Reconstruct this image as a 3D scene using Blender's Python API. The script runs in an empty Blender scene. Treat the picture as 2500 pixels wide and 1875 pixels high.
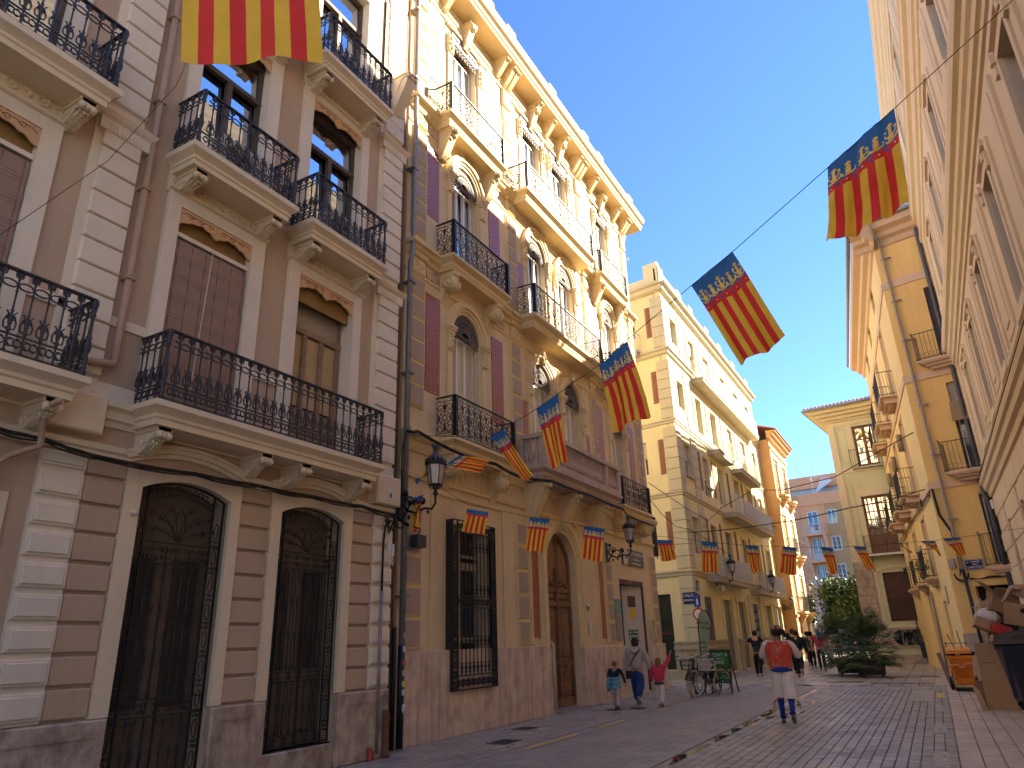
import bpy, math, random
import numpy as np
from mathutils import Vector, Matrix
random.seed(7)
rnd = random.random
PI = math.pi
SC = bpy.context.scene
COL = SC.collection
# ------------------------------------------------------------------ camera
_c = np.array([1250., 937.5]); _vz = np.array([1105., -3750.]); _vx = np.array([2285., 1536.])
_f = math.sqrt(-float(np.dot(_vz-_c, _vx-_c)))
_up = np.array([*(_vz-_c), _f]); _up /= np.linalg.norm(_up)
_X = np.array([*(_vx-_c), _f]); _X /= np.linalg.norm(_X)
_Y = np.cross(_up, _X)
_R = np.array([_X, _Y, _up])
cam_d = bpy.data.cameras.new('camera'); cam = bpy.data.objects.new('camera', cam_d); COL.objects.link(cam)
cam_d.sensor_width = 36.0; cam_d.lens = _f/2500*36.0; cam_d.clip_start = 0.05; cam_d.clip_end = 3000
_m = Matrix(((_R[0][0], -_R[0][1], -_R[0][2], 0), (_R[1][0], -_R[1][1], -_R[1][2], 0), (_R[2][0], -_R[2][1], -_R[2][2], 1.6), (0, 0, 0, 1)))
cam.matrix_world = _m
SC.camera = cam
# ------------------------------------------------------------------ sky, sun, exposure
SUNV = Vector((0.634, -0.594, 0.495)).normalized()
w = bpy.data.worlds.new('World'); SC.world = w; w.use_nodes = True
nt = w.node_tree; nt.nodes.clear()
sky = nt.nodes.new('ShaderNodeTexSky'); sky.sky_type = 'NISHITA'; sky.sun_disc = False
sky.sun_elevation = math.asin(SUNV.z); sky.sun_rotation = math.atan2(SUNV.x, SUNV.y)
sky.altitude = 0; sky.air_density = 1.0; sky.dust_density = 0.0; sky.ozone_density = 4.0
bg = nt.nodes.new('ShaderNodeBackground'); bg.inputs[1].default_value = 0.05
wo = nt.nodes.new('ShaderNodeOutputWorld')
tint = nt.nodes.new('ShaderNodeMix'); tint.data_type = 'RGBA'; tint.blend_type = 'MULTIPLY'; tint.inputs[0].default_value = 1; tint.inputs[7].default_value = (.47, .57, .74, 1)
nt.links.new(sky.outputs[0], tint.inputs[6]); nt.links.new(tint.outputs[2], bg.inputs[0]); nt.links.new(bg.outputs[0], wo.inputs[0])
sl = bpy.data.lights.new('sun', 'SUN'); sl.energy = 2.7; sl.angle = math.radians(0.5); sl.color = (1.0, 0.88, 0.69)
sun = bpy.data.objects.new('sun', sl); COL.objects.link(sun)
sun.rotation_euler = SUNV.to_track_quat('Z', 'Y').to_euler(); sun.location = (30, -30, 60)
vs = SC.view_settings; vs.view_transform = 'Standard'; vs.look = 'None'; vs.gamma = 1.0; vs.use_curve_mapping = False
vs.exposure = 3.3
SC.render.engine = 'CYCLES'
SC.cycles.max_bounces = 8; SC.cycles.diffuse_bounces = 7; SC.cycles.glossy_bounces = 3; SC.cycles.transmission_bounces = 3
SC.cycles.transparent_max_bounces = 6

# ------------------------------------------------------------------ materials
MATS = {}
def mat(name, col, rough=0.8, var=0.12, scale=3.0, bump=0.0, bscale=60.0, metal=0.0, streak=0.0, spec=0.4, col2=None, mix_scale=1.2, mix_lo=0.45, mix_hi=0.65, sheen=0, trans=0.0, wear=None, emit=None):
    if name in MATS: return MATS[name]
    m = bpy.data.materials.new(name); m.use_nodes = True
    N = m.node_tree.nodes; L = m.node_tree.links
    b = N['Principled BSDF']
    b.inputs['Roughness'].default_value = rough; b.inputs['Metallic'].default_value = metal
    b.inputs['Specular IOR Level'].default_value = spec
    geo = N.new('ShaderNodeNewGeometry')
    c = (*col, 1)
    src = None
    if var > 0 or col2 or streak > 0:
        n1 = N.new('ShaderNodeTexNoise'); n1.inputs['Scale'].default_value = scale; n1.inputs['Detail'].default_value = 6
        n1.inputs['Roughness'].default_value = 0.62
        L.new(geo.outputs['Position'], n1.inputs['Vector'])
        r = N.new('ShaderNodeMapRange'); r.inputs[1].default_value = 0.25; r.inputs[2].default_value = 0.75
        r.inputs[3].default_value = 1-var; r.inputs[4].default_value = 1+var
        L.new(n1.outputs['Fac'], r.inputs[0])
        base = N.new('ShaderNodeMix'); base.data_type = 'RGBA'; base.blend_type = 'MULTIPLY'; base.inputs[0].default_value = 1
        base.inputs[6].default_value = c
        cc = N.new('ShaderNodeCombineColor')
        for i in range(3): L.new(r.outputs[0], cc.inputs[i])
        L.new(cc.outputs[0], base.inputs[7])
        if col2:
            n2 = N.new('ShaderNodeTexNoise'); n2.inputs['Scale'].default_value = mix_scale; n2.inputs['Detail'].default_value = 8; n2.inputs['Roughness'].default_value = 0.7
            mp0 = N.new('ShaderNodeMapping'); mp0.inputs['Scale'].default_value = (1, 1, 0.6); L.new(geo.outputs['Position'], mp0.inputs[0]); L.new(mp0.outputs[0], n2.inputs['Vector'])
            r2 = N.new('ShaderNodeMapRange'); r2.inputs[1].default_value = mix_lo; r2.inputs[2].default_value = mix_hi; L.new(n2.outputs['Fac'], r2.inputs[0])
            mx = N.new('ShaderNodeMix'); mx.data_type = 'RGBA'; L.new(r2.outputs[0], mx.inputs[0]); mx.inputs[6].default_value = c; mx.inputs[7].default_value = (*col2, 1)
            L.new(mx.outputs[2], base.inputs[6])
        src = base.outputs[2]
        if streak > 0:
            mp = N.new('ShaderNodeMapping'); mp.inputs['Scale'].default_value = (7, 7, 0.5); L.new(geo.outputs['Position'], mp.inputs[0])
            n3 = N.new('ShaderNodeTexNoise'); n3.inputs['Scale'].default_value = 1.0; n3.inputs['Detail'].default_value = 5; L.new(mp.outputs[0], n3.inputs['Vector'])
            r3 = N.new('ShaderNodeMapRange'); r3.inputs[1].default_value = 0.5; r3.inputs[2].default_value = 0.75; r3.inputs[3].default_value = 0; r3.inputs[4].default_value = streak; L.new(n3.outputs['Fac'], r3.inputs[0])
            m3 = N.new('ShaderNodeMix'); m3.data_type = 'RGBA'; L.new(r3.outputs[0], m3.inputs[0]); L.new(src, m3.inputs[6]); m3.inputs[7].default_value = (col[0]*.35, col[1]*.32, col[2]*.3, 1)
            src = m3.outputs[2]
        L.new(src, b.inputs['Base Color'])
    else:
        b.inputs['Base Color'].default_value = c
    if bump > 0:
        nb = N.new('ShaderNodeTexNoise'); nb.inputs['Scale'].default_value = bscale; nb.inputs['Detail'].default_value = 3; L.new(geo.outputs['Position'], nb.inputs['Vector'])
        bp = N.new('ShaderNodeBump'); bp.inputs['Strength'].default_value = min(1, bump); bp.inputs['Distance'].default_value = 0.01
        L.new(nb.outputs['Fac'], bp.inputs['Height']); L.new(bp.outputs[0], b.inputs['Normal'])
    if trans > 0: b.inputs['Transmission Weight'].default_value = trans
    if emit: b.inputs['Emission Color'].default_value = (*emit[:3], 1); b.inputs['Emission Strength'].default_value = emit[3]
    MATS[name] = m
    return m

CH = {}
# ------------------------------------------------------------------ mesh builder
APART = {'wall_panel_frame', 'pilaster_panel', 'pilaster_block', 'storey_band', 'impost', 'window_surround', 'grille_scrollwork', 'dado', 'roof_parapet', 'shop_pier', 'moulded_plinth', 'string_course', 'door_plinth', 'spandrel_ornament', 'painted_banding', 'roof_terrace', 'cornice_bracket', 'carved_garland', 'plinth', 'balcony_corbel', 'cornice_return', 'lace_valance', 'garter_ribbon', 'street_lamp', 'pilaster', 'embroidery', 'shoe', 'balcony_bracket', 'arch_spandrel', 'corner_panel', 'door_surround', 'cable_bundle', 'white_grille', 'broom_handle'}
class M:
    """collects geometry in local coordinates (x right along a facade, y inwards, z up)"""
    def __init__(s): s.v = []; s.f = []; s.mi = []; s.cur = 0; s.smooth = []
    def add(s, vs_, fs, smooth=False):
        o = len(s.v); s.v.extend(vs_)
        for f in fs: s.f.append(tuple(i+o for i in f)); s.mi.append(s.cur); s.smooth.append(smooth)
        return s
    def box(s, x0, x1, y0, y1, z0, z1):
        if x1 < x0: x0, x1 = x1, x0
        if y1 < y0: y0, y1 = y1, y0
        if z1 < z0: z0, z1 = z1, z0
        return s.add([(x0,y0,z0),(x1,y0,z0),(x1,y1,z0),(x0,y1,z0),(x0,y0,z1),(x1,y0,z1),(x1,y1,z1),(x0,y1,z1)],
              [(0,3,2,1),(4,5,6,7),(0,1,5,4),(1,2,6,5),(2,3,7,6),(3,0,4,7)])
    def bev(s, x0, x1, y0, y1, z0, z1, b=0.02):
        """box whose front (y0) face is chamfered"""
        return s.add([(x0,y1,z0),(x1,y1,z0),(x1,y1,z1),(x0,y1,z1),(x0,y0+b,z0),(x1,y0+b,z0),(x1,y0+b,z1),(x0,y0+b,z1),
                      (x0+b,y0,z0+b),(x1-b,y0,z0+b),(x1-b,y0,z1-b),(x0+b,y0,z1-b)],
              [(0,4,5,1)[::-1],(1,5,6,2)[::-1],(2,6,7,3)[::-1],(3,7,4,0)[::-1],(4,8,9,5)[::-1],(5,9,10,6)[::-1],(6,10,11,7)[::-1],(7,11,8,4)[::-1],(8,11,10,9)[::-1],(0,1,2,3)[::-1]])
    def poly(s, pts, y0, y1, caps=True):
        """polygon in x,z (counter-clockwise seen from the front) extruded y0..y1 (y0 front)"""
        n = len(pts)
        vv = [(x, y0, z) for x, z in pts] + [(x, y1, z) for x, z in pts]
        ff = [(i, i+n, (i+1) % n+n, (i+1) % n) for i in range(n)]
        if caps: ff += [tuple(range(n)), tuple(range(2*n-1, n-1, -1))]
        return s.add(vv, ff)
    def strip(s, a, b, y0, y1):
        """band between two equal-length curves a and b in x,z, extruded y0..y1"""
        n = len(a)
        vv = [(x,y0,z) for x,z in a]+[(x,y0,z) for x,z in b]+[(x,y1,z) for x,z in a]+[(x,y1,z) for x,z in b]
        ff = []
        for i in range(n-1):
            ff += [(i,i+1,n+i+1,n+i),(2*n+i,3*n+i,3*n+i+1,2*n+i+1),(i,2*n+i,2*n+i+1,i+1),(n+i,n+i+1,3*n+i+1,3*n+i)]
        ff += [(0,n,3*n,2*n),(n-1,3*n-1,4*n-1,2*n-1)]
        return s.add(vv, ff)
    def prof(s, pr, x0, x1, ret=0):
        """moulding: profile [(d,z)...] (d outwards) run from x0 to x1"""
        n = len(pr)
        vv = [(x0, -d, z) for d, z in pr]+[(x1, -d, z) for d, z in pr]
        ff = [(i, i+n, (i+1) % n+n, (i+1) % n) for i in range(n)] + [tuple(range(n)), tuple(range(2*n-1, n-1, -1))]
        return s.add(vv, ff)
    def profw(s, pr, x0, x1, mitre=True):
        """moulding that returns on both ends (mitred by its own projection) """
        n = len(pr)
        vv = [(x0-d, -d, z) for d, z in pr]+[(x1+d, -d, z) for d, z in pr]+[(x0-d, 0.0, z) for d, z in pr]+[(x1+d, 0.0, z) for d, z in pr]
        ff = []
        for i in range(n-1):
            ff += [(i, i+1, n+i+1, n+i), (2*n+i, 2*n+i+1, i+1, i), (n+i, n+i+1, 3*n+i+1, 3*n+i)]
        ff += [(0, n, 3*n, 2*n), (n-1, 3*n-1, 4*n-1, 2*n-1)]
        return s.add(vv, ff)
    def tube(s, pts, r, n=6, cap=True, r2=None):
        P = [Vector(p) for p in pts]; k = len(P); vv = []; prev = None
        for i, p in enumerate(P):
            t = (P[min(i+1, k-1)]-P[max(i-1, 0)])
            if t.length < 1e-9: t = Vector((0, 0, 1))
            t.normalize()
            if prev is None:
                a = Vector((0, 0, 1)) if abs(t.z) < 0.9 else Vector((1, 0, 0))
                u = t.cross(a).normalized()
            else:
                u = (prev - t*prev.dot(t))
                u = u.normalized() if u.length > 1e-6 else t.orthogonal().normalized()
            prev = u; v_ = t.cross(u)
            rr = r if r2 is None else r+(r2-r)*i/max(1, k-1)
            if callable(r): rr = r(i/max(1, k-1))
            for j in range(n):
                a = 2*PI*(j+.5)/n; q = p+u*(math.cos(a)*rr)+v_*(math.sin(a)*rr); vv.append(tuple(q))
        ff = []
        for i in range(k-1):
            for j in range(n):
                ff.append((i*n+j, i*n+(j+1) % n, (i+1)*n+(j+1) % n, (i+1)*n+j))
        if cap: ff += [tuple(range(n-1, -1, -1)), tuple(range((k-1)*n, k*n))]
        return s.add(vv, ff, n > 5)
    def bar(s, p, q, r, n=4): return s.tube([p, q], r, n)
    def lathe(s, pr, cx=0, cy=0, n=8, z0=0, smooth=True, ang=2*PI):
        vv = []; k = len(pr)
        for r, z in pr:
            for j in range(n): a = ang*j/n; vv.append((cx+r*math.cos(a), cy+r*math.sin(a), z0+z))
        ff = [(i*n+j, i*n+(j+1) % n, (i+1)*n+(j+1) % n, (i+1)*n+j) for i in range(k-1) for j in range(n)]
        ff += [tuple(range(n-1, -1, -1)), tuple(range((k-1)*n, k*n))]
        return s.add(vv, ff, smooth)
    def ball(s, c, r, n=8, m=5, sx=1, sy=1, sz=1):
        pr = [(r*math.sin(PI*i/m), -r*math.cos(PI*i/m)) for i in range(m+1)]; pr[0] = (r*.02, -r); pr[-1] = (r*.02, r)
        vv = []
        for q, z in pr:
            for j in range(n): a = 2*PI*j/n; vv.append((c[0]+q*math.cos(a)*sx, c[1]+q*math.sin(a)*sy, c[2]+z*sz))
        ff = [(i*n+j, i*n+(j+1) % n, (i+1)*n+(j+1) % n, (i+1)*n+j) for i in range(m) for j in range(n)]
        ff += [tuple(range(n-1, -1, -1)), tuple(range(m*n, (m+1)*n))]
        return s.add(vv, ff, True)
    def flat(s, pts, w_, y, t=0.012):
        """flat iron bar following x,z curve, width w_ in the plane, thickness t in y"""
        a = []; b = []; k = len(pts)
        for i, p in enumerate(pts):
            q0 = pts[max(0, i-1)]; q1 = pts[min(k-1, i+1)]
            dx, dz = q1[0]-q0[0], q1[1]-q0[1]; l = math.hypot(dx, dz) or 1
            nx, nz = -dz/l*w_/2, dx/l*w_/2
            a.append((p[0]-nx, p[1]-nz)); b.append((p[0]+nx, p[1]+nz))
        return s.strip(a, b, y-t/2, y+t/2)
    def grid(s, f, nu, nv, smooth=True, mi=None):
        vv = [f(i/nu, j/nv) for j in range(nv+1) for i in range(nu+1)]
        o = len(s.v); s.v.extend(vv)
        for j in range(nv):
            for i in range(nu):
                a = j*(nu+1)+i
                s.f.append((o+a, o+a+1, o+a+nu+2, o+a+nu+1)); s.mi.append(mi(i, j) if mi else s.cur); s.smooth.append(smooth)
        return s
    def merge(s, other, T=None):
        vv = other.v if T is None else [tuple(T @ Vector(p)) for p in other.v]
        o = len(s.v); s.v.extend(vv)
        for f, m_, sm in zip(other.f, other.mi, other.smooth): s.f.append(tuple(i+o for i in f)); s.mi.append(m_); s.smooth.append(sm)
        return s
    def mesh(s, name, mats):
        me = bpy.data.meshes.new(name); me.from_pydata(s.v, [], s.f)
        if not isinstance(mats, (list, tuple)): mats = [mats]
        for m_ in mats: me.materials.append(m_)
        if any(s.mi): me.polygons.foreach_set('material_index', s.mi)
        if any(s.smooth): me.polygons.foreach_set('use_smooth', s.smooth)
        me.update(); return me
    def pieces(s):
        """groups of faces standing well apart"""
        n = len(s.v); up = list(range(n))
        def find(a):
            while up[a] != a: up[a] = up[up[a]]; a = up[a]
            return a
        for f in s.f:
            a = find(f[0])
            for b in f[1:]: up[find(b)] = a
        roots = {}
        for i in range(n): roots.setdefault(find(i), []).append(i)
        V = np.array(s.v); ks = list(roots); bb = [(V[roots[k]].min(0), V[roots[k]].max(0)) for k in ks]; m = len(ks); gp = list(range(m))
        def fg(a):
            while gp[a] != a: gp[a] = gp[gp[a]]; a = gp[a]
            return a
        for i in range(m):
            for j in range(i+1, m):
                gap = np.maximum(0, np.maximum(bb[i][0]-bb[j][1], bb[j][0]-bb[i][1])); big = max((bb[i][1]-bb[i][0]).max(), (bb[j][1]-bb[j][0]).max())
                if np.linalg.norm(gap) < max(.02, .5*big): gp[fg(i)] = fg(j)
        own = {k: fg(i) for i, k in enumerate(ks)}; out = {}
        for f, mi, sm in zip(s.f, s.mi, s.smooth): out.setdefault(own[find(f[0])], []).append((f, mi, sm))
        res = []
        for g in out.values():
            q = M(); idx = {}
            for f, mi, sm in g:
                for i in f:
                    if i not in idx: idx[i] = len(q.v); q.v.append(s.v[i])
                q.f.append(tuple(idx[i] for i in f)); q.mi.append(mi); q.smooth.append(sm)
            res.append(q)
        return res
    def build(s, name, mats, parent=None, **kw):
        if name in APART and len(s.v) < 9000:
            ps = s.pieces()
            if len(ps) > 1:
                for q in ps: o = link(name, q.mesh(name, mats), parent, **kw)
                return o
        me = s.mesh(name, mats)
        return link(name, me, parent, **kw)
XF = [None, None]   # (parent, matrix): facade turned round the corner of its building
def link(name, me, parent=None, loc=None, rot=None, scale=None, label=None, cat=None, group=None, kind=None):
    o = bpy.data.objects.new(name, me); COL.objects.link(o)
    if parent is not None: o.parent = parent; CH.setdefault(parent.name, []).append(o)
    if loc is not None: o.location = loc
    if rot is not None: o.rotation_euler = rot
    if scale is not None: o.scale = scale
    if XF[0] is not None and parent == XF[0]: o.matrix_local = XF[1] @ Matrix.LocRotScale(Vector(loc or (0,0,0)), __import__('mathutils').Euler(rot or (0,0,0)), Vector(scale or (1,1,1)))
    if label: o['label'] = label
    if cat: o['category'] = cat
    if group: o['group'] = group
    if kind: o['kind'] = kind
    return o
def thing(name, label, cat, loc=(0,0,0), rz=0.0, group=None, rot=None):
    return link(name, None, None, loc=loc, rot=rot or (0,0,rz), label=label, cat=cat, group=group)
def copy_tree(o, loc=None, rot=None, label=None, parent=None, scale=None):
    c = o.copy(); COL.objects.link(c)
    if parent is not None: c.parent = parent; CH.setdefault(parent.name, []).append(c)
    if loc is not None: c.location = loc
    if rot is not None: c.rotation_euler = rot
    if scale is not None: c.scale = scale
    if label: c['label'] = label
    for ch in KIDS(o): copy_tree(ch, parent=c)
    return c
def KIDS(o): return CH.get(o.name, [])
def arc(cx, cz, r, a0, a1, n=12, rz=None):
    rz = r if rz is None else rz
    return [(cx+r*math.cos(math.radians(a0+(a1-a0)*i/n)), cz+rz*math.sin(math.radians(a0+(a1-a0)*i/n))) for i in range(n+1)]
def spiral(cx, cz, r0, r1, a0, a1, n=14):
    return [(cx+(r0+(r1-r0)*i/n)*math.cos(math.radians(a0+(a1-a0)*i/n)), cz+(r0+(r1-r0)*i/n)*math.sin(math.radians(a0+(a1-a0)*i/n))) for i in range(n+1)]

def wall(x0, x1, z0, z1, holes, name, m_, parent, depth=0.3, y=0.0, close=False):
    """front sheet with rectangular holes and their reveals"""
    b = M()
    xs = sorted({x0, x1, *[h[0] for h in holes], *[h[1] for h in holes]}); zs = sorted({z0, z1, *[h[2] for h in holes], *[h[3] for h in holes]})
    xs = [x for x in xs if x0-1e-6 <= x <= x1+1e-6]; zs = [z for z in zs if z0-1e-6 <= z <= z1+1e-6]
    for i in range(len(xs)-1):
        j = 0
        while j < len(zs)-1:
            cx = (xs[i]+xs[i+1])/2; cz = (zs[j]+zs[j+1])/2
            if any(h[0] < cx < h[1] and h[2] < cz < h[3] for h in holes): j += 1; continue
            k = j
            while k+1 < len(zs)-1 and not any(h[0] < cx < h[1] and h[2] < (zs[k+1]+zs[k+2])/2 < h[3] for h in holes): k += 1
            b.add([(xs[i],y,zs[j]),(xs[i+1],y,zs[j]),(xs[i+1],y,zs[k+1]),(xs[i],y,zs[k+1])], [(0,1,2,3)])
            j = k+1
    for a, c, d, e in [h[:4] for h in holes]:
        Y = y+depth
        b.add([(a,y,d),(a,Y,d),(a,Y,e),(a,y,e)], [(0,1,2,3)]); b.add([(c,y,d),(c,Y,d),(c,Y,e),(c,y,e)], [(3,2,1,0)])
        b.add([(a,y,e),(a,Y,e),(c,Y,e),(c,y,e)], [(0,1,2,3)]); b.add([(a,y,d),(a,Y,d),(c,Y,d),(c,y,d)], [(3,2,1,0)])
    if close:
        Y = y+depth
        b.add([(x0,y,z0),(x0,Y,z0),(x0,Y,z1),(x0,y,z1)], [(3,2,1,0)]); b.add([(x1,y,z0),(x1,Y,z0),(x1,Y,z1),(x1,y,z1)], [(0,1,2,3)])
        b.add([(x0,y,z1),(x0,Y,z1),(x1,Y,z1),(x1,y,z1)], [(3,2,1,0)])
    return b.build(name, m_, parent)
def body(x0, x1, y0, y1, z0, z1, m_, parent, name='building_body'):
    return M().box(x0, x1, y0, y1, z0, z1).build(name, m_, parent)
def spandrel(b, x0, x1, z_spring, z_top, y0, y1, rise=None, n=12):
    """fill between a rectangular hole's top and an arch"""
    cx = (x0+x1)/2; hw = (x1-x0)/2; rise = hw if rise is None else rise
    if rise < hw:
        Rr = (hw*hw+rise*rise)/(2*rise); a = math.degrees(math.asin(hw/Rr)); c = arc(cx, z_spring+rise-Rr, Rr, 90+a, 90-a, n)
    else: c = arc(cx, z_spring, hw, 180, 0, n, rise)
    t = [(x, z_top) for x, z in c]
    b.strip(c, t, y0, y1)
    return c
def curve_arch(x0, x1, zs, rise, off=0.0, n=14):
    cx = (x0+x1)/2; hw = (x1-x0)/2
    if rise < hw:
        Rr = (hw*hw+rise*rise)/(2*rise); a = math.degrees(math.asin(hw/Rr)); return arc(cx, zs+rise-Rr, Rr+off, 90+a, 90-a, n)
    return arc(cx, zs, hw+off, 180, 0, n, rise+off)
def text(s, size, name, m_, parent, loc, rot=(PI/2,0,0), align='CENTER', ext=0.004, kw=None, xs=1.0):
    cu = bpy.data.curves.new(name, 'FONT'); cu.body = s; cu.size = size; cu.align_x = align; cu.align_y = 'CENTER'; cu.extrude = ext; cu.resolution_u = 2
    t = bpy.data.objects.new(name+'_tmp', cu)
    me = bpy.data.meshes.new_from_object(t); me.materials.clear(); me.materials.append(m_)
    bpy.data.objects.remove(t)
    return link(name, me, parent, loc=loc, rot=rot, scale=(xs, 1, 1))
# ================================================================== the setting: ground, road, pavements
def stone_mat(name, col, var=0.25, rough=0.75, wet=0.0, col2=None, bump=0.3, isl=0.22):
    m = bpy.data.materials.new(name); m.use_nodes = True; N = m.node_tree.nodes; L = m.node_tree.links; b = N['Principled BSDF']
    geo = N.new('ShaderNodeNewGeometry')
    n1 = N.new('ShaderNodeTexNoise'); n1.inputs['Scale'].default_value = 1.3; n1.inputs['Detail'].default_value = 7; n1.inputs['Roughness'].default_value = .65; L.new(geo.outputs['Position'], n1.inputs['Vector'])
    n2 = N.new('ShaderNodeTexNoise'); n2.inputs['Scale'].default_value = 40; n2.inputs['Detail'].default_value = 3; L.new(geo.outputs['Position'], n2.inputs['Vector'])
    def mr(src, a, c, d, e):
        r = N.new('ShaderNodeMapRange'); r.inputs[1].default_value = a; r.inputs[2].default_value = c; r.inputs[3].default_value = d; r.inputs[4].default_value = e; L.new(src, r.inputs[0]); return r.outputs[0]
    a = mr(n1.outputs['Fac'], .3, .7, 1-var, 1+var); c = mr(n2.outputs['Fac'], .3, .7, .9, 1.1); i = mr(geo.outputs['Random Per Island'], 0, 1, 1-isl, 1+isl)
    m1 = N.new('ShaderNodeMath'); m1.operation = 'MULTIPLY'; L.new(a, m1.inputs[0]); L.new(c, m1.inputs[1])
    m2 = N.new('ShaderNodeMath'); m2.operation = 'MULTIPLY'; L.new(m1.outputs[0], m2.inputs[0]); L.new(i, m2.inputs[1])
    vm = N.new('ShaderNodeVectorMath'); vm.operation = 'SCALE'; vm.inputs[0].default_value = col; L.new(m2.outputs[0], vm.inputs['Scale'])
    L.new(vm.outputs[0], b.inputs['Base Color'])
    n3 = N.new('ShaderNodeTexNoise'); n3.inputs['Scale'].default_value = .7; n3.inputs['Detail'].default_value = 6; n3.inputs['Roughness'].default_value = .7
    mp = N.new('ShaderNodeMapping'); mp.inputs['Scale'].default_value = (1, 1.6, 1); mp.inputs['Location'].default_value = (3.1, 7.7, 0); L.new(geo.outputs['Position'], mp.inputs[0]); L.new(mp.outputs[0], n3.inputs['Vector'])
    L.new(mr(n3.outputs['Fac'], .45, .62, rough, rough-wet), b.inputs['Roughness'])
    bp = N.new('ShaderNodeBump'); bp.inputs['Strength'].default_value = bump; bp.inputs['Distance'].default_value = .004; L.new(n2.outputs['Fac'], bp.inputs['Height']); L.new(bp.outputs[0], b.inputs['Normal'])
    MATS[name] = m; return m
SETT = stone_mat('grey brown sett', (.31, .28, .245), var=.25, rough=.6, wet=.32)
SETT2 = stone_mat('fine grey sett', (.30, .27, .24), var=.15, rough=.62, wet=.15, isl=.1)
JOINT = mat('dark sand joint', (.075, .06, .05), rough=.9, var=.3, scale=5)
TILE = stone_mat('pinkish pavement tile', (.44, .375, .305), var=.22, rough=.55, wet=.2, isl=.12)
TILE2 = stone_mat('worn brown pavement tile', (.34, .295, .25), var=.25, rough=.5, wet=.25, isl=.12)
KERB = stone_mat('pale kerb stone', (.48, .40, .32), var=.3, rough=.6, isl=.1)
SLABM = stone_mat('granite channel stone', (.34, .29, .25), var=.25, rough=.4, wet=.2)
g = M(); g.add([(-900,-900,-.06),(900,-900,-.06),(900,900,-.06),(-900,900,-.06)], [(0,1,2,3)])
g.build('ground', mat('bare ground', (.38, .34, .28), rough=.9, var=.2, scale=.2), kind='structure')
def sheet(x0, x1, y0, y1, z):
    return M().add([(x0,y0,z),(x1,y0,z),(x1,y1,z),(x0,y1,z)], [(0,1,2,3)])
road = sheet(-12, 200, -.0, 6.3, -.028).build('road', JOINT, kind='structure')
def brick_top(b, x0, x1, y0, y1, z, h=.03, c=.008):
    j = random.uniform(-.002, .002); z += j
    b.add([(x0,y0,z-h),(x1,y0,z-h),(x1,y1,z-h),(x0,y1,z-h),(x0,y0,z-c),(x1,y0,z-c),(x1,y1,z-c),(x0,y1,z-c),(x0+c,y0+c,z),(x1-c,y0+c,z),(x1-c,y1-c,z),(x0+c,y1-c,z)],
          [(4,5,9,8),(5,6,10,9),(6,7,11,10),(7,4,8,11),(8,9,10,11),(0,1,5,4),(1,2,6,5),(2,3,7,6),(3,0,4,7)])
def paving(name, parent, mtl, x0, x1, y0, y1, lx, ly, z, near=None, gap=.008, off=.5, part='paving_stone', cx=0.0, cy=4.0):
    cells = []; ny = max(1, round((y1-y0)/ly)); dy = (y1-y0)/ny; nx = int((x1-x0)/lx)+2
    for j in range(ny):
        for i in range(-1, nx):
            a = x0+i*lx+(off*lx if j % 2 else 0); b_ = a+lx
            a = max(a, x0); b_ = min(b_, x1)
            if b_-a < .03: continue
            cells.append((a+gap/2, b_-gap/2, y0+j*dy+gap/2, y0+(j+1)*dy-gap/2))
    return place_cells(name, parent, mtl, cells, z, near, part)
def place_cells(name, parent, mtl, cells, z, near, part):
    near = near or 0
    def sz(c): # in the picture: how large it shows
        X = (c[0]+c[1])/2
        if X < 8.2: return -1
        return -X
    cells.sort(key=sz, reverse=True); single = [c for c in cells if sz(c) > -1.5 or True][:near] if near else []
    single = [c for c in cells if (c[0]+c[1])/2 > 9.3][:near] if near else []
    ss = set(single); rest = [c for c in cells if c not in ss]
    cache = {}
    for c in single:
        k = (round(c[1]-c[0], 3), round(c[3]-c[2], 3))
        if k not in cache:
            b = M(); brick_top(b, 0, c[1]-c[0], 0, c[3]-c[2], 0); cache[k] = b.mesh(part, mtl)
        link(part, cache[k], parent, loc=(c[0], c[2], z+random.uniform(-.002, .003)))
    b = M()
    for c in rest: brick_top(b, *c, z)
    if b.v: b.build(name, mtl, parent, kind='stuff')
# right half: rows of setts laid across the street
paving('setts', road, SETT, 7.5, 26.2, .06, 3.42, .12, .146, 0, near=250, part='paving_sett', off=.0)
paving('fine_setts', road, SETT2, 5.0, 26.2, 3.62, 6.22, .105, .21, 0, near=50, part='small_sett', gap=.004, off=.5)
# drain channel
ch = M().box(3, 26.2, 3.425, 3.615, -.05, -.018).build('drain_channel', SLABM, road)
wet = mat('standing water', (.05, .045, .04), rough=.04, var=0, spec=.8)
b = M()
for x0, x1 in ((10.3, 12.4), (12.7, 13.6), (13.9, 14.6), (14.8, 16.2), (16.6, 18.5)):
    pts = [(x0+(x1-x0)*i/14) for i in range(15)]
    up = [(x, 3.50+.11*math.sin(PI*(i/14))**.5*(.7+.5*math.sin(x*5.3))) for i, x in enumerate(pts)]
    dn = [(x, 3.46-.06*math.sin(PI*(i/14))**.5*(.8+.4*math.sin(x*7.1))) for i, x in enumerate(pts)]
    vv = [(x, y, -.0105) for x, y in dn]+[(x, y, -.0105) for x, y in up]
    b.add(vv, [(i, i+1, i+16, i+15) for i in range(14)])
b.build('puddle', wet, road)
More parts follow.
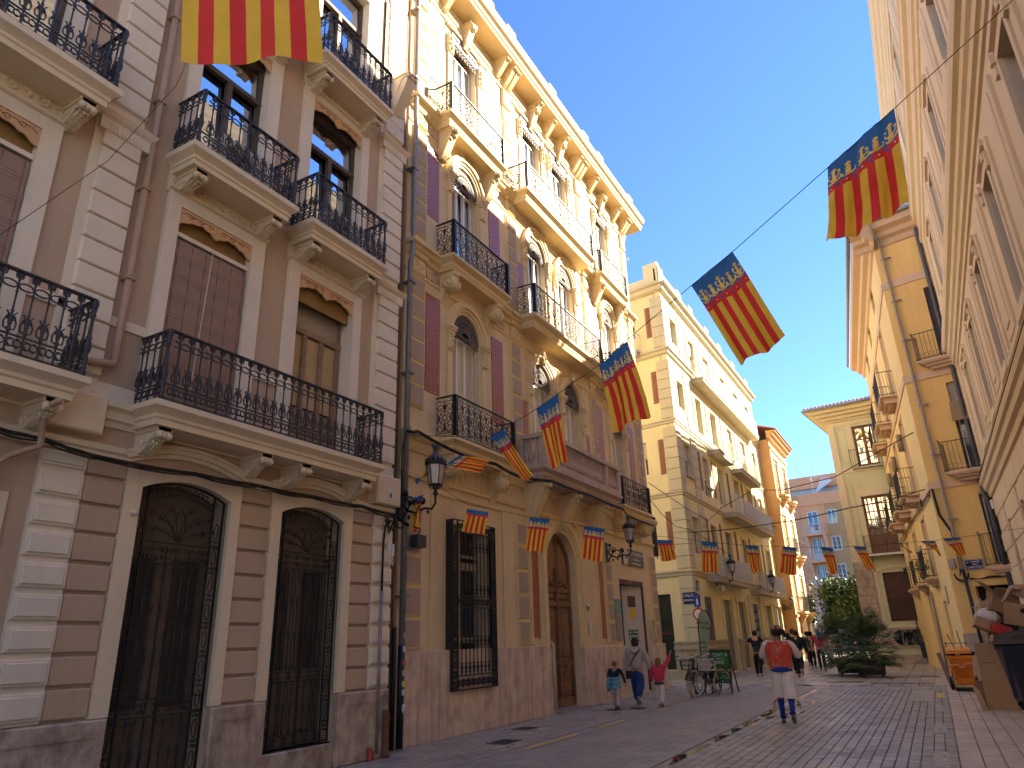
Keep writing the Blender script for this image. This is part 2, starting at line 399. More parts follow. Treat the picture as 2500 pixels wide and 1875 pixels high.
# damp patches by the walking man
b = M()
for x, y, a, c in ((16.4,3.3,.5,.10),(17.1,3.1,.6,.07),(18.0,3.25,.7,.12),(19.3,3.2,.5,.08),(17.6,2.85,.5,.05),(20.0,2.95,.5,.06)):
    vv = [(x, y, .0045)]+[(x+a*math.cos(t)*(.7+.3*math.sin(3*t+x)), y+c*math.sin(t)*(.7+.3*math.cos(5*t+x)), .0045) for t in [2*PI*i/16 for i in range(16)]]
    b.add(vv, [(0, i+1, (i+1) % 16+1) for i in range(16)])
b.build('damp_patch', mat('damp sett', (.05, .043, .038), rough=.15, var=.2), road)
# painted marks
pm = mat('worn white road paint', (.52, .48, .40), rough=.7, var=.35, scale=18, col2=(.2, .17, .14), mix_scale=16, mix_lo=.42, mix_hi=.6)
py = mat('worn yellow road paint', (.62, .45, .12), rough=.7, var=.2, scale=14, col2=(.3, .24, .14), mix_scale=14, mix_lo=.5, mix_hi=.66)
for (x0, x1, y0, y1) in ((14.5,15.9,.17,.36),(11.0,12.4,.17,.36),(18.1,19.4,.18,.34),(20.6,24.4,.38,.90)):
    sheet(x0, x1, y0, y1, .0075).build('road_marking', pm, road)
sheet(21.7, 23.4, .14, .31, .0075).build('road_marking', py, road)
for (x0, x1) in ((10.9, 12.9), (13.9, 15.3), (17.2, 18.1)):
    sheet(x0, x1, 5.95, 6.08, .0075).build('road_marking', py, road)
sheet(3, 26.2, 6.225, 6.295, .002).build('edge_line', mat('pale edge stone', (.36, .31, .26), rough=.6, var=.3, scale=6), road)
# the crossing further on, brick pattern past the reach of single stones
CROSS = stone_mat('crossing pavement', (.37, .325, .275), var=.2, rough=.5, wet=.2)
cr = sheet(26.2, 200, -60, 120, -.03).build('pavement_far', JOINT, kind='structure')
def rotcells(x0, x1, y0, y1, lx, ly):
    return [(x0+i*lx+.006+(lx/2 if j % 2 else 0), x0+(i+1)*lx-.006+(lx/2 if j % 2 else 0), y0+j*ly+.006, y0+(j+1)*ly-.006) for i in range(int((x1-x0)/lx)) for j in range(int((y1-y0)/ly))]
place_cells('crossing_paving', cr, CROSS, rotcells(26.25, 62, -3.4, 11.5, .42, .42), .0, 0, 'paving_stone')
for (x0, x1, y0, y1) in ((27.9,28.5,2.5,3.6),(27.2,27.7,.4,2.2),(17.6,18.1,6.5,6.9),(13.2,13.7,7.2,7.6),(11.3,11.9,6.6,7.0),(17.2,17.6,6.9,7.3),(31.2,31.8,.2,.9),(26.4,26.8,3.9,4.6)):
    mh = M().box(x0, x1, y0, y1, -.01, .006)
    for i in range(4): mh.box(x0+.05, x1-.05, y0+(y1-y0)*(i+.7)/5, y0+(y1-y0)*(i+.7)/5+.02, .006, .012)
    mh.build('manhole_cover', mat('cast iron cover', (.06, .055, .05), rough=.5, var=.3, scale=8), cr)
# left pavement
lp = sheet(-6, 27.5, 6.30, 8.3, -.028).build('pavement_left', JOINT, kind='structure')
paving('pavement_tiles', lp, TILE2, 5.0, 27.4, 6.305, 8.25, .40, .245, .0, near=120, part='paving_tile', gap=.007)
# right pavement with kerb
rp = M().box(-6, 25.0, -2.45, .055, -.05, .008).build('pavement_right', JOINT, kind='structure')
place_cells('kerb_stones', rp, KERB, [(9+i*.8+.005, 9.8+i*.8-.005, -.195, .055) for i in range(20)], .04, 20, 'kerb_stone')
cells = []
for j in range(9):
    for i in range(70):
        a = 8.6+i*.235+(.06 if j % 2 else 0); cells.append((a+.003, a+.232, -.2-.232*(j+1)+.005, -.2-.232*j-.005))
place_cells('pavement_tiles', rp, TILE, cells, .04, 300, 'paving_tile')
b = M()
for i in range(12): b.box(22+i*.25, 22.24+i*.25, -.2, .05, -.05, .04)
# distant strip of kerb stone across the crossing mouth
M().box(25.02, 26.1, -2.4, 6.3, -.04, -.004).build('kerb_strip', KERB, cr)
# ================================================================== building A (pink-brown rendered house, far left)
IRON = mat('dark cast iron', (.035, .032, .038), rough=.5, var=.25, scale=20, spec=.5)
BLACK = mat('black ironwork', (.02, .02, .022), rough=.45, var=.2, scale=20)
BROWN = mat('pinkish brown render', (.54, .40, .275), rough=.85, var=.07, scale=1.2, bump=.12, streak=.10)
CREAM = mat('cream painted stucco', (.80, .67, .47), rough=.75, var=.06, scale=1.5, bump=.08, streak=.10)
PALE = mat('pale stucco', (.80, .70, .55), rough=.8, var=.06, scale=2, bump=.1, streak=.08)
PLINTH = mat('stained marble plinth', (.56, .45, .35), rough=.55, var=.3, scale=4, col2=(.26, .19, .145), mix_scale=2.6, mix_lo=.42, mix_hi=.62, bump=.15, bscale=25)
TERRA = mat('painted wooden valance', (.68, .42, .24), rough=.7, var=.1, scale=4)
DTERRA = mat('valance scroll paint', (.20, .09, .05), rough=.8, var=0)
WOODD = mat('dark stained wood', (.10, .062, .04), rough=.55, var=.3, scale=9, bump=.1)
WOODB = mat('weathered brown wood', (.30, .19, .11), rough=.6, var=.3, scale=10, bump=.15)
GLASS = mat('window glass', (.03, .04, .05), rough=.03, var=0, spec=1.0)
GLASSB = mat('sky reflecting glass', (.10, .16, .24), rough=.02, var=0, spec=1.0, metal=.0)
MIRROR = mat('polished window glass', (.55, .60, .66), rough=.015, var=0, spec=1.0, metal=1.0)
CURT = mat('cream curtain behind glass', (.50, .36, .19), rough=.6, var=.15, scale=6)
SLAT = mat('brown blind slat', (.37, .255, .205), rough=.6, var=.1, scale=12)
PIPE = mat('painted downpipe', (.45, .30, .20), rough=.6, var=.1)
GPIPE = mat('grey zinc pipe', (.26, .25, .245), rough=.45, var=.2, scale=6, metal=.2)
DARKIN = mat('dark interior', (.015, .013, .012), rough=.9, var=0)
A = thing('townhouse', 'pinkish brown rendered townhouse with pale quoins, baluster balconies and two barred arched doorways', 'building', (0, 7.85, 0))
XA0, XA1, HA = -12.0, 9.66, 16.2
bays = [(4.80, 6.43, 5.0, 6.27), (6.97, 8.63, 7.15, 8.45)]
up = [(1.6, 3.35, 1.85, 3.14), (4.76, 6.40, 4.95, 6.16), (6.90, 8.60, 7.13, 8.40)]
holes = [(5.0, 6.27, 0.02, 3.62), (7.15, 8.45, .33, 3.62), (1.3, 3.3, .02, 3.4)]
for (a, d, x0, x1) in up: holes += [(x0, x1, 4.33, 7.30), (x0, x1, 7.96, 10.95), (x0, x1, 11.4, 14.4)]
wall(XA0, XA1, 0, HA, holes, 'rendered_wall', BROWN, A, depth=.42)
body(XA0, XA1, .43, 11, 0, HA, DARKIN, A)
M().box(XA0, XA1, .02, 11.2, HA, HA+.3).build('roof', BROWN, A)
M().box(XA1-.012, XA1, .0, 11, 0, HA).build('party_wall', BROWN, A)
# plinth blocks
for x0, x1 in ((3.35, 4.985), (6.285, 7.13), (8.47, 9.62)):
    p = M().bev(x0, x1, -.11, .4, 0, .97, .02); p.build('plinth_block', PLINTH, A)
    M().box(x0+.12, x1-.12, -.118, -.1, .80, .83).build('plinth_line', PLINTH, A)
M().bev(7.13, 8.47, -.05, .4, 0, .33, .02).build('window_sill', PLINTH, A)
# render courses between the openings
def course(x0, x1, zs, mtl=BROWN, d=.05, nm='rendered_block'):
    for a, b_ in zs: M().bev(x0, x1, -d, .0, a+.02, b_-.02, .012).build(nm, mtl, A)
zc = [.98, 1.30, 1.61, 1.915, 2.225, 2.535, 2.85, 3.16, 3.475, 3.70]
zp = list(zip(zc[:-1], zc[1:]))
for x0, x1 in ((4.325, 4.79), (6.44, 6.965), (8.64, 9.14)): course(x0, x1, zp)
# pale quoins at street level, each with a raised field
for x0, x1 in ((3.84, 4.315), (9.15, 9.64)):
    M().box(x0, x1, -.045, 0, .98, 3.66).build('pilaster', PALE, A)
    for a, b_ in zp:
        q = M().bev(x0-.0, x1+.0, -.075, -.045, a+.03, b_-.03, .01); q.bev(x0+.03, x1-.04, -.095, -.075, a+.06, b_-.06, .008); q.build('quoin_block', PALE, A)
# far-left doorway moulding
b = M()
for k, (o, d) in enumerate(((0, .05), (.10, .08), (.2, .05))):
    b.strip(curve_arch(1.3, 3.3, 3.1, .35, .02+o), curve_arch(1.3, 3.3, 3.1, .35, .11+o), -d, .1); b.box(3.3+.02+o, 3.3+.11+o, -d, .1, .98, 3.16)
b.build('door_surround', CREAM, A); M().box(1.3, 3.3, .2, .3, 0, 3.45).build('door_leaf', mat('grey painted shutter', (.35, .34, .33), var=.1), A)
# door and window surrounds with flat-arched heads
for (fx0, fx1, x0, x1), zb in zip(bays, (.98, .98)):
    b = M(); b.box(fx0, x0, -.07, .02, zb, 3.70); b.box(x1, fx1, -.07, .02, zb, 3.70)
    c = curve_arch(x0, x1, 3.44, .15); b.strip(c, [(x, 3.70) for x, z in c], -.07, .42); b.box(x0-.001, x0, -.069, .2, zb, 3.44)
    b.build('door_surround', CREAM, A)
# string course with hoods
b = M()
def string(xa, xb, z): b.prof([(.0, z), (.05, z), (.055, z+.05), (.09, z+.07), (.10, z+.12), (.04, z+.15), (0, z+.15)], xa, xb)
last = XA0
for (fx0, fx1, x0, x1) in bays:
    string(last, fx0-.02, 3.70); last = fx1+.02
    for (o0, o1, d) in ((0, .05, .05), (.05, .11, .09), (.11, .15, .11)):
        c0 = curve_arch(fx0-.02, fx1+.02, 3.70, .17, o0); c1 = curve_arch(fx0-.02, fx1+.02, 3.70, .17, o1); b.strip(c0, c1, -d, .0)
string(last, XA1, 3.70); b.build('string_course', CREAM, A)
b = M(); b.prof([(0, 4.06), (.04, 4.06), (.05, 4.12), (.10, 4.14), (.10, 4.24), (.16, 4.27), (.16, 4.33), (0, 4.33)], XA0, XA1+.05); b.build('floor_cornice', CREAM, A)
b = M().bev(9.06, 9.68, -.2, 0, 3.85, 4.34, .02); b.bev(3.72, 4.36, -.2, 0, 3.90, 4.34, .02); b.build('pilaster_block', CREAM, A)
# first floor: dado
b = M(); b.box(XA0, XA1, -.035, 0, 4.33, 4.56); b.box(3.3, 4.76, -.03, 0, 5.28, 5.40); b.box(6.4, 6.9, -.03, 0, 5.28, 5.40); b.box(8.6, XA1, -.03, 0, 5.28, 5.40); b.build('dado', PALE, A)
# pilasters of upper storeys, in courses
for x0, x1 in ((3.79, 4.28), (9.05, 9.62)):
    M().box(x0-.10, x1-.0, -.03, 0, 4.56, 15.6).build('pilaster', PALE, A)
    z = 4.60
    while z < 15.4:
        if abs(z-7.8) < .2 or abs(z-11.05) < .2: z += .36; continue
        M().bev(x0, x1, -.085, -.03, z+.014, z+.311, .012).build('quoin_block', PALE, A); z += .325
    for zc_ in (7.74, 11.05):
        k = M(); k.profw([(0, zc_), (.10, zc_), (.105, zc_+.16), (.14, zc_+.2), (.17, zc_+.26), (0, zc_+.28)], x0+.02, x1-.02)
        for i in range(9): k.box(x0+.03+i*.052, x0+.05+i*.052, -.112, -.10, zc_+.02, zc_+.12)
        k.build('pilaster_capital', PALE, A)
# first, second, third floor window frames
def yz(pts, x0, x1, b):
    n = len(pts); vv = [(x0, -d, z) for d, z in pts]+[(x1, -d, z) for d, z in pts]
    b.add(vv, [(i, (i+1) % n, (i+1) % n+n, i+n) for i in range(n)]+[tuple(range(n-1, -1, -1)), tuple(range(n, 2*n))])
def console(b, x, zt, h, dep, wd=.2, leaf=True):
    """scrolled bracket: S profile with a roll at the top front and acanthus knobs"""
    pr = [(0, zt), (dep, zt), (dep, zt-.06), (dep-.015, zt-.075)]
    for i in range(9):
        t = i/8; pr.append((dep*.96-(dep*.72)*t+.02*math.sin(PI*2*t), zt-.08-(h-.1)*(t**.8)+.03*math.sin(PI*t*2)))
    pr += [(.08, zt-h), (0, zt-h)]
    yz(pr, x-wd/2+.02, x+wd/2-.02, b)
    b.box(x-wd/2, x+wd/2, -dep, 0, zt-.045, zt)
    for k in (-1, 0, 1):
        b.tube([(x+k*wd*.33-.03, -dep+.02, zt-.10), (x+k*wd*.33+.03, -dep+.02, zt-.10)], .045 if k else .035, 8)
    # side volutes
    for sx in (-1, 1):
        xx = x+sx*(wd/2-.015)
        b.tube([(xx, -.10-.055*math.cos(a)*(1-a/14), zt-h+.12+.06*math.sin(a)*(1-a/14)) for a in [i*.7 for i in range(13)]], .012, 5)
        b.tube([(xx, -dep+.06-.035*math.cos(a)*(1-a/14), zt-.11+.035*math.sin(a)*(1-a/14)) for a in [i*.8 for i in range(11)]], .010, 5)
        b.tube([(xx, -dep*.9+.0, zt-.08), (xx, -dep*.6, zt-.16), (xx, -dep*.35, zt-h*.55), (xx, -.16, zt-h+.10)], .012, 5)
    if leaf:
        for i in range(7):
            t = i/6; d = dep*.80-(dep*.62)*t; z = zt-.13-(h-.17)*(t**.85)
            for sx in (-1, 0, 1): b.ball((x+sx*wd*.22, -d-.012, z), .034-.008*abs(sx), 6, 4, 1, .8, 1.3)
def cast_baluster():
    b = M()
    b.lathe([(.020,0),(.020,.03),(.012,.04),(.012,.10),(.02,.115),(.012,.13),(.012,.20),(.018,.215),(.024,.25),(.014,.275),(.022,.30),(.026,.36),(.018,.40),(.012,.42),(.020,.435),(.012,.45),(.010,.52),(.010,.64),(.018,.65),(.011,.665),(.011,.70),(.018,.72),(.011,.74),(.013,.80),(.026,.83),(.02,.86)], n=6)
    for s in (-1, 1):
        b.flat([(s*.012,.235),(s*.05,.25),(s*.058,.31),(s*.035,.375),(s*.02,.39),(s*.048,.43)], .012, 0, .014)
        b.flat(arc(s*.04, .115, .045, 270 if s > 0 else -90, 90 if s > 0 else -270, 8), .012, 0, .014)
        b.flat([(0,.115),(s*.035,.15),(s*.07,.15)], .014, 0, .014); b.flat([(0,.115),(s*.035,.08),(s*.07,.08)], .014, 0, .014)
        b.flat([(0,.715),(s*.03,.745),(s*.075,.755)], .014, 0, .014); b.flat([(0,.715),(s*.03,.685),(s*.075,.68)], .014, 0, .014)
        b.flat([(0,.79),(s*.03,.80),(s*.035,.845)], .013, 0, .014)
        b.box(s*.03-.01, s*.03+.01, -.012, .012, .34, .375)
    return b.mesh('baluster', IRON)
def post_mesh(h=.90):
    b = M(); b.lathe([(.034,0),(.034,.05),(.02,.07),(.034,.09),(.022,.12),(.03,.18),(.02,.24),(.034,.28),(.042,.34),(.024,.42),(.034,.44),(.022,.46),(.018,.62),(.018,.68),(.034,.70),(.022,.72),(.034,.80),(.04,.84),(.034,.88),(.01,h)], n=10)
    return b.mesh('corner_post', IRON)
BAL, POST = cast_baluster(), post_mesh()
def railing_cast(par, x0, x1, dep, z, h=.88, sp=.152):
    r = M(); 
    r.box(x0-.01, x1+.01, -dep-.028, -dep+.028, z+h, z+h+.022); r.box(x0, x1, -dep-.012, -dep+.012, z+.015, z+.04); r.box(x0, x1, -dep-.008, -dep+.008, z+.205, z+.222)
    for x in (x0, x1):
        r.box(x-.022, x+.022, -dep, 0, z+h, z+h+.022); r.box(x-.012, x+.012, -dep, 0, z+.015, z+.04); r.box(x-.008, x+.008, -dep, 0, z+.205, z+.222)
    r.build('handrail', IRON, par)
    n = round((x1-x0)/sp); 
    for i in range(1, n): link('baluster', BAL, par, loc=(x0+(x1-x0)*i/n, -dep, z+.02))
    m = max(1, round(dep/sp))
    for x in (x0, x1):
        for i in range(1, m+1): link('baluster', BAL, par, loc=(x, -dep+dep*(i-.15)/m*1.0 if i < m else -.06, z+.02), rot=(0, 0, PI/2))
        link('corner_post', POST, par, loc=(x, -dep, z+.01))
def balcony_A(x0, x1, z, brk, zb, h=.25, dep=.56, hb=.24, frieze=True, nm='balcony'):
    s = M()
    s.profw([(0, z-h), (dep-.07, z-h), (dep-.07, z-h+.07), (dep-.05, z-h+.09), (dep-.05, z-h+.13), (dep-.02, z-h+.16), (dep+.03, z-h+.20), (dep+.03, z), (0, z)], x0+dep-.02, x1-dep+.02)
    o = s.build(nm, CREAM, A)
    # slab is mitred by its projection, so ends reach x0/x1
    railing_cast(o, x0+.03, x1-.03, dep-.02, z)
    for x in brk:
        c = M(); console(c, x, z-h+.0, hb, dep-.12); c.build('bracket', CREAM, o)
    return o
balcony_A(4.72, 8.72, 4.36, (4.93, 6.47, 7.20, 8.50), 3.84, h=.27, hb=.30)
balcony_A(-.5, 3.86, 4.36, (0.2, 2.2, 3.66), 3.84, h=.27, hb=.30)
def frieze(x0, x1, z, par):
    b = M(); b.prof([(0, z-.13), (.05, z-.13), (.06, z-.10), (.10, z-.08), (.10, z-.045), (.03, z-.03), (.03, z+.20), (0, z+.20)], x0-.03, x1+.03)
    n = int((x1-x0)/.19)
    for i in range(n+1):
        x = x0+.09+(x1-x0-.18)*i/n
        if i % 2 == 0: b.strip(arc(x, z+.09, .07, 0, 360, 12), arc(x, z+.09, .05, 0, 360, 12), -.055, 0); b.ball((x, -.035, z+.09), .03, 6, 4, 1, .6, 1)
        else:
            for a in range(0, 360, 60): b.ball((x+.04*math.cos(math.radians(a)), -.035, z+.09+.045*math.sin(math.radians(a))), .026, 6, 4, 1.2, .6, 1)
    b.build('rosette_frieze', CREAM, par)
def valance(x0, x1, zt, par, d=-.03):
    """scalloped wooden board hanging in the head of the opening"""
    n = 24; top = []; bot = []
    for i in range(n+1):
        t = i/n; x = x0+(x1-x0)*t; u = abs(t-.5)*2
        k = .17+.09*max(0, u-.72)/.28+.05*max(0, 1-u/.16)-.05*math.exp(-((u-.4)/.2)**2)+.012*math.cos(i*2.2)
        top.append((x, zt-.0)); bot.append((x, zt-k))
    b = M(); b.strip(bot, top, d-.012, d+.012); o = b.build('valance', TERRA, par)
    s = M(); cx = (x0+x1)/2; w_ = (x1-x0)/2
    for sg in (-1, 1):
        for k in range(3):
            c0 = cx+sg*w_*(.18+.26*k); s.flat([(x, z) for x, z in spiral(c0, zt-.08, .045, .01, 180 if sg > 0 else 0, (180-400) if sg > 0 else 400, 14)], .008, d-.014, .004)
            s.flat([(c0+sg*.045*math.cos(0)-sg*.09, zt-.08), (c0-sg*.02, zt-.045), (c0+sg*.10, zt-.05), (c0+sg*.15, zt-.09)], .007, d-.014, .004)
    s.build('painted_scroll', DTERRA, o)
def wood_window(x0, x1, z0, z1, par, glass, frame, y=.18, transom=None, nm='window'):
    b = M(); t = .055; zt = transom or (z0+(z1-z0)*.72)
    b.box(x0, x0+t, y, y+.07, z0, z1); b.box(x1-t, x1, y, y+.07, z0, z1); b.box(x0, x1, y+.002, y+.068, z1-t, z1); b.box(x0, x1, y+.002, y+.068, z0, z0+t); b.box(x0, x1, y-.01, y+.072, zt-.04, zt+.04)
    cx = (x0+x1)/2; b.box(cx-.045, cx+.045, y-.008, y+.07, z0, zt)
    o = b.build(nm, frame, par)
    for a, c, d, e in ((x0+t, cx-.045, z0+t, zt-.04), (cx+.045, x1-t, z0+t, zt-.04), (x0+t, x1-t, zt+.04, z1-t)):
        tilt = random.uniform(-.006, .006)
        M().add([(a, y+.035+tilt, d), (c, y+.035-tilt, d), (c, y+.035-tilt*.5+(e-d)*.038, e), (a, y+.035+tilt*.5+(e-d)*.038, e)], [(0, 1, 2, 3)]).build('pane', glass, o)
    return o
def surround(fx0, fx1, x0, x1, z0, z1, par, d=.06, mt=PALE):
    b = M(); b.box(fx0, x0, -d, .01, z0, z1); b.box(x1, fx1, -d, .01, z0, z1)
    b.box(x0, x1, -d+.001, .42, z1-.18, z1); b.box(x0-.001, x0+.003, -d+.002, .42, z0, z1-.18); b.box(x1-.003, x1+.001, -d+.002, .42, z0, z1-.18)
    b.build('window_surround', mt, par)
def blind(x0, x1, z0, z1, par):
    b = M().box(x0, x1, -.02, .03, z1-.06, z1); o = b.build('roller_blind', PALE, par)
    n = int((z1-.06-z0)/.042); s0 = M().box(0, x1-x0-.02, -.006, .006, 0, .037).mesh('blind_slat', SLAT)
    for i in range(n): link('blind_slat', s0, o, loc=(x0+.01, -.0+.006*math.sin(i*.9), z0+i*.042), rot=(.22, 0, 0))
    c = M()
    for k in range(6): xx = x0+.06+(x1-x0-.12)*k/5; c.box(xx-.003, xx+.003, -.016, -.012, z0, z1-.05)
    c.build('blind_cord', DTERRA, o)
    M().tube([((x0+x1)/2-.02, -.03, z1), ((x0+x1)/2-.05, -.035, z1-.9), ((x0+x1)/2-.09, -.03, z0+.4)], .006, 4).build('pull_cord', PALE, o)
for k, (fx0, fx1, x0, x1) in enumerate(up):
    surround(fx0, fx1, x0, x1, 4.33, 7.47, A); surround(fx0, fx1, x0, x1, 7.96, 11.02, A); surround(fx0, fx1, x0, x1, 11.4, 14.5, A)
    frieze(fx0, fx1, 7.56, A)
    frieze(fx0, fx1, 11.08, A) if k != 1 or True else None
    valance(x0, x1, 7.29, A); valance(x0, x1, 10.84, A)
    bd = M().box(x0, x1, .06, .09, 6.88, 7.3); bd.build('blind_box', mat('ochre painted board', (.30, .17, .05), var=.2, scale=5), A)
    if k != 2: blind(x0+.01, x1-.01, 4.36, 6.93, A)
    # second floor: dark framed reflecting glass
    wood_window(x0, x1, 7.98, 10.70, A, MIRROR, WOODD, y=.12, transom=10.0)
    bx = M().box(x0, x1, .10, .42, 10.68, 10.9); bx.build('blind_box', WOODD, A)
    wood_window(x0, x1, 11.42, 14.3, A, MIRROR, WOODD, y=.12)
    if k != 1 and k != 0: pass
# first floor right: wooden glazed doors with lace curtains
x0, x1 = 7.13, 8.40
b = M(); y = .20
b.box(x0, x0+.07, y, y+.08, 4.36, 7.1); b.box(x1-.07, x1, y, y+.08, 4.36, 7.1); b.box(x0, x1, y-.02, y+.08, 6.42, 6.52); b.box(x0, x1, y, y+.08, 6.98, 7.1)
for i in range(4):
    xx = x0+.07+(x1-x0-.14)*i/3; b.box(xx-.045, xx+.045, y-.01, y+.07, 4.36, 6.43)
b.box(x0, x1, y+.001, y+.06, 4.36, 5.15); dj = b.build('balcony_door', WOODB, A)
for i in range(3):
    xx = x0+.07+(x1-x0-.14)*i/3; w3 = (x1-x0-.14)/3
    M().box(xx+.045, xx+w3-.045, y+.03, y+.04, 5.2, 6.40).build('pane', CURT, dj)
    p = M().bev(xx+.08, xx+w3-.08, y-.025, y+.01, 4.45, 5.05, .02); p.build('door_panel', WOODB, dj)
M().box(x0+.07, x1-.07, y+.03, y+.04, 6.54, 6.96).build('pane', mat('milky glass', (.34, .29, .22), rough=.2, var=.1), dj)
for a, b_, z in ((4.70, 6.46, 7.98), (6.85, 8.62, 7.98), (1.55, 3.60, 7.98), (6.85, 8.62, 11.42), (1.55, 3.60, 11.42), (4.70, 6.46, 11.42)):
    balcony_A(a, b_, z, (a+.22, b_-.22), 0, h=.28, hb=.24, nm='balcony')
# house number tile and small fittings
nt_ = M().box(9.30, 9.46, -.215, -.20, 3.92, 4.08); nt_o = nt_.build('number_tile', mat('white tile', (.75, .73, .68), rough=.25, var=.03), A)
text('8', .12, 'digit', mat('black enamel', (.01, .01, .01), rough=.4, var=0), nt_o, (9.38, -.217, 4.0))
for x, z in ((4.92, 3.12),):
    b = M(); b.tube([(x, -.07, z), (x, -.13, z)], .03, 8); b.tube([(x, -.13, z), (x, -.14, z)], .022, 8); b.build('bell_camera', PALE, A)
# top cornice of the house (out of frame, it shades the wall as in the photo)
M().prof([(0, 15.6), (.1, 15.6), (.2, 15.8), (.5, 15.95), (.55, 16.2), (0, 16.2)], XA0, XA1).build('roof_cornice', CREAM, A)
# ornate lush bracket near the top right corner
b = M(); console(b, 9.34, 12.95, .9, .5, .3); b.build('cornice_bracket', CREAM, A)
b = M(); b.box(8.95, 9.62, -.05, 0, 12.4, 14.9); b.box(9.08, 9.5, -.075, 0, 11.7, 12.8); b.build('corner_panel', CREAM, A)
# ---- iron grilles of the two street-level openings
def scroll_pair(b, x, z, s, y, w_=.014):
    for sx in (-1, 1):
        for sz in (-1, 1):
            b.flat([(x+sx*px, z+sz*pz) for px, pz in spiral(s*.42, s*.42, s*.40, s*.10, 225, -100, 12)], w_, y, .012)
def grille(x0, x1, z0, z1, par, door=True, y=.05):
    g_ = M(); cx = (x0+x1)/2; mg = .17
    fr = M()
    arch_ = curve_arch(x0+.02, x1-.02, z1-.16, .14)
    for xx in (x0+.02, x0+mg, cx-.0, x1-mg, x1-.02):
        zt = min(a[1] for a in [min(arch_, key=lambda p: abs(p[0]-xx))]); 
        fr.box(xx-.011, xx+.011, y-.012, y+.012, z0, zt if xx != cx else z0+(z1-z0)*.72)
    zl = [z0+.02, z0+.16, z0+(z1-z0)*.255, z0+(z1-z0)*.30+.02, z0+(z1-z0)*.72, z0+(z1-z0)*.79]
    for z in zl: fr.box(x0+.02, x1-.02, y-.010, y+.010, z-.009, z+.009)
    fr.flat(arch_, .022, y, .02); inner = curve_arch(x0+mg, x1-mg, z1-.30, .14); fr.flat(inner, .016, y, .02)
    fr.build('grille_frame', BLACK, par)
    sc = M()
    # side borders
    for sx in (x0+.02+(mg-.02)/2, x1-.02-(mg-.02)/2):
        z = z0+.24
        while z < z1-.45:
            scroll_pair(sc, sx, z, .06, y, .009)
            sc.flat([(sx, z+.06), (sx+.03, z+.10), (sx+.03, z+.22), (sx, z+.26)], .008, y, .01); sc.flat([(sx, z+.06), (sx-.03, z+.10), (sx-.03, z+.22), (sx, z+.26)], .008, y, .01); z += .33
    # scroll rows
    for za, zb_ in ((zl[0], zl[1]), (zl[2], zl[3]), (zl[4], zl[5])):
        n = max(3, round((x1-x0-2*mg)/.2)); 
        for i in range(n):
            xx = x0+mg+(x1-x0-2*mg)*(i+.5)/n; scroll_pair(sc, xx, (za+zb_)/2, (zb_-za)*.42, y, .010)
    # tympanum: branching scrolls from the centre
    zb_ = zl[5]+.02; hh = z1-.30-zb_
    for sx in (-1, 1):
        for k, (ex, ez, r) in enumerate(((.12, .9, .045), (.22, .62, .06), (.36, .74, .05), (.30, .30, .05), (.42, .40, .04))):
            X = cx+sx*ex*(x1-x0)*.9; Z = zb_+hh*ez
            sc.flat([(cx, zb_), (cx+sx*abs(X-cx)*.35, zb_+(Z-zb_)*.65), (X-sx*r, Z)], .009, y, .01)
            sc.flat(spiral(X, Z, r, .008, 180 if sx > 0 else 0, (180-420) if sx > 0 else 420, 14), .009, y, .01)
            sc.ball((X, y-.01, Z), .02, 6, 4, 1, .6, 1)
        # ring along arch
        for k in range(5):
            t = (k+.5)/5; p = curve_arch(x0+mg*.5, x1-mg*.5, z1-.23, .14)[int(t*7)+(7 if sx > 0 else 0)]
            sc.flat(arc(p[0], p[1], .035, 0, 330, 9), .008, y, .01)
    sc.flat([(cx-.08*math.sin(a)*(1+.3*math.cos(a)), zb_+hh*.55-.16*math.cos(a)) for a in [i*2*PI/14 for i in range(15)]], .010, y, .012)
    sc.build('grille_scrollwork', BLACK, par)
    # turned bars
    def bar_mesh(h, knots):
        q = M(); pr = [(.010, 0), (.010, .02), (.02, .03), (.010, .06)]
        for t in knots: zz = h*t; pr += [(.009, zz-.07), (.022, zz-.055), (.012, zz-.04), (.026, zz-.01), (.012, zz+.02), (.022, zz+.045), (.009, zz+.06)]
        pr += [(.010, h-.06), (.02, h-.03), (.010, h-.02), (.010, h)]
        q.lathe(pr, n=6); return q.mesh('grille_bar', BLACK)
    lo = bar_mesh(zl[2]-zl[1], (.5,)); hi = bar_mesh(zl[4]-zl[3], (.33, .66))
    for side in (0, 1):
        a = x0+mg if side == 0 else cx; c = cx if side == 0 else x1-mg
        for i in range(1, 4):
            xx = a+(c-a)*i/4; link('grille_bar', lo, par, loc=(xx, y, zl[1])); link('grille_bar', hi, par, loc=(xx, y, zl[3]))
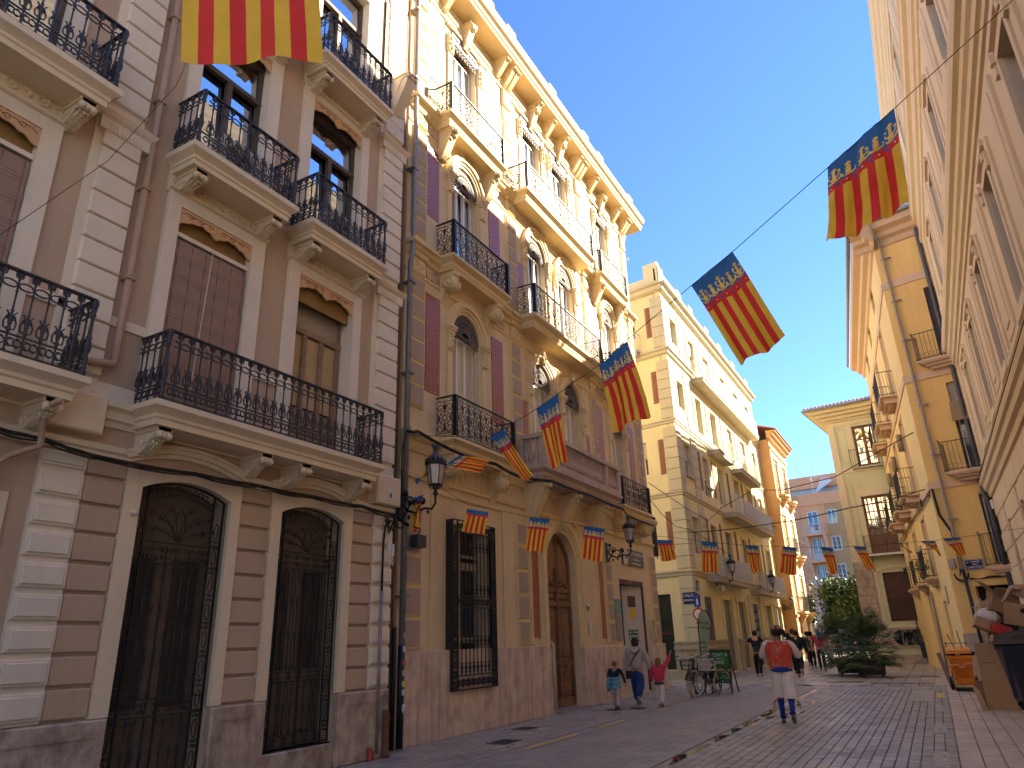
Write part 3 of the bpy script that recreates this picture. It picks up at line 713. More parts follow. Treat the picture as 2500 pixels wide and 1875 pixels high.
def inner_door(x0, x1, z0, z1, par, y=.24):
    b = M(); cx = (x0+x1)/2; st = .11
    b.box(x0, x1, y+.03, y+.06, z0, z1)
    for a, c in ((x0, cx-.01), (cx+.01, x1)):
        b.box(a, a+st, y, y+.03, z0, z1-.75); b.box(c-st, c, y, y+.03, z0, z1-.75); b.box(a+st, c-st, y, y+.03, z1-.9, z1-.75); b.box(a+st, c-st, y, y+.03, z0+.85, z0+.98); b.box(a+st, c-st, y, y+.03, z0, z0+.12)
        b.bev(a+st+.03, c-st-.03, y+.005, y+.03, z0+.17, z0+.8, .02)
    b.box(x0, x1, y-.02, y+.03, z1-.78, z1-.68)
    o = b.build('double_door', WOODB if False else mat('grey brown painted wood', (.15, .11, .078), rough=.6, var=.2, scale=8), par)
    s = M()
    for a, c in ((x0+st, cx-.01-st), (cx+.01+st, x1-st)):
        z = z0+.99
        while z < z1-.92: s.box(a, c, y+.012, y+.022, z, z+.024); z += .03
    s.build('door_louvre', mat('dark louvre', (.06, .05, .04), rough=.6, var=.1), o, kind='stuff')
dr = M().box(5.0, 6.27, .0, .02, 0, .02).build('entrance_gate', BLACK, A); grille(5.0, 6.27, .02, 3.60, dr); inner_door(5.02, 6.25, .02, 3.58, A)
wg = M().box(7.15, 8.45, .0, .02, .33, .345).build('window_grille', BLACK, A); grille(7.15, 8.45, .35, 3.60, wg); inner_door(7.17, 8.43, .34, 3.58, A)
# pipes
b = M(); b.tube([(4.40, -.09, 15), (4.40, -.09, 4.85), (4.38, -.10, 4.78), (4.10, -.12, 4.72)], .045, 8)
b.build('rain_pipe', PIPE, A)
b = M(); b.tube([(3.62, -.62, 4.02), (3.66, -.30, 4.0), (3.70, -.27, 3.62), (3.5, -.14, 3.50), (3.4, -.12, 3.4), (3.36, -.12, .9), (3.36, -.12, .3)], .035, 7); b.build('rain_pipe', PIPE, A)
for z in (5.9, 7.2, 8.6, 10.1): M().box(4.34, 4.46, -.145, -.0, z, z+.04).build('pipe_clip', PIPE, A)
# ================================================================== building B (ornate corner building with glazed brick panels)
B = thing('apartment_building', 'ornate cream stone building with red brick panels, fan-topped windows and a carved wooden street door', 'building', (0, 8.15, 0))
STONE = mat('warm cream stone', (.71, .56, .34), rough=.8, var=.09, scale=1.6, bump=.12, streak=.10)
TRIM = mat('yellow cream moulding', (.73, .57, .31), rough=.75, var=.07, scale=2, bump=.08, streak=.06)
TRAV = mat('stained travertine', (.70, .55, .41), rough=.5, var=.22, scale=3, col2=(.48, .35, .25), mix_scale=3.0, mix_lo=.46, mix_hi=.68, streak=.5, bump=.12, bscale=30)
GRAN = mat('pebble dash quoin', (.46, .36, .27), rough=.95, var=.35, scale=110, bump=.8, bscale=160)
BRICK = mat('glazed red brick', (.38, .11, .07), rough=.32, var=.18, scale=12, spec=.6)
MORT = mat('brick mortar', (.30, .20, .15), rough=.9, var=.1)
WHITEF = mat('white window frame', (.74, .71, .66), rough=.4, var=.04)
CASTFAN = mat('grey brown cast fan', (.16, .125, .11), rough=.6, var=.2, scale=20)
DOORW = mat('carved walnut door', (.24, .12, .06), rough=.42, var=.35, scale=7, bump=.2, bscale=30, streak=.3)
PINKST = mat('weathered pinkish stone', (.50, .38, .31), rough=.8, var=.2, scale=7, bump=.25, streak=.2)
MOSA = mat('painted tile frieze', (.60, .46, .33), rough=.5, var=.1, col2=(.42, .14, .10), mix_scale=14, mix_lo=.53, mix_hi=.56)
XB0, XB1, HB = 10.24, 24.62, 19.2
W1 = [(12.0, 13.12)]; W2 = [(15.74, 16.92), (17.72, 18.88)]; W3 = [(21.35, 22.45)]
WW = W1+W2+W3
hb = [(11.85, 13.36, .80, 3.92), (16.15, 17.9, .03, 4.30), (21.05, 23.2, .06, 3.34)]
for (a, c) in WW: hb += [(a, c, 5.52, 8.22+(c-a)/2+.02), (a, c, 9.67, 12.30+(c-a)/2+.02), (a, c, 13.52, 16.95)]
wall(XB0, XB1, 0, HB, hb, 'stone_wall', STONE, B, depth=.38)
body(XB0+.01, XB1-.01, .39, 11, 0, HB, DARKIN, B)
M().box(XB0, XB0+.01, .0, 11, 0, HB).box(XB1-.01, XB1, .39, 11, 0, HB).box(XB0, XB1, .0, 11, HB, HB+.1).build('side_wall', STONE, B)
# travertine dado
for x0, x1 in ((10.38, 11.45), (11.45, 12.6), (12.6, 13.95), (13.95, 15.95), (18.0, 19.3), (19.3, 20.95), (23.3, 24.66)):
    M().bev(x0+.003, x1-.003, -.10, .0, 0, 1.50 if x0 < 16 else 1.42, .012).build('travertine_slab', TRAV, B)
M().box(11.85, 13.36, -.099, .38, .3, .80).build('window_ledge', TRAV, B)
# pebble-dash quoins with raised border
def quoins(x0, x1, za, zb, n):
    h = (zb-za)/n
    M().box(x0-.04, x1+.04, -.03, 0, za, zb).build('quoin_pier', TRIM, B)
    for i in range(n):
        z = za+i*h; b = M()
        b.box(x0, x1, -.055, -.03, z+.03, z+h-.03); q = b.build('quoin_block', TRIM, B)
        M().box(x0+.03, x1-.03, -.063, -.054, z+.055, z+h-.055).build('quoin_field', GRAN, q)
for x0, x1 in ((10.42, 10.90), (14.60, 15.10), (19.92, 20.38), (24.0, 24.5)):
    quoins(x0, x1, 1.52, 4.28, 5); quoins(x0 if x0 < 19 else x0-.18, x1 if x0 < 19 else x1-.2, 6.05, 8.95, 6) if x0 < 19 or x0 > 23 else quoins(19.72, 20.14, 6.05, 8.95, 6)
    quoins(x0 if x0 != 19.92 else 19.72, x1 if x0 != 19.92 else 20.14, 9.95, 12.75, 6); quoins(x0 if x0 != 19.92 else 19.72, x1 if x0 != 19.92 else 20.14, 13.75, 16.45, 5)
# brick panels: first 300 bricks as pieces, nearest panels first
BR = {}
nbr = [0]
def bricks(x0, x1, z0, z1, single=False, bl=.17, bh=.062):
    p = M().box(x0, x1, -.008, .0, z0, z1).build('brick_panel', MORT, B)
    n = max(1, round((x1-x0)/bl)); bl = (x1-x0)/n; m_ = round((z1-z0)/bh); bh = (z1-z0)/m_
    rest = M()
    for j in range(m_):
        segs = [(i*bl, (i+1)*bl) for i in range(n)] if j % 2 == 0 else [(0, bl/2)]+[(bl/2+i*bl, bl/2+(i+1)*bl) for i in range(n-1)]+[(n*bl-bl/2, n*bl)]
        for a, c in segs:
            w_ = c-a-.008
            if single and nbr[0] < 300:
                k = (round(w_, 3), round(bh, 3))
                if k not in BR: BR[k] = M().bev(0, w_, -.014, 0, 0, bh-.008, .003).mesh('brick', BRICK)
                link('brick', BR[k], p, loc=(x0+a+.004, -.006-random.random()*.002, z0+j*bh+.004)); nbr[0] += 1
            else: rest.bev(x0+a+.004, x0+a+.004+w_, -.020, -.006, z0+j*bh+.004, z0+(j+1)*bh-.004, .003)
    if rest.v: rest.build('bricks', BRICK, p, kind='stuff')
bricks(15.35, 15.68, 1.68, 4.0, True, .33); bricks(10.98, 11.50, 6.5, 8.75, True, .26)
bricks(19.42, 19.75, 1.62, 4.0, False, .33)
for z0, z1 in ((6.5, 8.72), (10.72, 12.6), (14.65, 16.32)):
    if z0 > 7: bricks(10.93, 11.43, z0, z1, False, .17)
    bricks(13.68, 14.22, z0 if z0 < 7 or z0 > 13 else 11.1, z1 if z0 != 10.72 else 12.38, False, .18)
    bricks(20.15, 20.66, z0, z1, False, .17); bricks(23.0, 23.5, z0, z1, False, .17)
for x0, x1 in ((15.16, 15.45), (17.16, 17.42), (19.22, 19.48)):
    bricks(x0, x1, 6.5, 7.5, False, .145); bricks(x0, x1, 10.8, 11.55, False, .145)
    bricks(x0, x1, 14.6, 15.9, False, .145)
# panel frames of the ground floor
b = M()
for x0, x1 in ((11.22, 11.30), (13.98, 14.06)): b.box(x0, x1, -.035, 0, 1.5, 4.42)
b.box(11.22, 14.06, -.035, 0, 4.42, 4.52); b.box(18.3, 18.42, -.03, 0, 1.42, 3.6)
for x0, x1 in ((15.25, 15.33), (15.70, 15.80), (19.32, 19.40), (19.77, 19.86)): b.box(x0, x1, -.03, 0, 1.5, 4.2)
b.build('wall_panel_frame', TRIM, B)
# entablature over ground floor
b = M()
b.prof([(0, 4.62), (.05, 4.62), (.07, 4.70), (0, 4.74)], XB0, XB1); b.prof([(0, 5.12), (.06, 5.14), (.10, 5.22), (.12, 5.30), (.20, 5.36), (.24, 5.42), (.24, 5.52), (0, 5.52)], XB0+.05, XB1+.05)
b.build('floor_cornice', TRIM, B)
for z in (9.68, 13.52):
    b = M(); b.prof([(0, z-.70), (.03, z-.68), (.03, z-.62), (0, z-.60)], XB0, XB1)
    b.prof([(0, z-.30), (.05, z-.28), (.08, z-.20), (.16, z-.16), (.20, z-.08), (.24, z-.06), (.24, z), (0, z)], XB0+.05, XB1+.05); b.build('floor_cornice', TRIM, B)
    for x0, x1 in ((10.98, 11.5), (13.68, 14.3), (20.2, 20.7), (23.0, 23.6)):
        M().box(x0, x1, -.022, 0, z-.60, z-.31).build('tile_frieze', MOSA, B)
    for x in (10.66, 14.85, 19.95, 24.25):
        k = M(); k.bev(x-.22, x+.22, -.07, 0, z-.66, z-.30, .03)
        for dx, dz in ((-.09, 0), (.09, 0), (0, .07), (0, -.08), (-.05, .09), (.05, .09)): k.ball((x+dx, -.07, z-.47+dz), .05, 6, 4, 1, .5, 1.1)
        k.build('carved_panel', TRIM, B); j = M(); j.profw([(0, z-.3), (.10, z-.28), (.14, z-.12), (.26, z-.08), (.27, z+.01), (0, z+.01)], x-.15, x+.15); j.build('cornice_return', TRIM, B)
# volute brackets, carved door hood consoles
def volute(b, x, zt, dep, wd=.3, h=.45):
    yz([(0, zt), (dep, zt), (dep, zt-.07), (dep-.04, zt-.10), (dep*.9, zt-.2), (dep*.7, zt-h*.8), (dep*.35, zt-h), (0, zt-h-.25)], x-wd/2+.03, x+wd/2-.03, b)
    R_ = h*.36; cy, cz = dep*.62, zt-.12-R_
    b.tube([(x-wd/2, -cy, cz), (x+wd/2, -cy, cz)], R_, 14)
    for sx in (-1, 1):
        xx = x+sx*wd/2
        b.tube([(xx+sx*.004, -cy+R_*(1-t/16)*math.cos(t*.75), cz+R_*(1-t/16)*math.sin(t*.75)) for t in range(15)], .016, 5); b.ball((xx, -cy, cz), .05, 8, 4)
    for i in range(9): a = -2.3+i*.28; b.ball((x, -cy+(R_+.01)*math.sin(a)*-1*-1, cz+(R_+.01)*math.cos(a+PI)), .022, 6, 4)
def acanthus(b, x, zt, dep, wd=.26, h=.8):
    console(b, x, zt, h, dep, wd)
    for i in range(8):
        t = i/7; b.ball((x+.05*math.sin(i*2.2), -dep*(1-t)**1.3-.05, zt-.1-(h-.15)*t), .065-.02*t, 7, 5, 1.3, .8, 1)
# iron panel railings of B
def iron_panel_mesh(w_, h, y=0):
    b = M(); cx = w_/2
    b.flat(arc(cx, h*.5, h*.155, 0, 360, 14), .014, 0, .012); b.flat(arc(cx, h*.5, h*.07, 0, 360, 10), .014, 0, .012)
    for a in range(0, 360, 45): b.flat([(cx+h*.07*math.cos(math.radians(a)), h*.5+h*.07*math.sin(math.radians(a))), (cx+h*.155*math.cos(math.radians(a)), h*.5+h*.155*math.sin(math.radians(a)))], .010, 0, .01)
    for sx in (-1, 1):
        for sz in (-1, 1):
            b.flat([(cx+sx*px, h*.5+sz*pz) for px, pz in spiral(w_*.27, h*.23, h*.12, h*.02, 200, 200-430, 14)], .013, 0, .012)
            b.flat([(cx+sx*px, h*.5+sz*pz) for px, pz in [(0, h*.155), (w_*.08, h*.26), (w_*.16, h*.30)]], .013, 0, .012)
        b.bar((cx+sx*w_*.47, 0, .09), (cx+sx*w_*.47, 0, h-.09), .007)
        b.flat([(cx+sx*w_*.42, h*.38), (cx+sx*w_*.36, h*.5), (cx+sx*w_*.42, h*.62)], .016, 0, .012)
    b.add([(cx-.025, 0, h*.78), (cx, -.006, h*.72), (cx+.025, 0, h*.78), (cx, .006, h*.88)], [(0, 1, 2, 3), (3, 2, 1, 0)])
    b.bar((cx, 0, .09), (cx, 0, h*.34), .008); b.bar((cx, 0, h*.66), (cx, 0, h-.09), .008)
    k = max(2, int(w_/.11))
    for i in range(k):
        for z, sg in ((.055, 1), (h-.055, -1)):
            c = w_*(i+.5)/k; b.flat([(c+px, z+sg*pz) for px, pz in arc(0, -.018, .034, 20, 160, 6)], .009, 0, .01)
    return b.mesh('iron_panel', BLACK)
PAN = {}
def railing_B(par, x0, x1, dep, z, h=.90, pw=.50):
    r = M(); y = -dep
    def hb_(a, c, zz, t=.012):
        r.box(a, c, y-t, y+t, zz-t*.6, zz+t*.6); 
        for x in (x0, x1): r.box(x-t, x+t, y, 0, zz-t*.6, zz+t*.6)
    hb_(x0, x1, z+h, .022); hb_(x0, x1, z+.03, .014); hb_(x0, x1, z+.12, .008); hb_(x0, x1, z+h-.10, .008)
    for x in (x0, x1): r.box(x-.045, x+.045, y-.045, y-.03, z, z+h); r.box(x-.045, x-.03, y-.045, y+.045, z, z+h); r.box(x+.03, x+.045, y-.045, y+.045, z, z+h)
    n = max(1, round((x1-x0-.09)/pw)); w_ = (x1-x0-.09)/n
    r.build('handrail', BLACK, par)
    key = (round(w_, 3), h)
    if key not in PAN: PAN[key] = iron_panel_mesh(w_, h)
    for i in range(n):
        link('iron_panel', PAN[key], par, loc=(x0+.045+i*w_, y, z))
        r2 = None
    kd = (round(dep-.06, 3), h)
    if kd not in PAN: PAN[kd] = iron_panel_mesh(dep-.06, h)
    for x in (x0, x1): link('iron_panel', PAN[kd], par, loc=(x, y+.05, z), rot=(0, 0, PI/2))
def balcony_B(x0, x1, z, dep=.5, h=.30, vol=None, pw=.5, rail=True, mt=None, aca=None):
    s = M(); s.profw([(0, z-h), (dep-.12, z-h), (dep-.10, z-h+.05), (dep-.07, z-h+.10), (dep-.07, z-h+.16), (dep-.02, z-h+.20), (dep+.04, z-h+.24), (dep+.04, z), (0, z)], x0+dep-.03, x1-dep+.03)
    o = s.build('balcony', mt or TRIM, B)
    if rail: railing_B(o, x0+.04, x1-.04, dep-.02, z, pw=pw)
    for x in (vol or ()):
        c = M(); volute(c, x, z-h, dep-.1); c.build('volute_bracket', TRIM, o)
    for x in (aca or ()):
        c = M(); acanthus(c, x, z-h, dep-.08); c.build('carved_bracket', TRIM, o)
    return o
balcony_B(11.36, 13.85, 5.52, vol=(11.62, 13.55)); balcony_B(11.32, 13.78, 9.70, vol=(11.6, 13.5)); balcony_B(11.22, 13.76, 13.56, aca=(11.5, 13.5))
balcony_B(20.7, 23.25, 5.52, vol=(20.95, 23.0)); balcony_B(20.6, 23.1, 9.70, vol=(20.9, 22.9)); balcony_B(20.45, 22.95, 13.56, aca=(20.7, 22.7))
balcony_B(14.98, 19.58, 9.72, dep=.60, pw=.56, h=.32); balcony_B(14.85, 19.52, 13.56, dep=.60, pw=.56, h=.32)
# stone balustrade over the door
st = balcony_B(14.88, 19.80, 5.60, dep=.75, h=.32, rail=False, mt=PINKST)
zb = 5.60; b = M()
b.box(14.9, 19.78, -.79, -.59, zb, zb+.10); b.box(14.86, 19.82, -.82, -.56, zb+.72, zb+.83)
for x in (14.9, 19.62): b.box(x, x+.16, -.6, 0, zb, zb+.10); b.box(x-.03, x+.19, -.6, 0, zb+.72, zb+.83)
for x in (14.90, 18.6, 19.58): b.box(x, x+.2, -.80, -.58, zb+.1, zb+.72)
b.box(14.9, 15.06, -.14, 0, zb+.1, zb+.72); b.box(19.62, 19.78, -.14, 0, zb+.1, zb+.72)
b.build('stone_parapet', PINKST, st)
sb = M(); sb.lathe([(.05, 0), (.05, .04), (.03, .06), (.055, .10), (.07, .17), (.05, .26), (.028, .36), (.035, .40), (.028, .43), (.04, .52), (.055, .56), (.05, .62)], n=10); sbm = sb.mesh('stone_baluster', PINKST)
for i in range(23):
    x = 15.20+i*.147
    if x > 18.55: break
    link('stone_baluster', sbm, st, loc=(x, -.69, zb+.10))
for i in range(5): link('stone_baluster', sbm, st, loc=(18.90+i*.142, -.69, zb+.10))
for x in (14.98, 19.7):
    for y in (-.47, -.32, -.2): link('stone_baluster', sbm, st, loc=(x, y, zb+.10))
for x in (15.25, 17.05, 18.95):
    c = M(); acanthus(c, x, 5.26, .62, .34 if x != 17.05 else .28, 1.05 if x != 17.05 else .9); c.build('carved_bracket', TRIM, st)
# triangle dentils under the corner balcony
b = M(); b.box(12.0, 13.3, -.02, 0, 4.74, 4.78); b.box(12.0, 13.3, -.02, 0, 5.06, 5.10)
for i in range(6): x = 12.06+i*.205; b.box(x-.008, x+.008, -.02, 0, 4.78, 5.06); b.poly([(x+.03, 5.04), (x+.10, 4.92), (x+.17, 5.04)], -.018, 0)
b.build('dentil_panel', TRIM, B)
# door hood carving
b = M()
for sx in (-1, 1):
    for i in range(7): b.ball((17.02+sx*(.5+.13*i), -.03, 4.62+.06*math.sin(i*1.3)), .06, 6, 4, 1.2, .6, 1)
    b.flat(spiral(17.02+sx*.55, 4.62, .12, .03, 0, 400, 14), .03, -.02, .05); b.flat(spiral(17.02+sx*1.05, 4.62, .12, .03, 0, 400, 14), .03, -.02, .05)
b.build('carved_garland', TRIM, B)
# arched windows
def fan(x0, x1, zs, par, y=.02, mt=CASTFAN):
    cx = (x0+x1)/2; r = (x1-x0)/2-.02; b = M()
    for k, rr in enumerate((r, r*.80, r*.56, r*.30)): b.flat(arc(cx, zs, rr, 180, 0, 18), .022 if k == 0 else .016, y, .025)
    for i in range(17):
        a = math.radians(180*i/16); b.flat([(cx+r*.30*math.cos(a), zs+r*.30*math.sin(a)), (cx+r*.56*math.cos(a), zs+r*.56*math.sin(a))], .016, y, .016)
        b.flat([(cx+r*.8*math.cos(a), zs+r*.8*math.sin(a)), (cx+r*math.cos(a), zs+r*math.sin(a))], .016, y, .016)
    for i in range(16):
        a = math.radians(180*(i+.5)/16); q = r*.68; b.flat(arc(cx+q*math.cos(a), zs+q*math.sin(a), r*.075, 0, 360, 7), .013, y, .018)
        b.flat(arc(cx+r*.9*math.cos(a), zs+r*.9*math.sin(a), r*.05, 0, 360, 6), .012, y, .018)
    n = max(6, int((x1-x0)/.09))
    for i in range(n):
        c = x0+(x1-x0)*(i+.5)/n; dz = -.05-.06*abs((i+.5)/n-.5)*2; b.flat(arc(c, zs+dz+.02, .036, 180, 360, 6), .013, y, .018); b.bar((c-.04, y, zs), (c-.04, y, zs+dz), .007)
    b.box(x0, x1, y-.012, y+.012, zs-.012, zs+.012)
    b.build('fan_grille', mt, par)
def french(x0, x1, z0, z1, par, leaves=3, glass=MIRROR, y=.16, frame=WHITEF):
    b = M(); t = .05
    b.box(x0, x0+t, y, y+.06, z0, z1); b.box(x1-t, x1, y, y+.06, z0, z1); b.box(x0+t, x1-t, y, y+.06, z1-t, z1)
    w_ = (x1-x0-2*t)/leaves
    for i in range(leaves+1):
        xx = x0+t+i*w_; 
        if 0 < i < leaves: b.box(xx-.045, xx+.045, y-.012, y+.055, z0, z1-t)
    b.box(x0+t, x1-t, y+.004, y+.05, z0, z0+.22)
    o = b.build('window', frame, par)
    for i in range(leaves):
        a = x0+t+i*w_+(.045 if i else .02); c = x0+t+(i+1)*w_-(.045 if i < leaves-1 else .02); tl = random.uniform(-.008, .008)
        M().add([(a, y+.03+tl, z0+.22), (c, y+.03-tl, z0+.22), (c, y+.03+(.06 if glass is MIRROR else 0), z1-t), (a, y+.03+(.06 if glass is MIRROR else 0), z1-t)], [(0, 1, 2, 3)]).build('pane', glass, o)
    return o
CURT2 = mat('pale blind behind glass', (.58, .50, .33), rough=.15, var=.1, scale=4, spec=.9)
for (x0, x1) in WW:
    big = (x0 in (12.0, 21.35))
    for (zf, zs) in ((5.52, 8.22), (9.68, 12.30)):
        r = (x1-x0)/2; b = M(); spandrel(b, x0, x1, zs, zs+r+.02, 0, .38); b.build('arch_spandrel', STONE, B)
        b = M(); steps = ((.0, .07, .04), (.07, .15, .075), (.15, .24, .12), (.24, .30, .09)) if big else ((.0, .06, .05), (.06, .18, .08), (.18, .24, .11))
        for o0, o1, d in steps: b.strip(arc((x0+x1)/2, zs, r+o0, 180, 0, 18), arc((x0+x1)/2, zs, r+o1, 180, 0, 18), -d, .0)
        b.build('arch_moulding', TRIM, B)
        b = M()
        for xa, xb in ((x0-.30, x0-.02), (x1+.02, x1+.30)):
            b.box(xa, xb, -.14, 0, zs-.08, zs+.0); b.box(xa+.02, xb-.02, -.11, 0, zs-.16, zs-.08); b.box(xa-.01, xb+.01, -.16, 0, zs-.02, zs+.04)
            b.bev(xa+.04, xb-.04, -.10, 0, zs-.52, zs-.16, .02)
            for i in range(5): b.ball(((xa+xb)/2+.05*math.sin(i*2.5), -.10, zs-.22-.06*i), .04, 6, 4, 1, .6, 1)
            b.box(xa+.06, xb-.06, -.05, 0, zf+.3, zs-.52)
            if not big:
                for o in (0, .04): b.flat([(xa+.02+o, zs-.52), (xa+.03+o, zs-.72), ((xa+xb)/2, zs-.84+o), (xb-.03-o, zs-.72), (xb-.02-o, zs-.52)], .02, -.04, .05)
        b.build('impost', TRIM, B)
        if not big and zs < 9:
            b = M()
            for i in range(6): b.ball(((x0+x1)/2+.08*math.sin(i*2.4), -.12, zs+r+.02+.06*i), .075, 7, 5)
            b.build('keystone_shell', TRIM, B)
        fan(x0, x1, zs, B)
        french(x0+.02, x1-.02, zf, zs+.0, B, glass=CURT2 if zs < 9 else MIRROR)
        M().box(x0, x1, .24, .26, zs, zs+r).build('lunette_backing', mat('dusky glass', (.05, .05, .055), rough=.2, var=0), B)
    # third floor: square heads with lace ironwork
    french(x0+.03, x1-.03, 13.54, 16.45, B, glass=mat('pale blue window glass', (.30, .36, .42), rough=.05, var=.05, metal=.6))
    b = M(); b.box(x0-.05, x1+.05, -.03, .0, 16.62, 16.96)
    n = 9
    for i in range(n):
        c = x0+(x1-x0)*(i+.5)/n; b.flat(arc(c, 16.52, .045, 0, 360, 8), .014, -.02, .02); b.flat(arc(c, 16.43, .03, 0, 360, 6), .012, -.02, .02); b.flat(arc(c, 16.80, .04, 0, 360, 6), .012, -.035, .02)
    b.build('lace_valance', CASTFAN, B)
    b = M()
    for xa, xb in ((x0-.30, x0-.03), (x1+.03, x1+.30)):
        b.box(xa+.05, xb-.02, -.05, 0, 13.6, 16.1); b.bev(xa+.03, xb-.0, -.09, 0, 16.1, 16.7, .02)
        for i in range(6): b.ball(((xa+xb)/2+.03*math.sin(i*2.5), -.10, 16.2+.08*i), .045, 6, 4)
    b.box(x0-.3, x1+.3, -.08, 0, 16.98, 17.06); b.build('window_surround', TRIM, B)
# corner spandrel carvings of the two centre windows
b = M()
for (x0, x1) in W2:
    for sx in (-1, 1):
        cx = (x0+x1)/2+sx*.78
        b.flat([(cx-sx*.28, 9.02), (cx+sx*.06, 9.02), (cx+sx*.06, 8.62), (cx-sx*.05, 8.85), (cx-sx*.28, 9.02)], .02, -.015, .03); b.flat(spiral(cx-sx*.04, 8.92, .06, .01, 0, 400, 10), .015, -.015, .03)
b.build('spandrel_ornament', TRIM, B)
# main entablature, consoles, attic
b = M(); b.prof([(0, 17.08), (.04, 17.08), (.06, 17.2), (.10, 17.24), (.10, 17.32), (0, 17.32)], XB0, XB1+.03)
b.prof([(0, 17.78), (.55, 17.80), (.58, 17.86), (.62, 17.90), (.62, 18.02), (.70, 18.08), (.76, 18.20), (.76, 18.26), (0, 18.26)], XB0, XB1+.72); b.box(XB1, XB1+.7, 0, 3, 17.8, 18.25); b.build('main_cornice', TRIM, B)
b = M(); b.prof([(.42, 18.26), (.42, 18.34), (.38, 18.38), (.38, 18.86), (.44, 18.92), (.44, 19.02), (.1, 19.02), (.1, 18.26)], XB0, XB1+.3)
for x in [XB0+.3, 13.2, 14.5, 17.3, 20.0, 21.4, 24.6]: b.box(x-.25, x+.25, -.48, -.1, 18.26, 19.1)
b.build('attic_parapet', TRIM, B)
b = M()
for i in range(90): b.box(XB0+.1+i*.16, XB0+.19+i*.16, -.40, -.379, 18.5, 18.6)
b.build('attic_dentils', TRIM, B)
for x in (10.66, 11.5, 14.2, 14.85, 16.35, 17.32, 18.3, 19.45, 19.95, 20.9, 23.2, 24.3):
    k = M(); console(k, x, 17.80, .62, .50, .20); 
    if x in (10.66, 14.85, 19.95, 24.3): console(k, x-.22, 17.80, .62, .50, .18); k.bev(x-.3, x+.15, -.09, 0, 16.5, 17.1, .02)
    k.build('cornice_bracket', TRIM, B)
for x in (12.56, 16.33, 18.3, 21.9):
    k = M(); console(k, x, 17.62, .85, .32, .26); 
    for i in range(5): k.ball((x+.09*math.cos(i*1.3), -.30, 17.55-.03*i), .085, 7, 5)
    k.build('mask_bracket', TRIM, B)
for x0, x1 in ((10.98, 11.4), (13.7, 14.2), (20.1, 20.7)): M().box(x0, x1, -.02, 0, 16.55, 17.05).build('tile_frieze', MOSA, B)
b = M(); b.box(XB0, XB1, -.018, 0, 17.34, 17.74); b.build('frieze_band', STONE, B)
# street door
dsur = M(); spandrel(dsur, 16.15, 17.9, 3.42, 4.32, 0, .38); dsur.build('arch_spandrel', STONE, B)
b = M()
for o0, o1, d in ((.0, .10, .03), (.10, .20, .07), (.20, .32, .11), (.32, .42, .06)):
    b.strip(arc(17.025, 3.42, .875+o0, 180, 0, 20), arc(17.025, 3.42, .875+o1, 180, 0, 20), -d, 0)
    for sx in (-1, 1): xa = 17.025+sx*(.875+o0); xb = 17.025+sx*(.875+o1); b.box(xa, xb, -d, 0, 1.42, 3.42)
b.build('door_surround', TRIM, B)
b = M(); b.box(17.9, 18.32, -.16, 0, 0, .42); b.box(17.9, 18.28, -.13, 0, .42, 1.42); b.box(15.73, 16.15, -.13, 0, .0, 1.42); b.build('door_plinth', TRAV, B)
b = M().box(16.1, 18.6, -.25, .3, .0, .06); b.build('door_step', SLABM, B)
dleaf = M(); y = .2
dleaf.box(16.17, 17.88, y+.03, y+.08, .06, 3.3); 
c = arc(17.025, 3.40, .86, 180, 0, 20); dleaf.strip(c, [(x, 3.28) for x, z in c], y+.03, y+.08); dd = dleaf.build('street_door', DOORW, B)
b = M(); b.strip(arc(17.025, 3.40, .86, 180, 0, 20), arc(17.025, 3.40, .76, 180, 0, 20), y-.03, y+.06)
for x0, x1 in ((16.17, 16.27), (16.98, 17.07), (17.78, 17.88)): b.box(x0, x1, y-.03, y+.05, .06, 3.40)
for z0, z1 in ((.06, .26), (1.02, 1.14), (2.44, 2.56), (2.78, 2.90)): b.box(16.27, 17.78, y-.02, y+.05, z0, z1)
b.lathe([(.035, 0), (.045, .1), (.03, .2), (.03, 2.2), (.05, 2.3), (.03, 2.4), (.035, 3.0), (.05, 3.1)], 17.025, y-.04, 8, .3); b.build('door_rail', DOORW, dd)
for x0, x1 in ((16.33, 16.92), (17.13, 17.72)):
    for z0, z1 in ((.32, .96), (1.20, 2.38), (2.60, 2.74)):
        q = M(); q.bev(x0, x1, y-.01, y+.04, z0, z1, .03); q.bev(x0+.10, x1-.10, y-.035, y-.01, z0+.08 if z1-z0 > .3 else z0+.03, z1-.08 if z1-z0 > .3 else z1-.03, .015); q.build('door_panel', DOORW, dd)
    q = M(); 
    for i in range(12): q.ball(((x0+x1)/2+(i-5.5)*.045, y-.03, 2.98+.05*math.cos((i-5.5)*.5)+.02*math.sin(i*3)), .04, 6, 4)
    q.build('door_carving', DOORW, dd)
for x0, s in ((16.33, 1), (17.72, -1)):
    q = M(); xs_ = [x0+s*.60*i/8 for i in range(9)]; top = [(x, 3.40+math.sqrt(max(0, .70**2-(x-17.025)**2))) for x in xs_]; q.strip([(x, 3.08) for x, z in top], top, y-.0, y+.04)
    q.strip([(x+s*0, 3.16) for x, z in top[1:-1]], [(x, z-.08) for x, z in top[1:-1]], y-.02, y); q.build('door_panel', DOORW, dd)
q = M(); q.ball((17.42, y-.08, .98), .05); q.tube([(17.42+.07*math.cos(a), y-.09, .90+.07*math.sin(a)) for a in [i*2*PI/12 for i in range(13)]], .010, 5); q.build('door_knocker', mat('old brass', (.35, .27, .15), rough=.35, metal=.9, var=.1), dd)
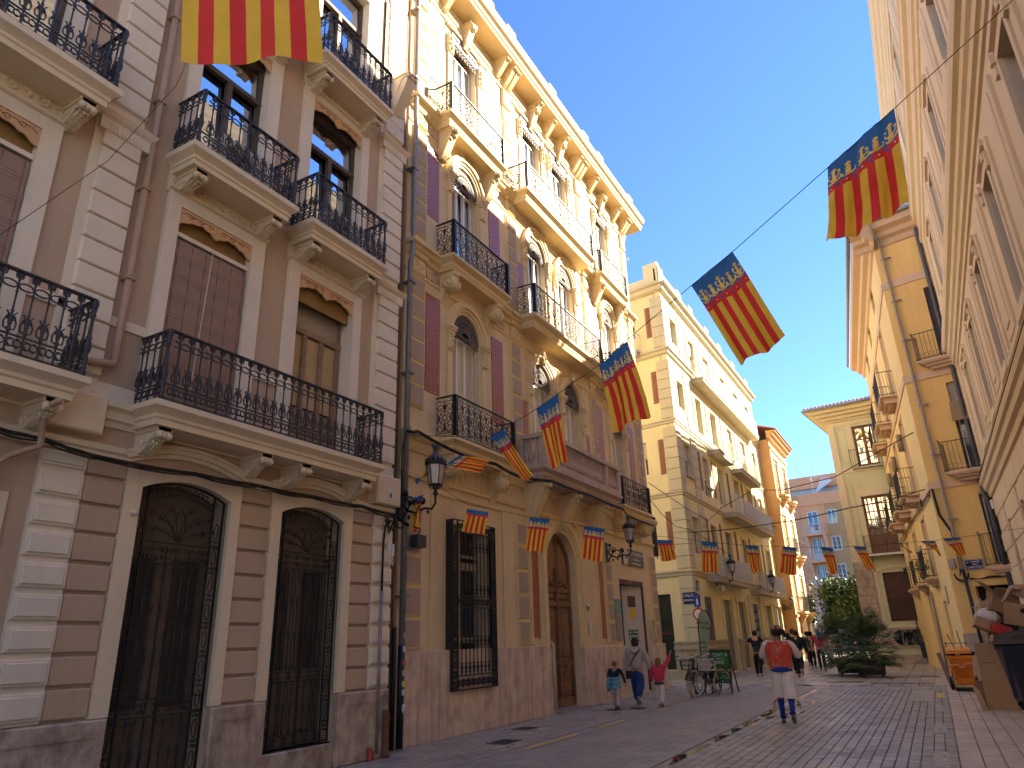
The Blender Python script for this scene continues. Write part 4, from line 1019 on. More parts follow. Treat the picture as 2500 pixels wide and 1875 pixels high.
# window grille by the lamp
gy = -.16; gr = M()
X0, X1, Z0, Z1 = 11.78, 13.40, .78, 3.96; bw = .17
for xx in (X0, X0+bw, X1-bw, X1): gr.box(xx-.012, xx+.012, gy-.014, gy+.014, Z0, Z1)
for z in (Z0, Z0+.25, 2.28, 2.49, Z1-.22, Z1): gr.box(X0, X1, gy-.013, gy+.013, z-.011, z+.011)
gr.box(X0-.01, X0+.01, gy, 0, Z0, Z1); gr.box(X1-.01, X1+.01, gy, 0, Z0, Z1); gr.box(X0, X1, gy, 0, Z0-.012, Z0+.01)
grl = gr.build('window_grille', BLACK, B)
cell = M()
for sx in (-1, 1):
    for sz in (-1, 1): cell.flat([(sx*px, sz*pz) for px, pz in spiral(.038, .045, .04, .008, 225, -120, 9)], .012, 0, .014)
cell.flat(arc(0, 0, .035, 0, 360, 8), .016, 0, .014); cell.add([(-.015, -.012, 0), (0, -.012, -.02), (.015, -.012, 0), (0, -.012, .02)], [(0, 1, 2, 3)])
cell.box(-.084, .084, -.004, .004, .088, .096)
for a in (45, 135, 225, 315): cell.flat([(.03*math.cos(math.radians(a)), .03*math.sin(math.radians(a))), (.075*math.cos(math.radians(a)), .075*math.sin(math.radians(a)))], .018, 0, .01)
cm = cell.mesh('rosette_cell', BLACK)
z = Z0+.09
while z < Z1-.05:
    for xx in (X0+bw/2, X1-bw/2): link('rosette_cell', cm, grl, loc=(xx, gy, z))
    z += .181
n = 7
for zz in (Z0+.125, 2.385, Z1-.11):
    for i in range(n): link('rosette_cell', cm, grl, loc=(X0+bw+(X1-X0-2*bw)*(i+.5)/n, gy, zz), rot=(0, PI/2, 0))
def tbar(h, ks):
    q = M(); pr = [(.012, 0)]
    for k in ks: pr += [(.011, k-.10), (.026, k-.075), (.014, k-.05), (.032, k), (.014, k+.05), (.026, k+.075), (.011, k+.10)]
    pr += [(.012, h)]; q.lathe(pr, n=6); return q.mesh('grille_bar', BLACK)
b1, b2 = tbar(2.28-Z0-.25, (.08+.06, .62)), tbar(Z1-.22-2.49, (.10+.04, .98))
for i in range(1, 9):
    x = X0+bw+(X1-X0-2*bw)*i/9; link('grille_bar', b1, grl, loc=(x, gy, Z0+.25)); link('grille_bar', b2, grl, loc=(x, gy, 2.49))
wb = M(); y = .24
for x0, x1 in ((11.85, 11.95), (12.56, 12.64), (13.26, 13.36)): wb.box(x0, x1, y, y+.06, .80, 3.92)
for z0, z1 in ((.8, .9), (1.62, 1.72), (3.05, 3.20), (3.30, 3.36), (3.84, 3.92)): wb.box(11.85, 13.36, y-.01, y+.06, z0, z1)
wo_ = wb.build('window', mat('old grey white window', (.40, .34, .27), rough=.6, var=.2, scale=9), B)
M().box(11.9, 13.3, y+.07, y+.08, .82, 3.9).build('pane', mat('dark dusty glass', (.045, .035, .03), rough=.25, var=.4, scale=2), wo_)
# shop door with notices, sign above
b = M(); b.box(21.05, 21.10, .02, .3, .06, 3.34); b.box(23.12, 23.2, .02, .3, .06, 3.34); b.box(21.05, 23.2, .02, .12, 3.20, 3.36)
so = b.build('shop_door_frame', mat('dark red wood frame', (.10, .035, .025), rough=.5, var=.1), B)
M().box(21.10, 22.0, .32, .34, .06, 3.2).build('shop_interior', mat('dim shop interior', (.03, .032, .03), var=.3, scale=1), so)
wl = M().add([(22.0, .34, .06), (23.1, .06, .06), (23.1, .06, 3.2), (22.0, .34, 3.2)], [(0, 1, 2, 3)]).build('shop_door_leaf', mat('white shop door', (.52, .51, .50), rough=.4, var=.04), so)
def onleaf(x, z, w_, h, col, nm, dy=.01):
    f = lambda x: .34-(x-22.0)/1.1*.28-dy
    return M().add([(x-w_/2, f(x-w_/2), z-h/2), (x+w_/2, f(x+w_/2), z-h/2), (x+w_/2, f(x+w_/2), z+h/2), (x-w_/2, f(x-w_/2), z+h/2)], [(0, 1, 2, 3)]).build(nm, mat(nm+' paint', col, rough=.5, var=.03), wl)
onleaf(22.52, 2.72, .42, .34, (.10, .05, .045), 'dark_notice'); onleaf(22.55, 2.36, .36, .30, (.72, .50, .06), 'yellow_notice'); onleaf(22.50, 1.78, .52, .17, (.02, .20, .09), 'green_arrow_upper'); onleaf(22.52, 1.58, .50, .14, (.02, .20, .09), 'green_arrow_lower')
onleaf(22.7, 1.25, .2, .24, (.6, .6, .6), 'white_notice'); onleaf(22.72, 1.03, .28, .14, (.04, .04, .04), 'opening_hours')
wt = mat('white lettering', (.75, .75, .72), rough=.5, var=0)
for i, (z, s) in enumerate(((1.78, 'CAMBIO'), (1.58, 'TICKETS'))):
    text(s, .085, 'arrow_lettering', wt, wl, (22.58, .175-.02, z), rot=(PI/2, 0, -.249), ext=.001)
    M().add([(22.27, .25, z), (22.34, .232, z+.05), (22.34, .232, z-.05)], [(0, 2, 1)]).build('arrow_head', wt, wl)
text('120', .12, 'shop_number', mat('brown lettering', (.55, .35, .22), var=0), so, (22.0, .012, 3.28), ext=.003)
sg = M().box(21.42, 23.30, -.06, 0, 3.80, 4.30).build('shop_sign', mat('grey green signboard', (.105, .10, .075), rough=.5, var=.1), B)
lg = M(); lg.add([(21.42+.0, -.064, 3.80), (21.80, -.064, 3.80), (21.86, -.064, 4.05), (21.80, -.064, 4.30), (21.42, -.064, 4.30)], [(0, 1, 2, 3, 4)]); lg.build('sign_badge', mat('cream badge', (.6, .55, .45), var=.02), sg)
text('RUTAS GUIADAS', .17, 'sign_lettering', wt, sg, (22.58, -.066, 4.17)); text('VISITAS GUIADAS', .085, 'sign_lettering', wt, sg, (22.58, -.066, 3.99), xs=.9); text('www.reservasvalencia.com', .085, 'sign_lettering', wt, sg, (22.58, -.066, 3.88), xs=.9)
po = M().box(20.50, 20.95, -.03, 0, 1.55, 2.72).build('poster', mat('city poster print', (.30, .27, .23), rough=.4, var=.5, scale=9), B)
M().box(20.50, 20.95, -.033, -.03, 2.30, 2.72).build('poster_sky', mat('poster blue', (.12, .28, .40), rough=.4, var=.1), po); M().box(20.52, 20.75, -.036, -.033, 2.42, 2.64).build('poster_badge', mat('poster green', (.22, .42, .05), rough=.4, var=0), po)
gs = M().box(23.45, 23.62, -.14, -.11, 1.42, 2.15).build('notice_strip', mat('pale green notice', (.36, .42, .30), rough=.4, var=.3, scale=20), B)
M().box(23.452, 23.618, -.145, -.14, 1.9, 2.15).build('notice_heading', mat('poster green', (.22, .42, .05)), gs)
pi = M().box(18.02, 18.14, -.045, 0, 1.5, 1.95).build('entry_panel', GPIPE, B)
for i in range(4): M().box(18.05, 18.11, -.05, -.045, 1.55+i*.07, 1.59+i*.07).build('entry_button', mat('steel button', (.5, .5, .5), metal=.8, rough=.3), pi)
M().box(18.5, 18.62, -.08, -.03, 1.75, 2.05).build('letter_plate', mat('white tile', (.75, .73, .68)), B)
b = M(); b.tube([(18.55, -.06, 2.35), (18.55, -.05, 2.35+.01)], .001, 4); b.lathe([(.09, 0), (.09, .012)], 0, 0, 14)
o = b.build('round_plaque', mat('silver plaque', (.45, .43, .40), rough=.3, metal=.5, var=.1), B); o.location = (18.45, -.06, 2.45); o.rotation_euler = (PI/2, 0, 0)
M().box(15.98, 16.08, -.05, -.0, 2.3, 2.62).build('oval_plaque', mat('silver plaque', (.45, .43, .40)), B)
b = M(); b.tube([(15.98, -.06, 4.3), (15.98, -.06, 1.62), (16.0, -.10, 1.56), (16.02, -.16, 1.54), (16.02, -.17, 1.4), (16.02, -.17, .1)], .04, 8); b.build('gas_pipe', mat('cream painted pipe', (.55, .45, .33), var=.05), B)
for s_ in (): pass
b = M(); b.tube([(10.30, -.16, 17.3), (10.30, -.16, 9.4), (10.27, -.16, 9.2), (10.25, -.14, 9.1), (10.25, -.14, 1.6)], .055, 8); b.build('rain_pipe', GPIPE, B)
for z in (2.4, 4.1, 6.6, 8.6, 11.4, 13.9, 16): M().box(10.19, 10.37, -.225, 0, z, z+.035).build('pipe_clip', GPIPE, B)
b = M(); b.tube([(10.25, -.14, 1.6), (10.25, -.14, .02)], .062, 8); b.tube([(10.10, -.10, 1.9), (10.10, -.10, .02)], .04, 8); b.build('pipe_shoe', BLACK, B)
# stickers on the pipe shoe
for i, (z, c) in enumerate(((1.50, (.6, .6, .58)), (1.28, (.5, .12, .08)), (1.12, (.55, .5, .45)), (.95, (.75, .7, .1)), (.82, (.7, .7, .7)), (1.72, (.4, .4, .4)))):
    M().box(10.21, 10.29, -.206, -.20, z, z+.09).build('sticker', mat('sticker %d' % i, c, rough=.5, var=.3, scale=30), B)
tg = M(); tg.lathe([(.045, 0), (.045, .01)], 0, 0, 12); o = tg.build('round_tag', wt, B); o.location = (10.25, -.21, .62); o.rotation_euler = (PI/2, 0, 0); o.scale = (1, 1.6, 1)
for x, zt in ((10.02, 15.5), (9.86, 15.5)):
    pp = M(); pp.tube([(x, -.05, zt), (x, -.05, .3)], .03 if x < 10 else .045, 6); pp.build('rain_pipe', GPIPE if x < 10 else mat('rust brown pipe', (.16, .095, .06), rough=.7, var=.3, scale=4), B)
M().box(9.67, 10.24, .05, 8, 0, 17).build('gap_wall', mat('dirty gap render', (.22, .15, .10), rough=.9, var=.3, scale=3, streak=.4), B)
# ================================================================== building C (pale yellow corner building with olive quoins)
C = thing('apartment_building', 'pale yellow corner apartment building with olive quoins and long concrete balconies', 'building', (30.0, 8.4, 0))
YEL = mat('pale yellow render', (.72, .62, .34), rough=.85, var=.07, scale=.9, bump=.08, streak=.12)
OLV = mat('olive grey render', (.54, .48, .32), rough=.85, var=.07, scale=1.1, bump=.08, streak=.12)
CONC = mat('grey beige balcony render', (.50, .44, .35), rough=.85, var=.12, scale=2, bump=.1, streak=.25)
WHITEIR = mat('white painted railing', (.62, .60, .54), rough=.5, var=.05)
FROST = mat('grey corrugated balcony sheet', (.46, .42, .39), rough=.5, var=.2, scale=14)
MBRICK = mat('brown brick infill', (.29, .125, .07), rough=.8, var=.2, scale=12)
SHUT = mat('grey green roller shutter', (.21, .20, .15), rough=.6, var=.08, scale=2)
LBL = mat('pale roller shutter', (.48, .40, .31), rough=.6, var=.05)
HC, LC = 18.6, 20.3
rows = [(15.0, 16.3), (11.7, 13.05), (8.5, 9.95), (5.0, 6.6)]
cols = [(1.05, 2.1), (4.1, 5.2), (6.9, 8.2), (10.7, 11.9), (14.0, 15.4), (17.4, 18.6)]
hc = []
for r_, (z0, z1) in enumerate(rows):
    for k, (a, c) in enumerate(cols): hc.append((a, c, z0 if k < 1 else z0-.5, z1))
gw = [(1.6, 2.5), (4.6, 6.4), (7.6, 9.4), (11.3, 12.7), (14.5, 16.3), (17.6, 19.4)]
for k, (a, c) in enumerate(gw): hc.append((a, c, .9 if k == 0 else .05, 3.2))
wall(0, LC, 0, 17.2, hc, 'rendered_wall', YEL, C, depth=.3)
SANG = math.atan2(-.985, -.17); SX = Matrix.Rotation(SANG, 4, 'Z')
# body as one prism following the skewed corner
b = M(); f_ = lambda d, z: (.17*d/.985*1.0, d, z)
b.add([(.02,.31,0),(LC-.02,.31,0),(LC-.02,9,0),(1.7,9,0),(.02,.31,17.2),(LC-.02,.31,17.2),(LC-.02,9,17.2),(1.7,9,17.2)], [(0,1,5,4),(1,2,6,5),(2,3,7,6),(4,5,6,7)]); b.build('building_body', DARKIN, C)
M().add([(LC, 0, 0), (LC, 9, 0), (LC, 9, 17.2), (LC, 0, 17.2)], [(0, 1, 2, 3)]).build('side_wall', YEL, C)
M().add([(0,0,17.21),(LC,0,17.21),(LC,9,17.21),(1.6,9,17.21)], [(0,1,2,3)]).build('roof', OLV, C)
def cwin(x0, x1, z0, z1, kind, par, y=.16):
    f = M(); t = .045
    f.box(x0, x0+t, y, y+.05, z0, z1); f.box(x1-t, x1, y, y+.05, z0, z1); f.box(x0+t, x1-t, y, y+.05, z1-t, z1); f.box(x0+t, x1-t, y, y+.05, z0, z0+t); f.box((x0+x1)/2-.03, (x0+x1)/2+.03, y-.004, y+.05, z0+t, z1-t)
    o = f.build('window', WHITEF, par)
    M().add([(x0+t, y+.03, z0+t), (x1-t, y+.03, z0+t), (x1-t, y+.03, z1-t), (x0+t, y+.03, z1-t)], [(0, 1, 2, 3)]).build('pane', mat('dim window glass', (.06, .06, .055), rough=.06, var=.1, spec=.9), o)
    if kind: 
        zz = z0+(z1-z0)*kind; q = M()
        n = int((z1-zz)/.05)
        for i in range(n): q.box(x0+.01, x1-.01, y-.05, y-.03, zz+i*.05, zz+i*.05+.044)
        q.build('roller_shutter', LBL if z0 > 4.5 else SHUT, o)
def brickstrip(x0, x1, z0, z1, par):
    p = M().box(x0, x1, -.006, 0, z0, z1).build('brick_panel', MORT, par); q = M(); bh = .065; n = max(2, round((x1-x0)/.2)); w_ = (x1-x0)/n
    for j in range(int((z1-z0)/bh)):
        for i in range(n): q.box(x0+i*w_+.006+(w_/2 if j % 2 and i < n-1 else 0), x0+(i+1)*w_-.004+(w_/2 if j % 2 and i < n-1 else 0), -.02, -.004, z0+j*bh+.004, z0+(j+1)*bh-.004)
    q.build('bricks', MBRICK, p, kind='stuff')
def quoin_run(x0, x1, za, zb, par, h=.50, mt=OLV, d=.05):
    n = max(1, round((zb-za)/h)); h = (zb-za)/n; me = M().bev(x0, x1, -d, 0, .012, h-.012, .01).mesh('quoin_block', mt)
    for i in range(n): link('quoin_block', me, par, loc=(0, 0, za+i*h))
for r_, (z0, z1) in enumerate(rows):
    for k, (a, c) in enumerate(cols):
        zz = z0 if k < 1 else z0-.5
        cwin(a, c, zz, z1, [0, .45, .6, 0, .3, 0, .5][(r_*3+k*2) % 7], C)
        b = M(); b.box(a-.12, a, -.03, 0, zz, z1+.12); b.box(c, c+.12, -.03, 0, zz, z1+.12); b.box(a, c, -.03, 0, z1, z1+.12); b.build('window_surround', YEL if k else OLV, C)
for k in (0, 1): 
    M().box(cols[k][0]-.1, cols[k][1]+.1, -.14, 0, 8.36, 8.48).build('window_sill', CONC, C)
for (z0, z1) in ((.0, 1.4),): pass
for (za, zb_) in ((1.42, 4.0), (4.3, 7.3), (7.6, 10.5), (10.9, 13.7), (14.4, 17.0)):
    quoin_run(-.055, .72, za, zb_, C); quoin_run(2.3, 3.25, za, zb_, C) if za > 2 else None
    for x0, x1 in ((3.35, 3.75), (5.9, 6.25), (9.1, 9.5), (12.6, 13.0), (16.2, 16.6)):
        if za > 2: brickstrip(x0, x1, za+.55, zb_-.45, C)
def band(z, h, d, par, x0, x1):
    b = M(); b.prof([(0, z-h), (d*.5, z-h*.8), (d*.6, z-h*.4), (d, z-h*.3), (d, z), (0, z)], x0, x1); b.build('string_course', OLV, par)
for z, h, d in ((4.25, .28, .14), (7.58, .22, .1), (10.85, .22, .1), (14.3, .35, .2), (17.65, .45, .38)): band(z, h, d, C, -.0-d*.6, LC)
b = M(); b.box(0, LC, -.02, .2, 17.2, 18.15)
for x in (0, 3.0, 5.2, 8.5, 11.5, 15, 19.0): b.box(x-.0, x+.75, -.06, .26, 17.65, 18.65)
b.box(0, 3, -.02, .2, 18.1, 18.5); b.build('roof_parapet', YEL, C)
r = M()
for i in range(150):
    x = .8+i*.13
    if x < LC: r.bar((x, .1, 18.15), (x, .1, 18.6), .008)
r.bar((.3, .1, 18.6), (LC, .1, 18.6), .015); r.build('roof_railing', WHITEIR, C)
def cbal(x0, x1, z, dep, solid, nm='balcony', par=None, h=.22):
    b = M(); b.box(x0, x1, -dep, 0, z-h, z); b.box(x0-.03, x1+.03, -dep-.04, 0, z-.06, z+.01)
    o = b.build(nm, CONC, par or C); r = M()
    for zz in (.95, .08): r.bar((x0, -dep, z+zz), (x1, -dep, z+zz), .016); r.bar((x0, -dep, z+zz), (x0, 0, z+zz), .016); r.bar((x1, -dep, z+zz), (x1, 0, z+zz), .016)
    n = int((x1-x0)/.12)
    for i in range(n+1): r.bar((x0+(x1-x0)*i/n, -dep, z+.08), (x0+(x1-x0)*i/n, -dep, z+.95), .008)
    for x in (x0, x1):
        for i in range(5): r.bar((x, -dep*i/5, z+.08), (x, -dep*i/5, z+.95), .008)
    r.build('balcony_railing', WHITEIR, o)
    if solid:
        q = M(); n = int((solid[1]-solid[0])/.07)
        for i in range(n): q.box(solid[0]+i*.07, solid[0]+i*.07+.06, -dep-.03-(.008 if i % 2 else 0), -dep-.012, z+.10, z+.90)
        q.build('balcony_sheet', FROST, o)
    return o
cbal(3.95, 17.6, 13.95, .62, (5.8, 17.4)); cbal(5.6, 8.9, 10.55, .55, None); cbal(10.4, 15.8, 10.45, .6, None)
cbal(6.9, 17.0, 7.5, .75, (9.0, 16.8)); cbal(2.3, 9.3, 4.08, .6, (3.4, 9.1)); cbal(11.2, 18.8, 3.9, .6, (12.8, 18.7))
# street level
for k, (a, c) in enumerate(gw):
    if k == 0:
        cwin(a, c, .9, 3.2, 0, C); q = M()
        for i in range(8): q.bar((a+.05+i*.115, -.06, .9), (a+.05+i*.115, -.06, 3.2), .012)
        q.box(a, c, -.07, -.05, 2.95, 3.0); q.box(a, c, -.07, -.05, 1.0, 1.03); q.build('window_bars', IRON, C)
    elif k == 3:
        q = M().box(a, c, .1, .14, .05, 3.2).build('street_door', BLACK, C); s = M()
        for i in range(3):
            for j in range(6): s.flat(spiral(a+.25+i*.45, .5+j*.45, .16, .03, 0, 400, 10), .02, .08, .02)
        s.build('door_scrollwork', IRON, q)
    else:
        q = M(); z = .06
        while z < 3.15: q.box(a, c, .12, .15, z, z+.09); z += .1
        q.build('roller_shutter', SHUT, C)
        b = M(); b.box(a-.25, a, -.06, 0, 0, 3.35); b.box(c, c+.25, -.06, 0, 0, 3.35); b.build('shop_pier', YEL, C)
b = M()
for (x0, x1) in ((-.06, 1.5), (1.5, 4.35), (6.65, 7.35), (9.65, 11.1), (12.9, 14.25), (16.55, 17.35)):
    for z0, z1, d in ((0, .75, .12), (.75, .86, .17), (.86, 1.12, .12), (1.12, 1.22, .18), (1.22, 1.36, .12), (1.36, 1.44, .16)): b.box(x0-(d if x0 < 0 else 0), x1, -d, 0, z0, z1)
b.build('moulded_plinth', mat('olive plinth render', (.40, .345, .22), rough=.8, var=.12, scale=2, streak=.3), C)
quoin_run(10.1, 10.95, .1, 3.6, C, .45); quoin_run(12.95, 13.5, .1, 3.6, C, .45)
cb = M(); cb.bev(3.9, 4.2, -.28, 0, 3.52, 3.78, .02); cb.build('alarm_box', WHITEF, C)
# ---- side face
XF[0], XF[1] = C, SX
WS = 9.0
wall(-WS, 0, 0, 17.2, [(-2.0, -1.5, 15.2, 16.5), (-2.0, -1.5, 11.5, 13.0), (-1.95, -1.5, 8.5, 10.0), (-1.95, -1.4, 4.9, 6.6), (-1.72, -1.06, .35, 3.32)], 'side_wall', YEL, C, depth=.25)
for a, c, z0, z1 in ((-2.0, -1.5, 15.2, 16.5), (-2.0, -1.5, 11.5, 13.0), (-1.95, -1.5, 8.5, 10.0)): cwin(a, c, z0, z1, .5, C)
M().box(-1.95, -1.4, .1, .12, 4.9, 6.6).build('dark_window', DARKIN, C)
M().box(-1.72, -1.06, .12, .14, .35, 3.32).build('dark_window', mat('green black shop glass', (.02, .028, .018), rough=.15, var=.3, scale=1), C); M().box(-1.72, -1.06, .09, .12, 1.72, 1.78).build('red_glazing_bar', mat('dark red bar', (.14, .02, .02)), C)
for (za, zb_) in ((1.42, 4.0), (4.3, 7.3), (7.6, 10.5), (10.9, 13.7), (14.4, 17.0)):
    quoin_run(-.58, .055, za, zb_, C)
for z0, z1 in ((15.0, 16.58), (11.7, 13.27), (8.4, 10.0), (5.12, 6.75)): brickstrip(-.9, -.62, z0, z1, C)
for z, h, d in ((4.25, .28, .14), (7.58, .22, .1), (10.85, .22, .1), (14.3, .35, .2), (17.65, .45, .38)): band(z, h, d, C, -WS, d*.6)
b = M()
for z0, z1, d in ((0, .75, .12), (.75, .86, .17), (.86, 1.12, .12), (1.12, 1.22, .18), (1.22, 1.36, .12), (1.36, 1.44, .16)): b.box(-1.04, d-.02, -d, 0, z0, z1)
b.box(-1.75, -1.04, -.1, 0, 0, .33); b.build('moulded_plinth', MATS['olive plinth render'], C)
b = M().box(-.75, .0, -.02, .2, 17.65, 18.85); b.box(-WS, -.75, -.02, .2, 17.2, 18.15); b.build('roof_parapet', YEL, C)
o = cbal(-2.6, -1.28, 14.35, .45, None, par=C)
BLUE = mat('navy enamel', (.012, .02, .10), rough=.3, var=.04)
sg = M().box(-.46, .12, -.09, -.06, 2.88, 3.32).build('street_sign', BLUE, C)
text('CALLE', .16, 'sign_lettering', wt, sg, (-.19, -.093, 3.20)); text('ZAPATEROS', .11, 'sign_lettering', wt, sg, (-.17, -.093, 3.01), xs=.95)
XF[0] = None
ns = M().box(.35, .72, -.09, -.06, 3.42, 3.80).build('district_plate', BLUE, C)
for i, s in enumerate(('CIUTAT', 'VELLA')): text(s, .09, 'plate_lettering', wt, ns, (.53, -.093, 3.68-i*.13))
# ================================================================== building O (orange eaves, lit above)
O = thing('apartment_building', 'peach and orange house with tiled eaves and bowed iron balconies, next to the pale yellow building', 'building', (50.35, 7.65, 0))
PEACH = mat('peach render', (.64, .45, .25), rough=.85, var=.07, scale=1, streak=.12)
ORNG = mat('orange render', (.62, .35, .15), rough=.85, var=.06, scale=1, streak=.1)
HO, LO = 14.4, 6.6
oc = [(1.1, 2.1), (4.3, 5.3)]
wall(0, LO, 0, HO, [(a, c, z, z+2.3) for a, c in oc for z in (3.0, 6.8, 10.7)]+[(a, c, .05, 2.8) for a, c in oc], 'rendered_wall', PEACH, O, depth=.3)
M().box(0.01, LO, .31, 9, 0, HO).build('building_body', DARKIN, O); M().add([(-.012, 0, 0), (-.012, 9, 0), (-.012, 9, HO), (-.012, 0, HO)], [(3, 2, 1, 0)]).box(-.03, .55, -.03, 0, 0, HO).build('side_wall', ORNG, O)
TILER = mat('red roof tile', (.36, .12, .06), rough=.8, var=.3, scale=6)
def eave(par, x0, x1, z, dep, mt, tile=True, tm=None, n=.22, slope=.35, back=3.0, single=0):
    b = M(); b.prof([(0, z-.55), (dep*.35, z-.5), (dep*.4, z-.35), (dep*.7, z-.28), (dep*.75, z-.12), (dep, z-.08), (dep, z), (0, z)], x0-dep*.8, x1+dep*.0); b.build('eaves_cornice', mt, par)
    if tile:
        rf = M().add([(x0-dep, -dep-.05, z+.01), (x1, -dep-.05, z+.01), (x1, back, z+slope*back), (x0-dep, back, z+slope*back)], [(0, 1, 2, 3)]).build('roof', tm or TILER, par)
        c = M(); k = int((x1-x0+dep)/n)
        def one(c, x):
            L_ = back+dep; c.add([(x+.075*math.cos(a), -dep-.08+ (L_ if j else 0), z+.03+.06*math.sin(a)+(slope*L_ if j else 0)) for j in (0, 1) for a in [PI*i/5 for i in range(6)]]+[], [(i, i+1, i+7, i+6) for i in range(5)]+[(5, 4, 3, 2, 1, 0)])
        for i in range(k):
            x = x0-dep+n*(i+.5)
            if i < single: q = M(); one(q, x); q.build('roof_tile', tm or TILER, rf)
            else: one(c, x)
        if c.v: c.build('roof_tiles', tm or TILER, rf, kind='stuff')
eave(O, 0, LO, HO+.5, .62, ORNG, n=.3)
for a, c in oc:
    for z in (3.0, 6.8, 10.7):
        cwin(a, c, z, z+2.3, .5, O)
        b = M(); b.box(a-.15, a, -.05, 0, z, z+2.45); b.box(c, c+.15, -.05, 0, z, z+2.45); b.poly([(a-.25, z+2.45), (c+.25, z+2.45), ((a+c)/2, z+2.75)], -.12, 0); b.build('window_surround', PEACH, O)
    for z in (2.95, 6.75, 10.65):
        # bowed iron balcony on a stone shelf with scroll bracket
        b = M(); cx = (a+c)/2; n = 12
        pts = [(cx+.85*math.cos(PI+PI*i/n), .62*math.sin(PI+PI*i/n)) for i in range(n+1)]
        for z0, z1, k in ((z-.28, z-.14, .82), (z-.14, z, 1.0)):
            vv = [(cx+(p[0]-cx)*k, p[1]*k, z0) for p in pts]+[(cx+(p[0]-cx)*k, p[1]*k, z1) for p in pts]; b.add(vv, [(i, i+1, n+2+i, n+1+i) for i in range(n)]+[tuple(range(n+1)), tuple(range(2*n+1, n, -1))])
        console(b, cx, z-.25, .6, .42, .22); o = b.build('balcony', PEACH, O)
        r = M(); r.tube([(p[0], p[1], z+.9) for p in pts], .022, 5); r.tube([(p[0], p[1], z+.08) for p in pts], .015, 5)
        for i in range(29):
            t = PI+PI*i/28; r.bar((cx+.85*math.cos(t), .62*math.sin(t), z), (cx+.85*math.cos(t), .62*math.sin(t), z+.9), .009)
        r.build('balcony_railing', IRON, o)
    M().box(a, c, .12, .15, .05, 2.8).build('street_door', WOODD, O)
b = M()
for z in (2.75, 6.5, 10.3, 13.9): b.prof([(0, z-.2), (.1, z-.15), (.14, z), (0, z)], 0, LO)
b.box(0, LO, -.06, 0, 0, 1.6); b.build('string_course', PEACH, O)
# ================================================================== pink block at the end
P = thing('apartment_building', 'salmon pink apartment block with white windows and a yellow brick bay', 'building', (80, 10.6, 0), math.atan2(-1, -.12))
PINK = mat('salmon pink render', (.82, .40, .20), rough=.85, var=.06, scale=.8, streak=.08)
YBR = mat('yellow brick', (.66, .42, .20), rough=.85, var=.2, scale=9); YBR2 = mat('brown brick', (.42, .20, .08), rough=.85, var=.15, scale=9)
zf = [2.95, 5.70, 8.45, 11.15]
hp = []
for z in zf: hp += [(1.2, 2.25, z, z+2.35), (3.15, 4.05, z+.95, z+2.35), (-.6, -.1, z+.7, z+2.2), (5.5, 6.6, z, z+2.35)]
hp += [(.6, 6.0, .1, 2.3)]
wall(-9, 12, 0, 14.2, hp, 'rendered_wall', PINK, P, depth=.25); M().box(-9, 12, .26, 10, 0, 14.2).build('building_body', DARKIN, P)
pb = M().box(2.98, 5.2, -.05, -.0, 2.6, 14.2)
bp = M()
for z in (): pass
q = M()
for j in range(150):
    for i in range(20):
        x = 2.98+i*.111+(.055 if j % 2 else 0); z = 2.62+j*.077
        if x+.1 > 5.2: continue
        if any(3.1 < x+.05 < 4.1 and zz+.9 < z < zz+2.4 for zz in zf): continue
        q.cur = 1 if (i+j) % 3 == 0 else 0; d = .075 if q.cur else .06
        q.add([(x, -d, z), (x+.1, -d, z), (x+.1, -d, z+.066), (x, -d, z+.066)], [(0, 1, 2, 3)])
pbh = M()
for (x0, x1, z0, z1) in [(2.98, 3.13, 2.6, 14.2), (4.07, 5.2, 2.6, 14.2)]+[(3.13, 4.07, a, b_) for a, b_ in zip([2.6]+[z+2.37 for z in zf], [z+.93 for z in zf]+[14.2])]: pbh.box(x0, x1, -.05, 0, z0, z1)
bb = pbh.build('brick_bay', YBR, P); q.build('bricks', [YBR, YBR2], bb, kind='stuff')
